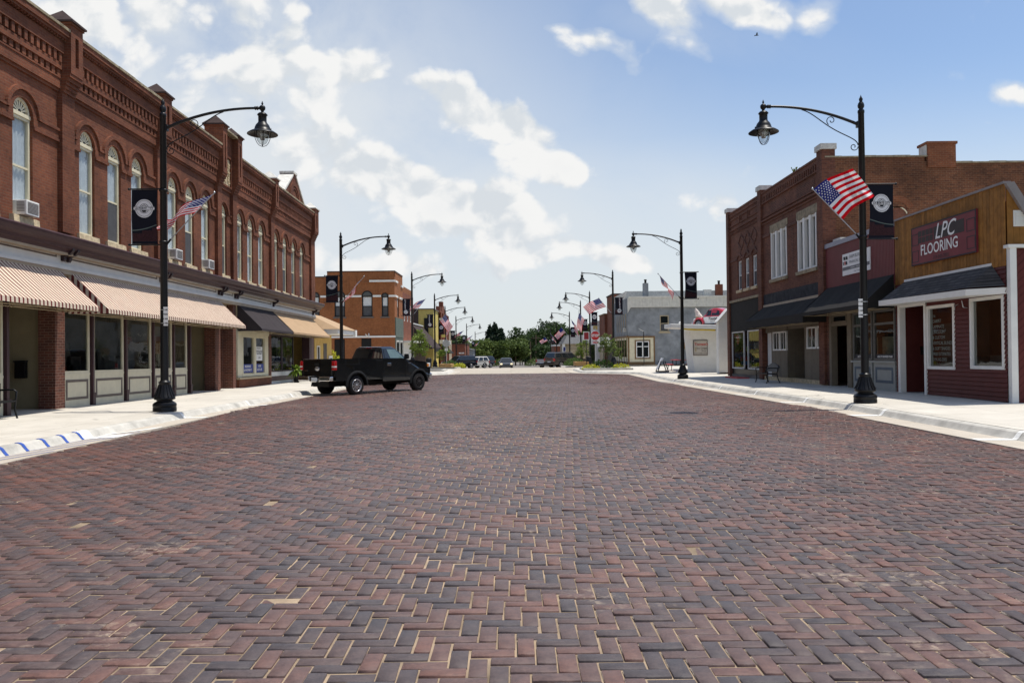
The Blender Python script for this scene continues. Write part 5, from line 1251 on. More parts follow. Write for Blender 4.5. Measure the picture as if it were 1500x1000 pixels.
for a,b in ((-19.7,-18.3),(-17.1,-15.45),(-14.25,-13.4),(-12.6,-11.93)): m.fb(of,a,b,.0,.10,7.22,7.42)
m.fb(of,-14.6,-11.93,.0,.13,8.78,8.98); m.fb(of,-20.5,-11.93,.0,.13,3.02,3.2); m.fb(ol,81.5,83.3,.08,.12,7.22,7.42); m.fb(ol,84.7,87.4,.0,.10,7.22,7.42); m.fb(ol,81.6,83.4,.0,.12,8.78,8.98); m.fb(ol,86,87.5,.0,.12,8.6,8.8)
m.build('stone_band',M['white'],ob)
m=MB(); m.fb(of,-34,-19.0,-.3,.05,9.3,9.42); m.fb(of,-19,-11.95,-.3,.05,9.85,9.95); m.fb(ol,81.55,87.5,-.3,.05,9.851,9.951); m.build('coping',M['darkcap'],ob)
for (a,b,z0,z1) in W_: simplewin(ob,of,a,b,z0,z1,'black',.11,arch=(b<-12.6),sill='greyline')
w=simplewin(ob,ol,83.4,84.5,5.2,7.3,'black',.1)
for a,b in ((-15.5,-14.45),(-18.3,-17.2)): m=MB(); m.fb(of,a,b,-.18,-.1,-.1,2.95); m.build('door',M['blacktrim'],ob)
m=MB(); m.fb(ol,81.6,87.4,-.02,.09,3.05,5.1,0); m.fb(ol,81.6,87.4,-.02,.05,-.3,3.05,0); rectframe(m,ol,82.1,84.2,.6,2.7,.1,.05,.08,1); rectframe(m,ol,84.8,86.9,.6,2.7,.1,.05,.08,1); fp=m.build('shop_front',[M['greensiding'],M['whitegrey']],ob)
m=MB(); m.fq(ol,82.2,84.1,.7,2.6,.06); m.fq(ol,84.9,86.8,.7,2.6,.06); m.build('pane',M['carglass'],fp)
m=MB(); m.lathe((-14.7,81.45,3.05),[(.0,-.05),(.06,-.03),(.06,.4),(0,.42)],8); m.tube([(-14.7,81.45,3.1),(-14.95,80.9,3.35)],.04,6); m.build('yard_light',M['white'],ob)
# red brick neighbour
nb=empty('red_brick_neighbour',(-12,92,0),'low red brick building joined to the orange corner building','building')
m=MB(); wallgrid(m,ol,87.55,97,-.8,8.2,[(88.6,89.6,5,7),(91.2,92.2,5,7),(94,95,5,7)],0,.2); m.box(-30,-12.2,87.6,97.1,-.8,7.9); m.build('wall',M['brickF'],nb)
for a in (88.6,91.2,94): simplewin(nb,ol,a,a+1,5,7,'white',.1)
m=MB(); m.fb(ol,87.6,97,-.1,1.2,2.55,2.75); m.fb(ol,87.6,97,-.05,.05,-.3,2.55); m.build('canopy',M['whitegrey'],nb)
# mustard building with the brown mansard shop before it
mb_=empty('mansard_shop',(-12,103,0),'single storey shop under a steep dark brown mansard roof','building')
m=MB(); m.box(-26,-12,97.2,110.8,-1.2,4.4,0); m.build('wall',mat('dark_brown_siding',(.10,.065,.05),.8),mb_)
m=MB(); m.prism([(-12.4,5.0),(-9.75,2.0),(-9.75,1.85),(-12.0,1.85)],lambda x,z:(x,97.6,z),lambda x,z:(x,110,z)); m.build('mansard_roof',mat('brown_shingles',(.05,.036,.033),.9,var=.3,vs=3),mb_)
m=MB(); m.box(-12.6,-12.2,97.5,110,4.95,5.1); m.build('ridge_trim',M['whitegrey'],mb_)
yb=empty('mustard_building',(-11,115,0),'tall mustard yellow sided building with a dark brown corner','building')
yf=Sf(111); yl=Xf(-10.9); m=MB(); lap(m,yf,-13.0,-10.9,-1.2,7.4,[],.25,0,0,.02); m.box(-26,-10.95,111.05,119,-1.2,7.4,0); m.build('wall',M['mustard'],yb)
m=MB(); m.fb(yf,-26,-13.0,-.1,.03,-1.2,7.4); m.build('brown_siding',mat('brown_siding',(.07,.05,.042),.8),yb)
m=MB(); m.box(-26,-10.8,110.9,119,7.4,7.55); m.build('roof_edge',M['greyline'],yb)
m=MB(); m.box(-12.2,-11.6,110.85,110.97,2.9,6.2); m.box(-11.6,-10.7,112,118,1.4,2.6); m.build('awning',M['blackmat'],yb)
sb=empty('stepped_brick_building',(-10.9,127,0),'tall red brick building with stepped parapet beyond the mustard building','building')
m=MB(); fl=Xf(-10.7); wallgrid(m,fl,119.1,134,-1.5,7.2,[(121,122.4,3.4,5.8),(125,126.4,3.4,5.8),(129,130.4,3.4,5.8)],0,.2); m.box(-24,-10.92,119.1,134,-1.5,7.2)
for a,b,z in ((119.1,120.2,8.3),(120.2,122,7.7),(122,124,8.4),(124,125.4,9.3),(125.4,126.8,8.7),(126.8,129,8.2),(129,131,7.8),(131,134,7.5)): m.box(-11.3,-10.68,a,b,7.2,z)
for a in (119.2,123,127.5,133.3): m.fb(fl,a,a+.6,0,.2,-1.5,7.4)
m.build('wall',M['brickF'],sb)
for a in (121,125,129): simplewin(sb,fl,a,a+1.4,3.4,5.8,'white',.12)
m=MB(); m.fb(fl,119.1,134,-.1,.45,2.6,3.2); m.fb(fl,119.1,134,-.1,.3,6.2,6.5); m.build('cornice',M['whitegrey'],sb); m=MB(); m.prism([(-10.6,2.4),(-9.3,1.2),(-9.3,1.1),(-10.6,1.1)],lambda x,z:(x,119.3,z),lambda x,z:(x,128,z)); m.build('awning',M['blackmat'],sb)
tb=empty('tan_brick_building',(-10.9,137,0),'narrow tan building right after the stepped red brick building','building'); m=MB(); m.box(-24,-10.6,134.1,141,-1.8,5.0); m.build('wall',M['tanstone'],tb); m=MB(); m.box(-24,-10.5,134,141.1,5,5.2); m.build('coping',M['whitegrey'],tb)
lb=empty('low_brick_store',(-9.5,150,0),'low red brick store with small white lettering far down the left side','building')
m=MB(); m.box(-22,-8.75,150,166,-2,2.7); m.build('wall',M['brickF'],lb); m=MB(); m.box(-22.1,-8.65,149.9,166.1,2.7,2.9); m.build('coping',M['darkcap'],lb)
m=MB()
for k in range(4): m.box(-9.9+k*.27,-9.72+k*.27,149.95,149.99,.9,1.15)
m.build('lettering',M['white'],lb)
gb_=empty('grey_shed',(-10,185,0),'low grey metal shed at the far end of the left side','building'); m=MB(); m.box(-20,-8.8,182,196,-2.8,1.6); m.build('wall',mat('grey_metal_wall',(.18,.19,.2),.6),gb_); m=MB(); m.prism([(-20.3,1.6),(-8.5,1.6),(-14.4,3.0)],lambda x,z:(x,181.7,z),lambda x,z:(x,196.3,z)); m.build('roof',M['roofgrey'],gb_)
# yellow filling-station style building past the left block
ys_=empty('yellow_stucco_shop',(-12,50,0),'small yellow stucco shop with deep white eaves behind the pickup truck','building')
yl=Xf(-12.0); gy=G(50)
m=MB(); m.box(-22,-12.0,48.05,52.6,gy-.1,2.75); m.build('wall',M['yellow'],ys_)
m=MB(); m.mesh([(-22,47.95,2.72),(-10.55,47.95,2.72),(-10.55,53.4,2.72),(-22,53.4,2.72),(-22,47.95,3.0),(-10.55,47.95,3.0),(-10.55,53.4,3.0),(-22,53.4,3.0)],[(0,3,2,1),(0,1,5,4),(1,2,6,5),(2,3,7,6),(3,0,4,7)]); m.box(-10.62,-10.45,52.9,53.45,2.6,3.05); m.build('eaves',M['white'],ys_)
m=MB(); m.poly([(-22.1,47.9,3.0),(-10.45,47.9,3.0),(-12.6,49.0,4.0),(-20,49.0,4.0)]); m.poly([(-10.45,47.9,3.0),(-10.45,53.5,3.0),(-12.6,52.2,4.0),(-12.6,49.0,4.0)]); m.poly([(-10.45,53.5,3.0),(-22.1,53.5,3.0),(-20,52.2,4.0),(-12.6,52.2,4.0)]); m.poly([(-20,49,4.0),(-12.6,49,4.0),(-12.6,52.2,4.0),(-20,52.2,4.0)]); m.build('roof',M['tanfab'],ys_)
m=MB(); m.fb(yl,50.3,51.2,-.1,.02,gy+.1,2.15); m.build('door',M['doorbrown'],ys_); m=MB(); rectframe(m,yl,48.6,49.3,.85,2.0,.07,-.02,.04); w=m.build('window',M['white'],ys_); m=MB(); m.fq(yl,48.67,49.23,.9,1.95,.01); m.build('pane',M['carglass'],w)
sw=empty('sandwich_board',(-11.9,51.9,gy+.15),'white notice board leaning on the yellow shop wall','sign'); m=MB(); m.fb(yl,51.55,52.45,.04,.10,gy+.5,gy+1.5,0)
for k in range(5): m.fb(yl,51.65,52.35,.10,.104,gy+.62+k*.17,gy+.68+k*.17,1)
m.build('board',[M['signwhite'],M['inkgrey']],sw); m=MB()
for u in (51.65,52.3): m.fb(yl,u,u+.05,.05,.09,gy+.15,gy+.5)
m.build('leg_frame',M['white'],sw)
# --- grey stucco building right
gs=empty('grey_stucco_building',(12.3,82.2,0),'grey stucco corner building with cream shop front and pale fascia','building')
gf=Sf(82.2); gr=Xr(12.3)
WG=[(15.65,16.6,3.35,5.05),(19.4,20.1,3.4,5.1)]
m=MB(); wallgrid(m,gf,12.3,32,-.5,5.9,WG+[(13.25,14.75,.35,2.4)],0,.2); wallgrid(m,gr,82.2,93,2.8,6.9,[(83.5+k*1.7,84.2+k*1.7,3.4,5.3) for k in range(5)],0,.2); m.box(12.5,32,82.45,93,-.5,6.4); m.build('wall',M['stucco'],gs)
m=MB(); n=110
for k in range(n): a=lerp(12.6,32,k/n); m.fb(gf,a,a+.165,-.02,.20+.02*(k%2),5.9,6.86)
m.mesh([(12.28,82.2,6.86),(12.28,82.2,5.3),(12.6,82.0,5.9),(12.6,82.0,6.86)],[(0,1,2,3)]); m.fb(gf,12.4,32,-.1,.26,6.86,7.05); m.build('fascia',mat('pale_beige_fascia',(.62,.60,.53),.6),gs)
m=MB(); m.box(12.35,32,84.3,84.6,6.4,7.75); m.box(12.35,12.6,84.6,93,6.4,7.7); m.build('parapet',M['whitecap'],gs)
for (x0,x1,z,mm,nm) in ((14.1,14.62,8.5,'stucco','chimney'),(20.5,21.3,7.75,'whitecap','chimney'),(21.8,22.5,8.3,'brickF','chimney')):
    m=MB(); m.box(x0,x1,82.9,83.5,6.3,z); c=m.build(nm,M[mm],gs); m=MB(); 
    if nm and mm!='whitecap': 
        m.lathe(((x0+x1)/2,83.2,z),[(.12,0),(.12,.3),(.15,.31),(.15,.4),(0,.42)],10); m.build('chimney_pot',M['black'],c)
for (a,b,z0,z1),cc in zip(WG,(False,False)): simplewin(gs,gf,a,b,z0,z1,'tan',.1,cur=None,sill='tan')
m=MB(); m.fb(gf,17.8,19.1,-.02,.05,1.5,2.2); m.build('boarded_opening',M['ochre'],gs); m=MB(); m.fb(gf,12.45,13.05,-.05,.02,4.1,4.6); m.build('wall_patch',M['stucco'],gs)
m=MB(); m.fb(gf,12.28,15.0,-.05,.06,.2,2.72,0); m.fb(gf,12.25,15.1,-.05,.10,2.72,2.9,1); m.fb(gf,12.25,15.1,-.05,.09,-.4,.2,1); m.fb(gf,12.28,12.42,-.05,.09,.2,2.72,1); m.fb(gf,14.95,15.1,-.05,.08,.2,2.72,1); rectframe(m,gf,12.98,14.62,.5,2.5,.14,.06,.085,1)
m.fb(gr,82.25,93,-.05,.06,.2,2.75,0); m.fb(gr,82.2,93,-.05,.12,2.75,2.95,1)
for k in range(6): m.fb(gr,82.6+k*1.9,82.8+k*1.9,-.05,.1,-.3,2.75,1)
sf_=m.build('shop_front',[M['ivory'],M['ochre']],gs)
m=MB(); rectframe(m,gf,13.12,14.48,.64,2.36,.09,.07,.11); m.fb(gf,13.75,13.86,.07,.11,.7,2.3); m.fb(gf,13.2,14.4,.07,.108,1.75,1.84); w=m.build('shop_window',M['white'],sf_); m=MB(); m.fq(gf,13.2,14.4,.7,2.3,.088); m.build('pane',M['carglass'],w)
m=MB()
for k in range(5): m.fq(gr,83.0+k*1.9,84.3+k*1.9,.7,2.5,.075)
m.build('side_pane',M['carglass'],sf_)
for k in range(5): simplewin(gs,gr,83.5+k*1.7,84.2+k*1.7,3.4,5.3,'tan',.08,cur=None)
rb=empty('dark_brick_building',(12.3,95,0),'dark brick building just past the grey stucco corner','building'); m=MB(); m.box(12.2,30,93.1,99,-1,8.0); m.build('wall',M['brickF'],rb); m=MB(); m.box(12.1,30,93.05,99.05,8,8.15); m.build('coping',M['darkcap'],rb); 
m=MB(); m.fb(Xr(12.2),93.5,98.6,0,.06,.2,2.8); m.build('shop_front',M['blacktrim'],rb)
rb2=empty('red_brick_shop',(12.1,102,0),'lower red brick shop on the right beyond the dark brick building','building'); m=MB(); m.box(11.9,30,99.1,105,-1.2,5.9); m.build('wall',M['brickF'],rb2); m=MB(); m.box(11.8,30,99.05,105,5.9,6.05); m.build('coping',M['ochre'],rb2); m=MB(); m.fb(Xr(11.9),99.5,104.6,0,.06,0,2.6); m.build('shop_front',M['tan'],rb2)
wb=empty('white_shop',(11.8,108,0),'small white fronted shop on the right behind the stop sign','building'); m=MB(); m.box(11.4,30,105.1,112,-1.4,5.2); m.build('wall',M['white'],wb); m=MB(); m.fb(Xr(11.4),105.6,111.5,0,.06,-.6,2.2); m.build('shop_front',M['carglass'],wb); m=MB(); m.box(11.3,30,105,112.1,5.2,5.35); m.build('coping',M['whitegrey'],wb)
ts=empty('tan_stone_house',(12,142,0),'tan stone building with a grey roof far down the right side','building'); m=MB(); m.box(9.6,20,139,152,-2,2.5); m.build('wall',M['tanstone'],ts); m=MB(); m.mesh([(9.2,138.6,2.5),(20.4,138.6,2.5),(20.4,152.4,2.5),(9.2,152.4,2.5),(10.2,141,4.1),(19.4,141,4.1),(19.4,150,4.1),(10.2,150,4.1)],[(0,1,5,4),(1,2,6,5),(2,3,7,6),(3,0,4,7),(4,5,6,7)]); m.build('roof',M['roofgrey'],ts)
m=MB(); m.box(9.15,9.6,138.8,139.4,-2,2.5); m.box(14,14.9,138.9,139,-1.6,.6); m.build('trim',M['white'],ts)
rs2=empty('red_brick_garage',(11,162,0),'flat red brick building at the far end of the right side','building'); m=MB(); m.box(8.9,18,160,172,-2.2,2.2); m.build('wall',M['brickF'],rs2); m=MB(); m.box(8.8,18.1,159.9,172.1,2.2,2.5); m.build('coping',M['whitegrey'],rs2)
ac_unit(gr,83.85,3.42,-.02,'white air conditioner in the upper street window of the grey stucco building')
# --- ice cream stand with the red and white car on the roof
hs=empty('ice_cream_stand',(12.6,52,0),'small white ice cream stand with a flat projecting canopy','building'); hz=G(52)+.17
hf=Sf(51.3)
m=MB(); m.mesh([(12.0,51.3,hz),(14.6,51.3,hz),(14.6,57,hz),(12.0,53.2,hz),(11.72,51.3,2.75),(14.6,51.3,2.75),(14.6,57,2.75),(11.72,53.2,2.75)],[(0,1,5,4),(1,2,6,5),(2,3,7,6),(3,0,4,7)]); m.build('wall',M['white'],hs)
m=MB(); cp=[(10.3,50.5,.20),(16.5,50.5,0),(16.5,58,0),(12.8,58,.08),(12.1,53.0,.12),(10.3,52.6,.20)]; m.mesh([(x,y,2.72+e) for x,y,e in cp]+[(x,y,2.98+e) for x,y,e in cp],[(5,4,3,2,1,0),(6,7,8,9,10,11)]+[(k,(k+1)%6,(k+1)%6+6,k+6) for k in range(6)]); m.build('canopy',M['white'],hs,bevel=.03)
m=MB(); m.tube([(11.0,50.62,2.84),(13.2,50.62,2.74)],.045,8); m.build('yellow_tube',mat('yellow_strip',(.65,.48,.03),.5),hs); m=MB(); m.lathe((11.0,50.9,3.15),[(0,0),(.07,.03),(.1,.1),(.06,.17),(0,.19)],10); m.build('roof_vent',M['white'],hs)
m=MB(); m.tube([(13.55,51.2,2.6),(13.6,50.95,2.45),(13.5,51.0,2.1)],.05,6); m.build('down_pipe',M['ochre'],hs)
sg=empty('menu_sign',(12.5,51.25,1.9),'framed ice cream menu sign on the white stand','sign'); F=lambda x,z:(12.38+x-.045*(z-1.85),51.21,z)
m=MB()
def qd(x0,x1,z0,z1,y,mi): m.poly([(12.38+x0-.06*(z0-1.85),y,z0),(12.38+x1,y,z0),(12.38+x1-.07*(z1-1.85),y,z1),(12.38+x0-.16*(z1-1.85),y,z1)],mi)
m.box(11.92,12.86,51.24,51.29,1.13,2.13,1); m.box(11.97,12.81,51.225,51.239,1.18,2.08,0)
TT=lambda x0,z0:(lambda x,y:(x0+x,51.218,z0+y))
put_text(m,"Tootsie's",TT(12.42,1.85),.24,2,shear=.2,bold=.006); put_text(m,'Ice Cream',TT(12.5,1.59),.17,1,bold=.004); put_text(m,'Shop',TT(12.6,1.43),.15,1); put_text(m,'HAND DIPPED CONES',TT(12.4,1.255),.085,1,bold=.002)
m.lathe((12.08,51.222,1.62),[(0,0),(.06,0)],12,3,'y'); m.box(12.03,12.12,51.218,51.222,1.37,1.62,3)
m.build('sign_board',[mat('menu_board',(.50,.46,.40),.7),M['greyline'],M['inkred'],M['tan']],sg)
sh=empty('clapboard_shed',(13.2,48,0),'narrow white clapboard gable shed between the brown brick building and the ice cream stand','building')
shf=Sf(47.9); m=MB()
lap(m,shf,12.70,13.9,G(48)+.28,3.25,[],.15,0,0,.018)
m.prism([(12.70,3.25),(13.9,3.25),(13.3,3.92)],lambda x,z:(x,47.88,z),lambda x,z:(x,48.5,z)); m.box(12.71,13.89,47.95,48.5,G(48)+.2,3.24); m.build('wall',M['white'],sh); m=MB()
for s_ in (-1,1): m.prism([(13.3,3.92),(13.3+s_*.70,3.13),(13.3+s_*.70,3.20),(13.3,4.0)],lambda x,z:(x,47.8,z),lambda x,z:(x,48.6,z))
m.build('roof',M['whitegrey'],sh); m=MB(); m.box(12.72,13.88,47.95,48.4,G(48)+.1,G(48)+.24); m.build('sill_beam',M['blacktrim'],sh)
# cone
cn=empty('ice_cream_cone_model',(13.9,57.2,3.0),'large model ice cream cone standing on the stand roof behind the little car','model cone')
sx_=lambda m:setattr(m,'v',[(x-.45-(z-3.1)*.42,y,z) for x,y,z in m.v])
m=MB(); m.lathe((14.55,57.2,3.05),[(.03,0),(.14,.30),(.25,.72),(.27,.78),(.24,.80),(0,.78)],16); sx_(m); m.build('wafer',mat('wafer_orange',(.48,.25,.06),.7),cn); m=MB(); m.lathe((14.55,57.2,3.80),[(0,-.02),(.22,.02),(.25,.14),(.20,.28),(.16,.36),(.17,.44),(.07,.62),(.01,.72)],16); sx_(m); m.build('ice_cream',mat('soft_ice_cream',(.70,.62,.55),.5,var=.2,vs=5),cn)
m=MB(); m.tube([(14.55,57.2,2.95),(14.55,57.2,3.3)],.04,8); m.build('support_post',M['black'],cn)
# pavement sign and picnic table
af=empty('pavement_sign',(10.05,52.5,G(52)+.17),'white and black A frame pavement sign on the right sidewalk corner','sign'); z0=G(52)+.17
m=MB(); m.hexa([(9.75,52.2,z0+.2),(9.80,52.2,z0+.2),(9.80,52.9,z0+.2),(9.75,52.9,z0+.2),(10.12,52.2,z0+.95),(10.17,52.2,z0+.95),(10.17,52.9,z0+.95),(10.12,52.9,z0+.95)]); m.build('board',M['signwhite'],af)
for s_ in (-1,1):
    for yy in (52.2,52.9):
        m=MB(); m.tube([(10.12-s_*.12,yy,z0+.75),(10.12-s_*.45*.8,yy,z0+.02)],.035,6); m.build('leg',M['black'],af)
m=MB(); m.box(9.8,10.5,52.16,52.22,z0,z0+.08); m.box(9.8,10.5,52.88,52.94,z0,z0+.08); m.build('foot',M['black'],af)
pt=empty('picnic_table',(12.0,55.2,G(55)+.17),'red picnic table with attached benches beside the ice cream stand','picnic table'); z0=G(55)+.17
m=MB()
for k in range(5): m.box(11.4+k*.15,11.54+k*.15,54.3,56.1,z0+.72,z0+.76)
m.build('table_top',M['red'],pt,bevel=.008)
for xx in (11.0,12.52): m=MB(); m.box(xx,xx+.26,54.3,56.1,z0+.42,z0+.46); m.build('seat',M['red'],pt,bevel=.008)
for yy in (54.6,55.8):
    m=MB(); m.tube([(11.2,yy,z0+.42),(11.15,yy,z0)],.025,6); m.tube([(12.6,yy,z0+.42),(12.65,yy,z0)],.025,6); m.tube([(11.1,yy,z0+.40),(12.7,yy,z0+.40)],.025,6); m.tube([(11.5,yy,z0+.72),(11.5,yy,z0+.4)],.03,6); m.tube([(12.05,yy,z0+.72),(12.05,yy,z0+.4)],.03,6); m.build('leg_frame',M['black'],pt)
# --- signs and planters at the crossing
def post_(m,x,y,z0,z1,r=.03): m.tube([(x,y,z0),(x,y,z1)],r,8)
st=empty('stop_sign',(6.85,63.6,G(63)+.15),'red octagonal stop sign facing the camera on the right corner','stop sign')
m=MB(); post_(m,6.85,63.6,G(63)+.1,3.35); m.build('post',M['steel'],st)
oc=lambda r,y,z,x:[(x+r*math.cos(R(22.5+45*k)),y,z+r*math.sin(R(22.5+45*k))) for k in range(8)]
m=MB(); a=oc(.40,63.545,2.68,6.85); b=oc(.40,63.56,2.68,6.85); m.poly(a,1); m.poly(b,1)
for k in range(8): m.poly([a[k],a[(k+1)%8],b[(k+1)%8],b[k]],1)
m.poly(oc(.375,63.541,2.68,6.85),0); put_text(m,'STOP',lambda x,y:(6.85+x,63.536,2.68+y),.30,1,sx=.85,bold=.010); m.build('sign_plate',[M['red'],M['signwhite']],st)
m=MB(); m.box(6.63,7.07,63.545,63.56,2.06,2.22,0); put_text(m,'ALL WAY',lambda x,y:(6.85+x,63.54,2.14+y),.11,1,bold=.004); m.build('all_way_plate',[M['red'],M['signwhite']],st)
m=MB(); m.box(6.70,7.05,63.62,63.64,3.18,3.48); m.build('upper_plate',mat('yellow_back_sign',(.42,.30,.10),.6),st)
M['dkred']=mat('dark_red_sign_face',(.24,.025,.03),.5)
for (x,y,z,w_,h_,mm,lab) in ((6.42,66.5,2.72,.5,.7,'dkred','red and white regulatory sign half hidden by the stop sign'),(8.0,67.5,2.2,1.1,.8,'whitegrey','wide pale sign partly behind the stop sign'),(6.7,98,1.6,.35,.6,'inkblue','small blue sign on a post beyond the right tan planter')):
    r=empty('road_sign',(x,y,G(y)),lab,'sign'); m=MB(); post_(m,x,y+.05,G(y)+.0,z+h_/2); m.build('post',M['black'],r); m=MB(); m.box(x-w_/2,x+w_/2,y-.01,y+.01,z-h_/2,z+h_/2,0); m.box(x-w_/2+.05,x+w_/2-.05,y-.014,y-.0101,z-h_/2+.05,z+h_/2-.05,1); m.build('sign_plate',[M['signwhite'],M[mm]],r)
sb2=empty('stop_sign',(-6.85,83.5,G(83)+.15),'stop sign seen from its grey back beside the left tan planter','stop sign')
m=MB(); post_(m,-6.85,83.5,G(83),3.0); m.build('post',M['steel'],sb2); m=MB(); m.prism([(x,z) for x,y,z in oc(.42,0,2.35,-6.85)],lambda x,z:(x,83.53,z),lambda x,z:(x,83.55,z)); m.build('sign_plate',mat('aluminium_back',(.36,.37,.36),.5,.3),sb2); m=MB(); m.box(-7.35,-6.95,83.5,83.52,3.0,3.3); m.build('street_plate',mat('yellow_street_plate',(.45,.36,.10),.6),sb2); m=MB(); m.box(-7.02,-6.68,83.5,83.52,1.55,1.85); m.build('lower_plate',M['whitegrey'],sb2)
tl=empty('street_name_post',(13.3,79.3,G(79)+.15),'thin post with a small angled sign before the cream shop front','sign post'); m=MB(); post_(m,13.45,79.3,G(79)+.1,3.3,.04); m.build('post',M['black'],tl); m=MB(); m.hexa([(12.95,79.25,3.62),(13.0,79.25,3.55),(13.0,79.35,3.55),(12.95,79.35,3.62),(13.4,79.25,3.38),(13.45,79.25,3.31),(13.45,79.35,3.31),(13.4,79.35,3.38)]); m.build('sign_plate',M['whitegrey'],tl)
def planter(x0,x1,y0,y1,h,mm,lab):
    r=empty('planter',((x0+x1)/2,(y0+y1)/2,G(y0)),lab,'planter'); z=G((y0+y1)/2)
    m=MB(); m.box(x0,x1,y0,y0+.25,z,z+h); m.box(x0,x1,y1-.25,y1,z,z+h); m.box(x0,x0+.25,y0+.25,y1-.25,z,z+h); m.box(x1-.25,x1,y0+.25,y1-.25,z,z+h); m.build('kerb_wall',M[mm],r,bevel=.015)
    m=MB(); m.box(x0+.25,x1-.25,y0+.25,y1-.25,z,z+h-.06); m.build('soil',mat('soil',(.05,.035,.025),.95),r)
planter(5.35,8.95,57.4,61.2,.30,'curb','long grey concrete planter on the right corner with yellow shrubs')
planter(-8.6,-5.0,58.5,62.0,.26,'curb','grey concrete planter on the left corner before the pickup truck nose')
planter(6.75,8.15,82.0,85,.58,'planterstone','tan block planter on the far right corner of the crossing')
planter(-7.35,-6.1,80.6,84,.50,'planterstone','tan block planter on the far left corner of the crossing')
m=MB(); m.box(7.5,7.95,56.55,56.62,G(57)+.02,G(57)+.10); m.box(7.5,7.95,56.62,56.9,G(57)+.10,G(57)+.13); m.build('storm_drain',mat('rusty_iron',(.22,.075,.03),.8),label='rusty storm drain inlet in the kerb below the right planter',cat='drain',loc=(7.7,56.7,G(57)))
# utility poles far off
for i,(x,y,h,cr) in enumerate(((7.4,230,9.0,True),(6.6,262,8,False),(5.4,300,8,False),(3.0,255,6,False),(4.2,290,7,False))):
    r=empty('utility_pole',(x,y,G(y)),f"weathered wooden utility pole, {['nearest, with a crossarm','second from the right','middle one of the far row','leftmost of the far row','second from the left'][i]}, at the end of the street",'utility pole','utility poles at the end of the street')
    m=MB(); m.tube([(x,y,G(y)),(x,y,G(y)+h)],[.2,.14],8); m.build('pole',M['trunk'],r)
    if cr: m=MB(); m.box(x-1.3,x+1.3,y-.06,y+.06,G(y)+h-1.0,G(y)+h-.8); m.build('crossarm',M['trunk'],r)
# ---------------------------------------------------------------- vehicles (x forward, built at the origin)
def wheel(parent,x,y,r=.37,w=.24,spokes=10,dirty=False):
    s=1 if y>0 else -1
    t=MB(); hw=w/2
    t.lathe((x,y,r),[(r*.62,-hw),(r*.70,-hw*1.02),(r*.93,-hw),(r*.985,-hw*.82),(r,-hw*.5),(r,hw*.5),(r*.985,hw*.82),(r*.93,hw),(r*.70,hw*1.02),(r*.62,hw),(r*.60,hw*.3),(r*.60,-hw*.3),(r*.62,-hw)],28,0,'y')
    tw=t.build('wheel',M['rubber'],parent)
    m=MB(); yo=y+s*hw*.95
    m.lathe((x,yo,r),[(r*.66,-s*.02),(r*.66,s*.01),(r*.58,s*.012),(r*.55,-s*.03)],26,0,'y')
    m.lathe((x,yo-s*.055,r),[(0,0),(r*.62,0)],20,1,'y'); m.lathe((x,yo,r),[(0,s*.012),(r*.13,s*.008),(r*.16,-s*.02),(r*.16,-s*.05)],14,0,'y')
    for k in range(spokes):
        a=2*math.pi*k/spokes; ca,sa=math.cos(a),math.sin(a); wd=r*(.075 if spokes>7 else .13)
        q=lambda rr,tt,dy:(x+rr*ca-tt*sa,yo+s*dy,r+rr*sa+tt*ca)
        m.hexa([q(r*.12,-wd*.7,-.045),q(r*.58,-wd,-.035),q(r*.58,wd,-.035),q(r*.12,wd*.7,-.045),q(r*.12,-wd*.7,.004),q(r*.58,-wd,-.008),q(r*.58,wd,-.008),q(r*.12,wd*.7,.004)])
    m.build('rim',[M['alu'] if not dirty else M['pot'],M['blacktrim']],tw); return tw
def archpts(cx,cz,r,z0,n=14,rev=False):
    a0=math.asin(max(-1,(z0-cz)/r)); p=[(cx+r*math.cos(t),cz+r*math.sin(t)) for t in np.linspace(math.pi-a0,a0,n)]
    return p[::-1] if rev else p
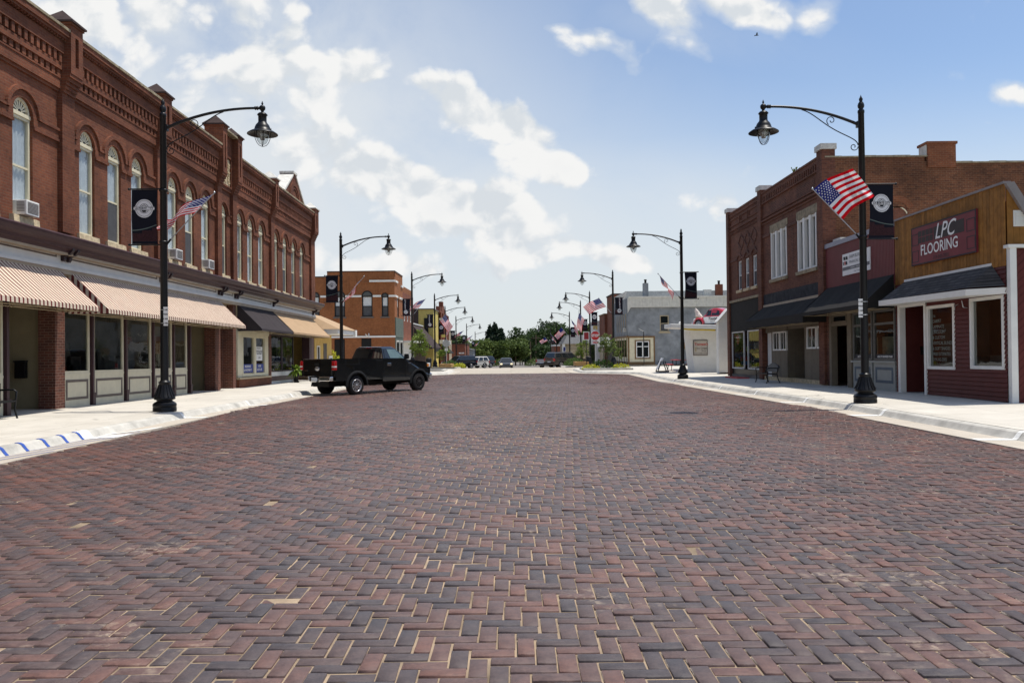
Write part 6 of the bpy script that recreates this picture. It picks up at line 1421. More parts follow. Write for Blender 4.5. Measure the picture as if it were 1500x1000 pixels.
# --- black pickup
def pickup():
    t=empty('pickup_truck',(0,0,0)); P=M['truckpaint']; r=.39; zb=.60
    for s in (-1,1):
        m=MB(); pl=[(-1.12,zb)]+archpts(0,r,.50,zb)+[(1.44,zb),(1.44,1.44),(-1.14,1.46)]
        m.prism(pl,lambda x,z:(x,s*.86,z),lambda x,z:(x,s*(1.0 if z<1.3 else .985),z)); m.build('bed_side',P,t,bevel=.025)
    m=MB(); m.box(-1.10,1.42,-.88,.88,.80,.86); m.box(1.36,1.43,-.87,.87,.86,1.42); m.build('bed_floor',M['blacktrim'],t)
    m=MB(); m.hexa([(-1.19,-.85,.78),(-1.11,-.85,.78),(-1.11,.85,.78),(-1.19,.85,.78),(-1.17,-.85,1.46),(-1.10,-.85,1.46),(-1.10,.85,1.46),(-1.17,.85,1.46)]); tg=m.build('tailgate',P,t,bevel=.015)
    m=MB(); m.box(-1.200,-1.185,-.13,.13,1.18,1.30); m.build('tailgate_handle',M['blacktrim'],tg); 
    m=MB(); m.lathe((-1.187,0,1.08),[(0,-.015),(.085,-.012),(.09,0)],20,0,'x'); m.v=[(x,y*1.5,z) for x,y,z in m.v]; m.build('badge',M['alu'],tg); m=MB(); m.box(-1.2,-1.187,.55,.72,.98,1.03); m.build('script_badge',M['chrome'],tg)
    # cab and front clip
    m=MB(); low=[(1.46,.50),(3.10,.50)]+archpts(3.68,r,.50,.55)[0:]+[(4.36,.52),(4.46,.66),(4.46,1.06),(4.36,1.22),(3.9,1.30),(2.80,1.385),(1.46,1.44)]
    m.prism(low,lambda x,z:(x,-.965+(.05 if x>4.3 else 0),z),lambda x,z:(x,.965-(.05 if x>4.3 else 0),z)); m.build('body',P,t,bevel=.045)
    for s in (-1,1):   # flared arches
        for cx,nm in ((0,'rear'),(3.68,'front')):
            m=MB(); n=16
            for k in range(n):
                a,b=lerp(math.pi*1.02,-.02,k/n),lerp(math.pi*1.02,-.02,(k+1)/n)
                f=lambda an,rr,yy:(cx+rr*math.cos(an),s*yy,r+rr*math.sin(an)*1.0)
                y0=1.0 if cx==0 else .965
                q=[(f(a,.50,y0+.028),f(b,.50,y0+.028)),(f(a,.54,y0+.026),f(b,.54,y0+.026)),(f(a,.60,y0+.001),f(b,.60,y0+.001))]
                m.poly([q[0][0],q[0][1],q[1][1],q[1][0]],0,True); m.poly([q[1][0],q[1][1],q[2][1],q[2][0]],0,True); m.poly([f(a,.50,y0+.028),f(b,.50,y0+.028),f(b,.50,y0-.2),f(a,.50,y0-.2)],0,True)
            m.build('wheel_arch_flare',M['blacktrim'],t)
    # greenhouse
    bt=[(1.50,1.42),(2.98,1.40)]; tp=[(1.62,1.93),(2.32,1.93)]
    wb,wt=.955,.76
    m=MB(); v=[(1.50,-wb,1.42),(2.98,-wb,1.38),(2.98,wb,1.38),(1.50,wb,1.42),(1.60,-wt,1.86),(2.36,-wt,1.87),(2.36,wt,1.87),(1.60,wt,1.86),(1.68,-wt+.10,1.93),(2.25,-wt+.10,1.935),(2.25,wt-.10,1.935),(1.68,wt-.10,1.93)]
    m.mesh(v,[(0,3,2,1),(0,1,5,4),(1,2,6,5),(2,3,7,6),(3,0,4,7),(4,5,9,8),(5,6,10,9),(6,7,11,10),(7,4,8,11),(8,9,10,11)]); cab=m.build('cab',P,t,bevel=.03)
    def pane(p00,p10,p11,p01,n,off,name,mt='carglass'):
        m=MB(); m.poly([tuple(Vector(p)+Vector(n)*off) for p in (p00,p10,p11,p01)]); m.build(name,M[mt],cab)
    side=lambda u,v_,s:(lerp(lerp(1.50,2.98,u),lerp(1.60,2.36,u),v_),s*lerp(wb,wt,v_),lerp(lerp(1.42,1.38,u),1.865,v_))
    for s in (-1,1):
        nn=(0,s*.92,.36)
        pane(side(.06,.10,s),side(.21,.10,s),side(.24,.90,s),side(.10,.90,s),nn,.012,'quarter_window'); pane(side(.29,.10,s),side(.88,.10,s),side(.90,.90,s),side(.31,.90,s),nn,.012,'side_window','trucksideglass')
    bk=lambda u,v_:(lerp(1.50,1.60,v_),lerp(-1,1,u)*lerp(wb,wt,v_),lerp(1.42,1.86,v_))
    pane(bk(.09,.10),bk(.91,.10),bk(.91,.92),bk(.09,.92),(-1,0,.2),.012,'rear_window')
    ws=lambda u,v_:(lerp(2.98,2.36,v_),lerp(-1,1,u)*lerp(wb,wt,v_),lerp(1.38,1.87,v_))
    pane(ws(.05,.06),ws(.95,.06),ws(.93,.94),ws(.07,.94),(.6,0,.8),.012,'windscreen')
    m=MB(); m.box(1.60,1.615,-.16,.16,1.875,1.90); m.build('brake_lamp',M['taillight'],cab)
    for s in (-1,1):
        m=MB(); y=s*.968
        for xx in (1.52,2.80): m.box(xx,xx+.012,min(y,y+s*.004),max(y,y+s*.004),.62,1.38)
        m.box(1.52,2.81,min(y,y+s*.006),max(y,y+s*.006),.845,.86); d=m.build('door_seam',M['blacktrim'],t)
        m=MB(); m.box(1.72,1.92,min(y,y+s*.035),max(y,y+s*.035),1.13,1.25); m.build('door_handle',M['chrome'],t,bevel=.012)
        m=MB(); m.box(2.70,2.80,min(y,y+s*.12),max(y,y+s*.12),1.42,1.46); m.hexa([(2.66,s*1.02,1.40),(2.78,s*1.02,1.42),(2.78,s*1.24,1.42),(2.66,s*1.24,1.40),(2.67,s*1.02,1.62),(2.76,s*1.02,1.62),(2.76,s*1.22,1.62),(2.67,s*1.22,1.62)]); m.build('wing_mirror',M['blacktrim'],t,bevel=.02)
        m=MB(); m.box(2.98,3.16,min(y,y+s*.010),max(y,y+s*.010),1.20,1.24); m.build('fender_badge',M['chrome'],t)
        m=MB(); m.box(-1.19,-1.06,min(s*.84,s*1.012),max(s*.84,s*1.012),1.02,1.38); tl=m.build('tail_light',M['taillight'],t,bevel=.02); m=MB(); m.box(-1.196,-1.07,min(s*.86,s*1.016),max(s*.86,s*1.016),1.13,1.19); m.build('reversing_lens',M['headlamp'],tl)
        m=MB(); m.box(4.24,4.42,min(s*.80,s*.97),max(s*.80,s*.97),1.02,1.20); hl=m.build('headlight',M['headlamp'],t,bevel=.03); m=MB(); m.box(4.20,4.30,min(s*.94,s*.975),max(s*.94,s*.975),1.05,1.17); m.build('side_marker',M['amber'],hl)
    m=MB(); m.box(-1.36,-1.18,-.94,-.30,.60,.78); m.box(-1.36,-1.18,.30,.94,.60,.78); m.box(-1.33,-1.18,-.30,.30,.56,.70); bm=m.build('rear_bumper',M['chrome'],t,bevel=.03); m=MB(); m.box(-1.345,-1.33,-.16,.16,.60,.74); m.build('licence_plate',M['plate'],bm); m=MB(); m.box(-1.45,-1.2,-.05,.05,.40,.48); m.tube([(-1.44,0,.48),(-1.44,0,.55)],.025,8); m.build('tow_hitch',M['blacktrim'],bm)
    m=MB(); m.box(4.40,4.58,-.93,.93,.50,.76); m.build('front_bumper',M['chrome'],t,bevel=.05); m=MB(); m.box(4.44,4.475,-.62,.62,.80,1.12); m.build('grille',M['blacktrim'],t)
    m=MB(); m.box(-1.0,4.2,-.45,.45,.36,.62); m.box(-.55,.55,-.80,.80,.50,.82); m.box(3.1,4.25,-.80,.80,.50,.80); m.box(1.44,1.47,-.85,.85,.6,1.40); m.build('chassis',M['blacktrim'],t)
    for s in (-1,1): wheel(t,0,s*.85,r,.26,10); wheel(t,3.68,s*.83,r,.26,10,dirty=True)
    return t
M['trucksideglass']=mat('side_window_glass',(.10,.15,.15),.05,spec=.8,local=True)
t=pickup(); t.location=(-6.93,31.85,G(33)-.01); t.rotation_euler=(0,0,math.atan2(3.0,2.15)); tag(t,'black pickup truck standing at an angle by the left kerb','pickup truck')
# --- generic small traffic
def car(name,L,W,H,kind,paint,label,cat,loc,head,lights=False,group=None):
    t=empty(name,(0,0,0)); P=paint; r=.33 if kind=='sedan' else .37; xa=L*.30; xb=-L*.29; zb=.30 if kind=='sedan' else .40; hood=H*.60; belt=H*.64
    fx=L/2; rx=-L/2
    low=[(rx+.05,zb)]+archpts(xb,r,r+.06,zb)+archpts(xa,r,r+.06,zb)+[(fx-.06,zb),(fx,zb+.18),(fx-.03,hood*.78),(fx-.22,hood*.93),(fx-L*.26,hood),(xb,belt),(rx+.04,belt*.99),(rx,belt*.8)]
    m=MB(); m.prism(low,lambda x,z:(x,-W/2+(.10 if abs(x)>L*.45 else 0),z),lambda x,z:(x,W/2-(.10 if abs(x)>L*.45 else 0),z)); m.build('body',P,t,bevel=.07)
    wb,wt=W/2*.97,W/2*.76
    if kind=='sedan': b0,b1,t0,t1=rx+.75,fx-L*.27,rx+1.35,fx-L*.42
    elif kind=='suv': b0,b1,t0,t1=rx+.04,fx-L*.27,rx+.28,fx-L*.42
    else: b0,b1,t0,t1=rx+L*.40,fx-L*.25,rx+L*.43,fx-L*.40
    zt=H-.05
    v=[(b0,-wb,belt-.02),(b1,-wb,hood-.02),(b1,wb,hood-.02),(b0,wb,belt-.02),(t0,-wt,zt),(t1,-wt,zt),(t1,wt,zt),(t0,wt,zt),(t0+.12,-wt+.12,H),(t1-.12,-wt+.12,H),(t1-.12,wt-.12,H),(t0+.12,wt-.12,H)]
    m=MB(); m.mesh(v,[(0,3,2,1),(0,1,5,4),(1,2,6,5),(2,3,7,6),(3,0,4,7),(4,5,9,8),(5,6,10,9),(6,7,11,10),(7,4,8,11),(8,9,10,11)]); cab=m.build('cabin',P,t,bevel=.05)
    def quad(fn,u0,u1,v0,v1,n,nm):
        m=MB(); m.poly([tuple(Vector(fn(u,w_))+Vector(n)*.014) for u,w_ in ((u0,v0),(u1,v0),(u1,v1),(u0,v1))]); m.build(nm,M['carglass'],cab)
    for s in (-1,1):
        sd=lambda u,w_,s=s:(lerp(lerp(b0,b1,u),lerp(t0,t1,u),w_),s*lerp(wb,wt,w_),lerp(lerp(belt,hood,u)-.02,zt,w_))
        for a,b in (((.06,.33),(.37,.62),(.66,.93)) if kind=='suv' else ((.08,.48),(.53,.92)) if kind=='sedan' else ((.10,.9),)): quad(sd,a,b,.12,.90,(0,s*.93,.3),'side_window')
    quad(lambda u,w_:(lerp(b0,t0,w_),lerp(-1,1,u)*lerp(wb,wt,w_),lerp(belt-.02,zt,w_)),.08,.92,.14,.88,(-.9,0,.4),'rear_window')
    quad(lambda u,w_:(lerp(b1,t1,w_),lerp(-1,1,u)*lerp(wb,wt,w_),lerp(hood-.02,zt,w_)),.06,.94,.08,.93,(.6,0,.8),'windscreen')
    for s in (-1,1):
        m=MB(); m.box(fx-.26,fx-.005,min(s*W*.30,s*W*.44),max(s*W*.30,s*W*.44),hood*.66,hood*.84); m.build('headlight',M['litlamp'] if lights else M['headlamp'],t,bevel=.03)
        m=MB(); m.box(rx-.004,rx+.12,min(s*W*.36,s*W*.49),max(s*W*.36,s*W*.49),belt*.70,belt*.93); m.build('tail_light',M['taillight'],t,bevel=.02)
        m=MB(); m.hexa([(b1-.5,s*(W/2-.02),hood+.0),(b1-.36,s*(W/2-.02),hood),(b1-.36,s*(W/2+.17),hood+.02),(b1-.5,s*(W/2+.17),hood+.02),(b1-.5,s*(W/2-.02),hood+.13),(b1-.38,s*(W/2-.02),hood+.13),(b1-.38,s*(W/2+.16),hood+.15),(b1-.5,s*(W/2+.16),hood+.15)]); m.build('wing_mirror',P,t)
        wheel(t,xa,s*(W/2-.13),r,.22,6); wheel(t,xb,s*(W/2-.13),r,.22,6)
        if lights: m=MB(); m.lathe((fx+.0,s*W*.36,zb+.16),[(.07,.0),(.05,.02),(0,.03)],10,0,'x'); m.build('fog_lamp',M['litamber'],t)
    m=MB(); m.box(fx-.03,fx+.015,-W*.22,W*.22,hood*.50,hood*.72); m.build('grille',M['blacktrim'],t); m=MB(); m.box(rx-.02,rx+.06,-.26,.26,belt*.52,belt*.66); m.build('licence_plate',M['plate'],t); m=MB(); m.box(rx-.06,rx+.10,-W*.46,W*.46,zb+.06,zb+.24); m.build('rear_bumper',M['blacktrim'] if kind!='sedan' else P,t,bevel=.03); m=MB(); m.box(fx-.08,fx+.05,-W*.44,W*.44,zb+.04,zb+.24); m.build('front_bumper',M['blacktrim'] if kind!='sedan' else P,t,bevel=.03)
    m=MB(); m.box(rx+.3,fx-.3,-W*.36,W*.36,zb-.08,zb+.3); m.build('underbody',M['blacktrim'],t)
    if kind=='suv':
        for s in (-1,1): m=MB(); m.tube([(t0+.2,s*wt*.85,H+.05),(t1-.2,s*wt*.85,H+.05)],.02,6); m.build('roof_rail',M['blacktrim'],t)
    if kind=='pickup':
        m=MB(); m.box(rx+.1,b0-.1,-W*.42,W*.42,belt-.02,belt+.01); m.build('bed_cover',M['blacktrim'],t)
    t.location=loc; t.rotation_euler=(0,0,math.atan2(head[1],head[0])); return tag(t,label,cat,group)
M['litlamp']=emit('lit_headlamp',(1,.80,.45),1.6); M['litamber']=emit('lit_fog_lamp',(1,.66,.2),1.6)
def carp(n,c,metal=.3): return mat(n,c,.25,metal,coat=1,spec=.5,var=.04,local=True)
cg='cars parked along the far kerbs'
car('sport_utility_vehicle',4.7,1.85,1.72,'suv',carp('navy_black_car_paint',(.012,.014,.02)),'black sport utility vehicle parked nose to the left kerb beyond the crossing','sport utility vehicle',(-6.9,105,-.84),(-.80,-.60),group=cg)
car('sport_utility_vehicle',4.5,1.8,1.66,'suv',carp('white_car_paint',(.62,.60,.54),0),'cream white sport utility vehicle parked just behind the black one','sport utility vehicle',(-5.25,111,-.98),(-.75,-.66),group=cg)
car('sport_utility_vehicle',4.6,1.85,1.75,'suv',carp('charcoal_car_paint',(.03,.03,.035)),'dark grey sport utility vehicle parked beyond the cream white one','sport utility vehicle',(-4.6,118,-1.1),(-.72,-.69),group=cg)
car('sedan_car',4.7,1.80,1.45,'sedan',carp('silver_grey_car_paint',(.10,.105,.11),.6),'dark silver sedan driving towards the camera with its headlights on','car',(-.65,105,G(105)),(.03,-1),lights=True)
car('sport_utility_vehicle',5.0,1.95,1.78,'suv',carp('bronze_grey_car_paint',(.085,.075,.065),.5),'grey brown sport utility vehicle parked nose to the right kerb','sport utility vehicle',(6.35,91,G(91)+.0),(.80,.60),group=cg)
car('pickup_truck',5.4,1.95,1.80,'pickup',carp('silver_white_truck_paint',(.50,.50,.50),.2),'silver white pickup truck parked beyond the grey brown vehicle on the right','pickup truck',(5.6,100,G(100)),(.66,.75),group=cg)
# a car glimpsed under the black pickup
car('sedan_car',4.1,1.7,1.32,'sedan',carp('dark_blue_car_paint',(.02,.024,.03)),'dark car parked by the left kerb, its wheels showing beneath the black pickup','car',(-6.75,42.4,G(42)),(.78,.62))
# --- small rounded red and white car on the stand roof
def bug():
    t=empty('vintage_car',(0,0,0)); RD=carp('gloss_red_car_paint',(.50,.022,.03),0); WH=carp('gloss_white_car_paint',(.72,.70,.69),0)
    # body shell lofted from cross sections along its length
    st=[(-2.0,.45,.50,.62,.25),(-1.85,.38,.55,.78,.45),(-1.5,.32,.62,1.02,.52),(-1.1,.30,.66,1.22,.55),(-.75,.30,.70,1.40,.56),(-.35,.30,.72,1.50,.56),(.05,.30,.72,1.50,.55),(.38,.30,.72,1.40,.52),(.62,.30,.71,1.12,.55),(.80,.30,.70,.96,.58),(1.2,.32,.62,.90,.48),(1.6,.38,.52,.78,.38),(1.88,.45,.42,.60,.25),(1.95,.48,.30,.52,.15)]
    def shell(x,z0,w,z1,wt,n=13):
        pts=[]; belt=min(.86,z1-.03)
        for k in range(n):
            q=k/(n-1); a=math.pi*q
            y=math.cos(a); 
            if z1>.95:
                # below the belt full width, above it tapering to the roof
                v=1-abs(2*q-1)
                if v<.35: yy,zz=w,lerp(z0,belt,v/.35)
                else: s_=(v-.35)/.65; yy=lerp(w,wt,math.sin(s_*math.pi/2)*.5+s_*.5) if s_<.6 else lerp(w,wt,.9)*math.cos((s_-.6)/.4*math.pi/2)**.6; zz=belt+(z1-belt)*math.sin(min(1,s_)*math.pi/2)**.85
            else:
                v=1-abs(2*q-1); yy=w*math.cos(v*math.pi/2)**.45 if v<1 else 0; zz=lerp(z0,z1,math.sin(v*math.pi/2)**.9)
            pts.append((x,yy if q<.5 else (-yy if q>.5 else 0),zz))
        return pts
    secs=[shell(*s) for s in st]; n=13; m=MB()
    for i in range(len(secs)-1):
        for k in range(n-1):
            f=[secs[i][k],secs[i][k+1],secs[i+1][k+1],secs[i+1][k]]; zc=sum(p[2] for p in f)/4; xc=sum(p[0] for p in f)/4
            m.poly(f,1 if (zc<.86 and -1.2<xc<.75 and abs(f[0][1])>.3) else 0,True)
    m.poly(secs[0]); m.poly(secs[-1]); m.build('body',[RD,WH],t)
    for s in (-1,1):
        for cx,rr in ((1.22,.46),(-1.2,.47)):
            m=MB(); n_=14; rings=[]
            for k in range(n_+1):
                a=lerp(-.15,math.pi+.15,k/n_); row=[]
                for (dr,yy) in ((0.02,.92),(-.02,.97),(.0,.99),(.10,.93),(.12,.80),(.12,.58)): row.append((cx+(rr-.08+dr)*math.cos(a)*1.08,s*(yy-.14),.33+(rr-.08+dr)*math.sin(a)))
                rings.append(row)
            for k in range(n_):
                for j in range(5): m.poly([rings[k][j],rings[k+1][j],rings[k+1][j+1],rings[k][j+1]],0,True)
            m.build('fender',RD,t)
        m=MB(); m.box(-.75,.75,min(s*.70,s*.86),max(s*.70,s*.86),.26,.32); m.build('running_board',M['blacktrim'],t)
        m=MB(); fn=lambda x,z:(x,s*(lerp(.735,.60,max(0,(z-.86)/.55))),z)
        for pts in ([(.10,.92),(.56,.92),(.36,1.28),(.10,1.36)],[(-.70,.92),(.02,.92),(.02,1.36),(-.40,1.36),(-.62,1.2)]): m.poly([fn(*p) for p in pts])
        m.build('side_window',M['carglass'],t)
        m=MB(); put_text(m,"Tootsie's",lambda x,y,s=s:((-.20+x if s<0 else -.20-x),s*.728,.68+y),.30,0,shear=.2,bold=.01); put_text(m,'ICE CREAM',lambda x,y,s=s:((-.20+x if s<0 else -.20-x),s*.728,.48+y),.14,0); m.build('door_lettering',M['ink'],t)
        m=MB(); m.lathe((1.72,s*.58,.62),[(.02,.12),(.10,.10),(.13,0),(.11,-.1)],14,0,'x'); m.build('headlight',M['headlamp'],t)
        w1=wheel(t,1.22,s*.70,.33,.17,8); w2=wheel(t,-1.2,s*.70,.33,.17,8)
    m=MB(); m.poly([(-1.14,-.38,1.08),(-1.14,.38,1.08),(-.84,.34,1.34),(-.84,-.34,1.34)]); m.v=[(x-.10,y,z+.05) for x,y,z in m.v]; m.build('rear_window',M['carglass'],t)
    m=MB(); m.poly([(.72,-.56,1.0),(.72,.56,1.0),(.44,.50,1.36),(.44,-.50,1.36)]); m.v=[(x+.03,y,z+.01) for x,y,z in m.v]; m.build('windscreen',M['carglass'],t)
    for x in (2.02,-2.07): m=MB(); m.tube([(x-.05*(1 if x>0 else -1),-.72,.42),(x,-.4,.42),(x,.4,.42),(x-.05*(1 if x>0 else -1),.72,.42)],.04,8); m.build('bumper',M['chrome'],t)
    return t
t=bug(); t.location=(14.35,54.2,2.98); t.rotation_euler=(0,0,math.atan2(.80,-.60)); t.scale=(.92,.92,.92); tag(t,'small rounded vintage red and white car on the roof of the ice cream stand','car')
# bins by the crossing
for (x,y,lab) in ((8.2,82.8,'black litter bin beside the right tan planter'),(-8.6,82.2,'black litter bin beside the left tan planter')):
    r=empty('litter_bin',(x,y,G(y)),lab,'litter bin'); z=G(y)+.1; m=MB(); m.lathe((x,y,z),[(0,0),(.28,0),(.30,.1),(.30,.85),(.27,.9)],18); m.build('drum',M['black'],r); m=MB(); m.lathe((x,y,z),[(.32,.86),(.32,.92),(.2,1.02),(.12,1.04),(.12,1.0)],18); m.build('lid',M['blacktrim'],r)
# ---------------------------------------------------------------- trees and planting
def tree(name,x,y,h,blobs,nleaf,leaf,lm,label,trunk_r=.15,th=.35,group=None,seed=1,base=None,limbs=5):
    z=G(y) if base is None else base; r=empty(name,(x,y,z),label,'tree',group); rs=np.random.default_rng(seed)
    t=MB(); t.tube([(x,y,z-.1),(x+.02*h*.3,y,z+h*th*.5),(x,y+.02*h,z+h*th),(x+.01*h,y,z+h*.78)],[trunk_r,trunk_r*.8,trunk_r*.65,trunk_r*.15],8)
    for k in range(limbs):
        b=blobs[k%len(blobs)]; z0=z+h*th*(.75+.12*k); e=(x+b[0]*.75,y+b[1]*.75,z+b[2]); t.tube([(x,y,z0),((x+e[0])/2,(y+e[1])/2,z0+(e[2]-z0)*.4),e],[trunk_r*.45,trunk_r*.3,trunk_r*.08],6)
    t.build('trunk',M['trunk'],r)
    vol=np.array([b[3]*b[4] for b in blobs]); cnt=(vol/vol.sum()*nleaf).astype(int); vs=[];fs=[]
    for b,c in zip(blobs,cnt):
        # clumps: leaves gather round twig ends near the blob surface
        nc=max(4,c//14); cd=rs.normal(size=(nc,3)); cd/=np.linalg.norm(cd,axis=1)[:,None]; rad=rs.uniform(.45,1.08,nc)**.6
        cc=cd*rad[:,None]*np.array([b[3],b[3],b[4]])+np.array([x+b[0],y+b[1],z+b[2]])
        idx=rs.integers(0,nc,c); p=cc[idx]+rs.normal(0,.17,(c,3))*np.array([b[3],b[3],b[4]*.8])
        n=rs.normal(size=(c,3)); n[:,2]+=.5; n/=np.linalg.norm(n,axis=1)[:,None]; a=np.cross(n,rs.normal(size=(c,3))); a/=np.linalg.norm(a,axis=1)[:,None]; q=np.cross(n,a); s=leaf*rs.uniform(.6,1.25,c)[:,None]
        V=np.stack([p-a*s,p-q*s*.55,p+a*s,p+q*s*.55],1).reshape(-1,3); o=len(vs); vs+=V.tolist(); fs+=[(o+4*k,o+4*k+1,o+4*k+2,o+4*k+3) for k in range(c)]
    m=MB(); m.mesh(vs,fs); m.build('crown',M[lm],r); return r
tree('young_tree',-7.05,60.4,3.4,[(0,0,2.2,.62,.75),(-.35,.1,1.7,.45,.5),(.4,0,1.75,.45,.5),(.05,.2,2.75,.35,.45),(.35,-.1,2.5,.3,.35)],1500,.075,'leafyoung','young light green tree on the left corner behind the pickup truck',.05,.35,seed=2,base=G(60)+.1)
tree('young_tree',7.25,59.3,3.0,[(0,0,2.2,.5,.55),(.55,.1,1.5,.5,.5),(-.25,0,1.6,.4,.55),(.3,.2,1.9,.5,.5),(.9,0,1.2,.35,.35)],1300,.075,'leafolive','young olive green tree in the right corner planter beside the stop sign',.05,.3,seed=3,base=G(60)+.15)
tree('young_tree',-7.7,90,3.0,[(0,0,2.1,.6,.7),(-.3,0,1.5,.5,.5),(.3,0,2.6,.4,.5)],900,.09,'leafyoung','young green tree beyond the tan planter on the left',.06,.3,seed=4)
tree('young_tree',8.4,92,3.3,[(0,0,2.2,.8,.8),(-.3,0,1.5,.6,.6),(.3,0,2.8,.5,.5)],1100,.09,'leafyoung','young green tree beyond the tan planter on the right',.06,.3,seed=5)
def shrub(x,y,z,rx,ry,h,n,leaf,lm,label,name='shrub'):
    rs=np.random.default_rng(int(abs(x*97+y*13))); m=MB(); vs=[];fs=[]
    d=rs.normal(size=(n,3)); d/=np.linalg.norm(d,axis=1)[:,None]; d[:,2]=np.abs(d[:,2]); p=d*(rs.uniform(.4,1.05,n)**.5)[:,None]*np.array([rx,ry,h])+np.array([x,y,z])
    nn=rs.normal(size=(n,3)); nn[:,2]+=.4; nn/=np.linalg.norm(nn,axis=1)[:,None]; a=np.cross(nn,rs.normal(size=(n,3))); a/=np.linalg.norm(a,axis=1)[:,None]; q=np.cross(nn,a); s=leaf*rs.uniform(.6,1.3,n)[:,None]
    V=np.stack([p-a*s,p-q*s*.5,p+a*s,p+q*s*.5],1).reshape(-1,3); m.mesh(V.tolist(),[(4*k,4*k+1,4*k+2,4*k+3) for k in range(n)])
    return m.build(name,M[lm],label=label,cat='shrub',loc=(x,y,z))
zz=G(58)+.2
shrub(5.95,58.4,zz,.75,.6,.38,420,.07,'chart','low yellow green shrub at the street end of the right planter')
shrub(8.15,58.2,zz,.75,.55,.42,420,.07,'chart','low yellow green shrub at the sidewalk end of the right planter')
shrub(7.0,59.6,zz,.85,.7,.75,500,.08,'shrub','dark green shrub between the two yellow ones in the right planter')
shrub(-6.9,59.6,G(60)+.16,.85,.6,.40,420,.07,'chart','yellow green shrub in front of the pickup truck nose')
shrub(-7.8,60.6,G(60)+.16,.7,.6,.5,300,.08,'shrub','green shrub behind the pickup truck hood on the left corner')
shrub(-6.5,84.6,G(84)+.3,.9,.8,.55,300,.09,'shrub','green shrub in the tan planter on the left')
shrub(-5.4,82.6,G(83)+.1,.7,.7,.5,300,.09,'chart','yellow green shrub between the left tan planter and the black parked car')
shrub(7.0,86.5,G(86)+.2,1.2,.9,.85,400,.1,'shrub','green shrub behind the tan planter on the right')
shrub(-12.9,56.5,G(56)+.1,.8,.7,1.75,500,.10,'chart','yellow green bush beside the yellow stucco shop above the truck bed')
for i,(x,w) in enumerate(((-2.5,'left of the oncoming car'),(7,'under the utility pole'),(11,'right of the utility pole'))): shrub(x,215+i*3,G(215)-.1,3.2,2,2.2,700,.22,'leafmid',f"rough green bush at the far street end, {w}")
def big(x,y,h,r,lm,lab,seed,conic=False,n=2600,leaf=.34):
    rs=random.Random(seed); bl=[]
    if conic:
        for k in range(7): t=k/6; bl.append((rs.uniform(-.15,.15)*r,rs.uniform(-.2,.2)*r,h*(.2+.74*t),r*(1.0-.72*t),h*.15))
    else:
        bl=[(0,0,h*.62,r*.75,h*.26)]
        for k in range(8): a=k*.785+rs.random(); q=r*rs.uniform(.45,.75); bl.append((q*math.cos(a),q*math.sin(a)*.8,h*rs.uniform(.34,.80),r*rs.uniform(.40,.56),h*rs.uniform(.15,.22)))
    tree('evergreen_tree' if conic else 'broadleaf_tree',x,y,h,bl,n,leaf,lm,lab,h*.03,.3,'trees at the end of the street',seed)
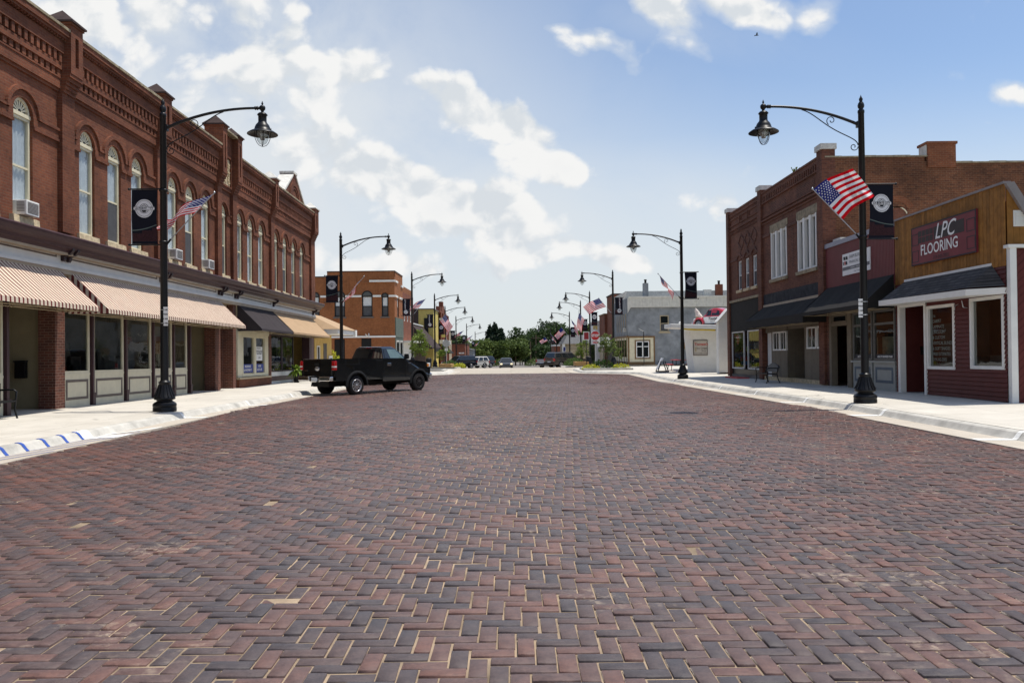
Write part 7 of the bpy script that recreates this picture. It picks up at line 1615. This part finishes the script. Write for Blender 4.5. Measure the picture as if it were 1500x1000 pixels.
T=[(-5.0,270,13.5,3.4,'leafpine','tall dark evergreen with a pointed top left of the street end',True),(-7.2,274,13.0,2.6,'leafpine','narrow dark evergreen just left of the tall pointed evergreen',True),(-3.6,268,11.8,3.0,'leafpine','dark evergreen on the right shoulder of the tall pointed evergreen',True),
 (1.5,255,9.6,4.6,'leafmid','olive green round tree right behind the oncoming car',False),(-5.2,250,8.4,4.4,'leafmid','olive green round tree under the dark evergreens',False),(-11.5,245,8.6,5.0,'leafolive','light green round tree left of the dark evergreens',False),(-17,262,10.5,5.6,'leafmid','green tree behind the far left lamp posts',False),(-23,250,11,5.5,'leafdark','dark green tree behind the low brick store',False),
 (5.5,300,14.0,6.5,'leafdark','dark broad tree right of the street end, the leftmost of the big dark ones',False),(14,290,16.5,8,'leafdark','tallest dark broad tree right of the street end behind the utility poles',False),(22,292,14.5,7,'leafdark','dark broad tree behind the far right flags',False),(24,235,13.5,5.5,'leafmid','green tree above the flat red brick building',False),(31,230,14.5,6,'leafmid','tall green tree above the tan stone building roof',False),(33,190,12,5.5,'leafdark','dark green tree above the right side of the tan stone building',False),
 (21.5,118,11.2,4.8,'leafdark','dark leafy tree rising behind the white fronted shop',False),(16.8,124,7.5,3.6,'leafdark','dark rounded tree behind the stop sign',False),(-31,255,12,6,'leafdark','dark tree at the left edge of the far trees',False),(10.5,205,5.8,3.4,'leafdark','low dark tree behind the white parked pickup',False)]
for i,(x,y,h,r,lm,lab,con) in enumerate(T): big(x,y,h,r,lm,lab,i+20,con,n=6500,leaf=.46 if y>150 else .24)
m=MB(); rs=np.random.default_rng(5); vs=[];fs=[]
for (x0,x1,y,h,n) in ((-260,-24,330,11,5200),(26,260,330,12,5200),(-30,30,420,10,3000)):
    xs=rs.uniform(x0,x1,n); top=h*(.72+.28*np.sin(xs*.13)+.12*np.sin(xs*.41+1)); zz_=rs.uniform(0,1,n)**.7*top; yy=y+rs.uniform(-6,6,n)
    P=np.stack([xs,yy,zz_+G(y)],1); nn=rs.normal(size=(n,3)); nn/=np.linalg.norm(nn,axis=1)[:,None]; a=np.cross(nn,rs.normal(size=(n,3))); a/=np.linalg.norm(a,axis=1)[:,None]; q=np.cross(nn,a); s=rs.uniform(.7,1.5,n)[:,None]
    V=np.stack([P-a*s,P-q*s*.7,P+a*s,P+q*s*.7],1).reshape(-1,3); o=len(vs); vs+=V.tolist(); fs+=[(o+4*k,o+4*k+1,o+4*k+2,o+4*k+3) for k in range(n)]
m.mesh(vs,fs); m.build('distant_woodland',M['leafdark'],kind='stuff',label='far belt of dark trees beyond the town',cat='woodland')
# a bird high over the right lamp
b=MB(); bx,by,bz=25.5,80,1.65+.398*80
b.lathe((0,0,0),[(0,-.22),(.03,-.15),(.06,0),(.04,.12),(.02,.16),(.03,.2),(0,.26)],8,0,'x'); b.v=[(x+bx,y+by,z+bz) for x,y,z in b.v]
for s_ in (-1,1): b.poly([(bx-.05,by,bz),(bx+.1,by,bz),(bx+.05,by+s_*.25,bz+.16),(bx-.12,by+s_*.5,bz+.10),(bx-.1,by+s_*.25,bz+.12)])
b.build('bird',M['black'],label='small dark bird in flight above the right lamp',cat='bird',loc=(bx,by,bz))
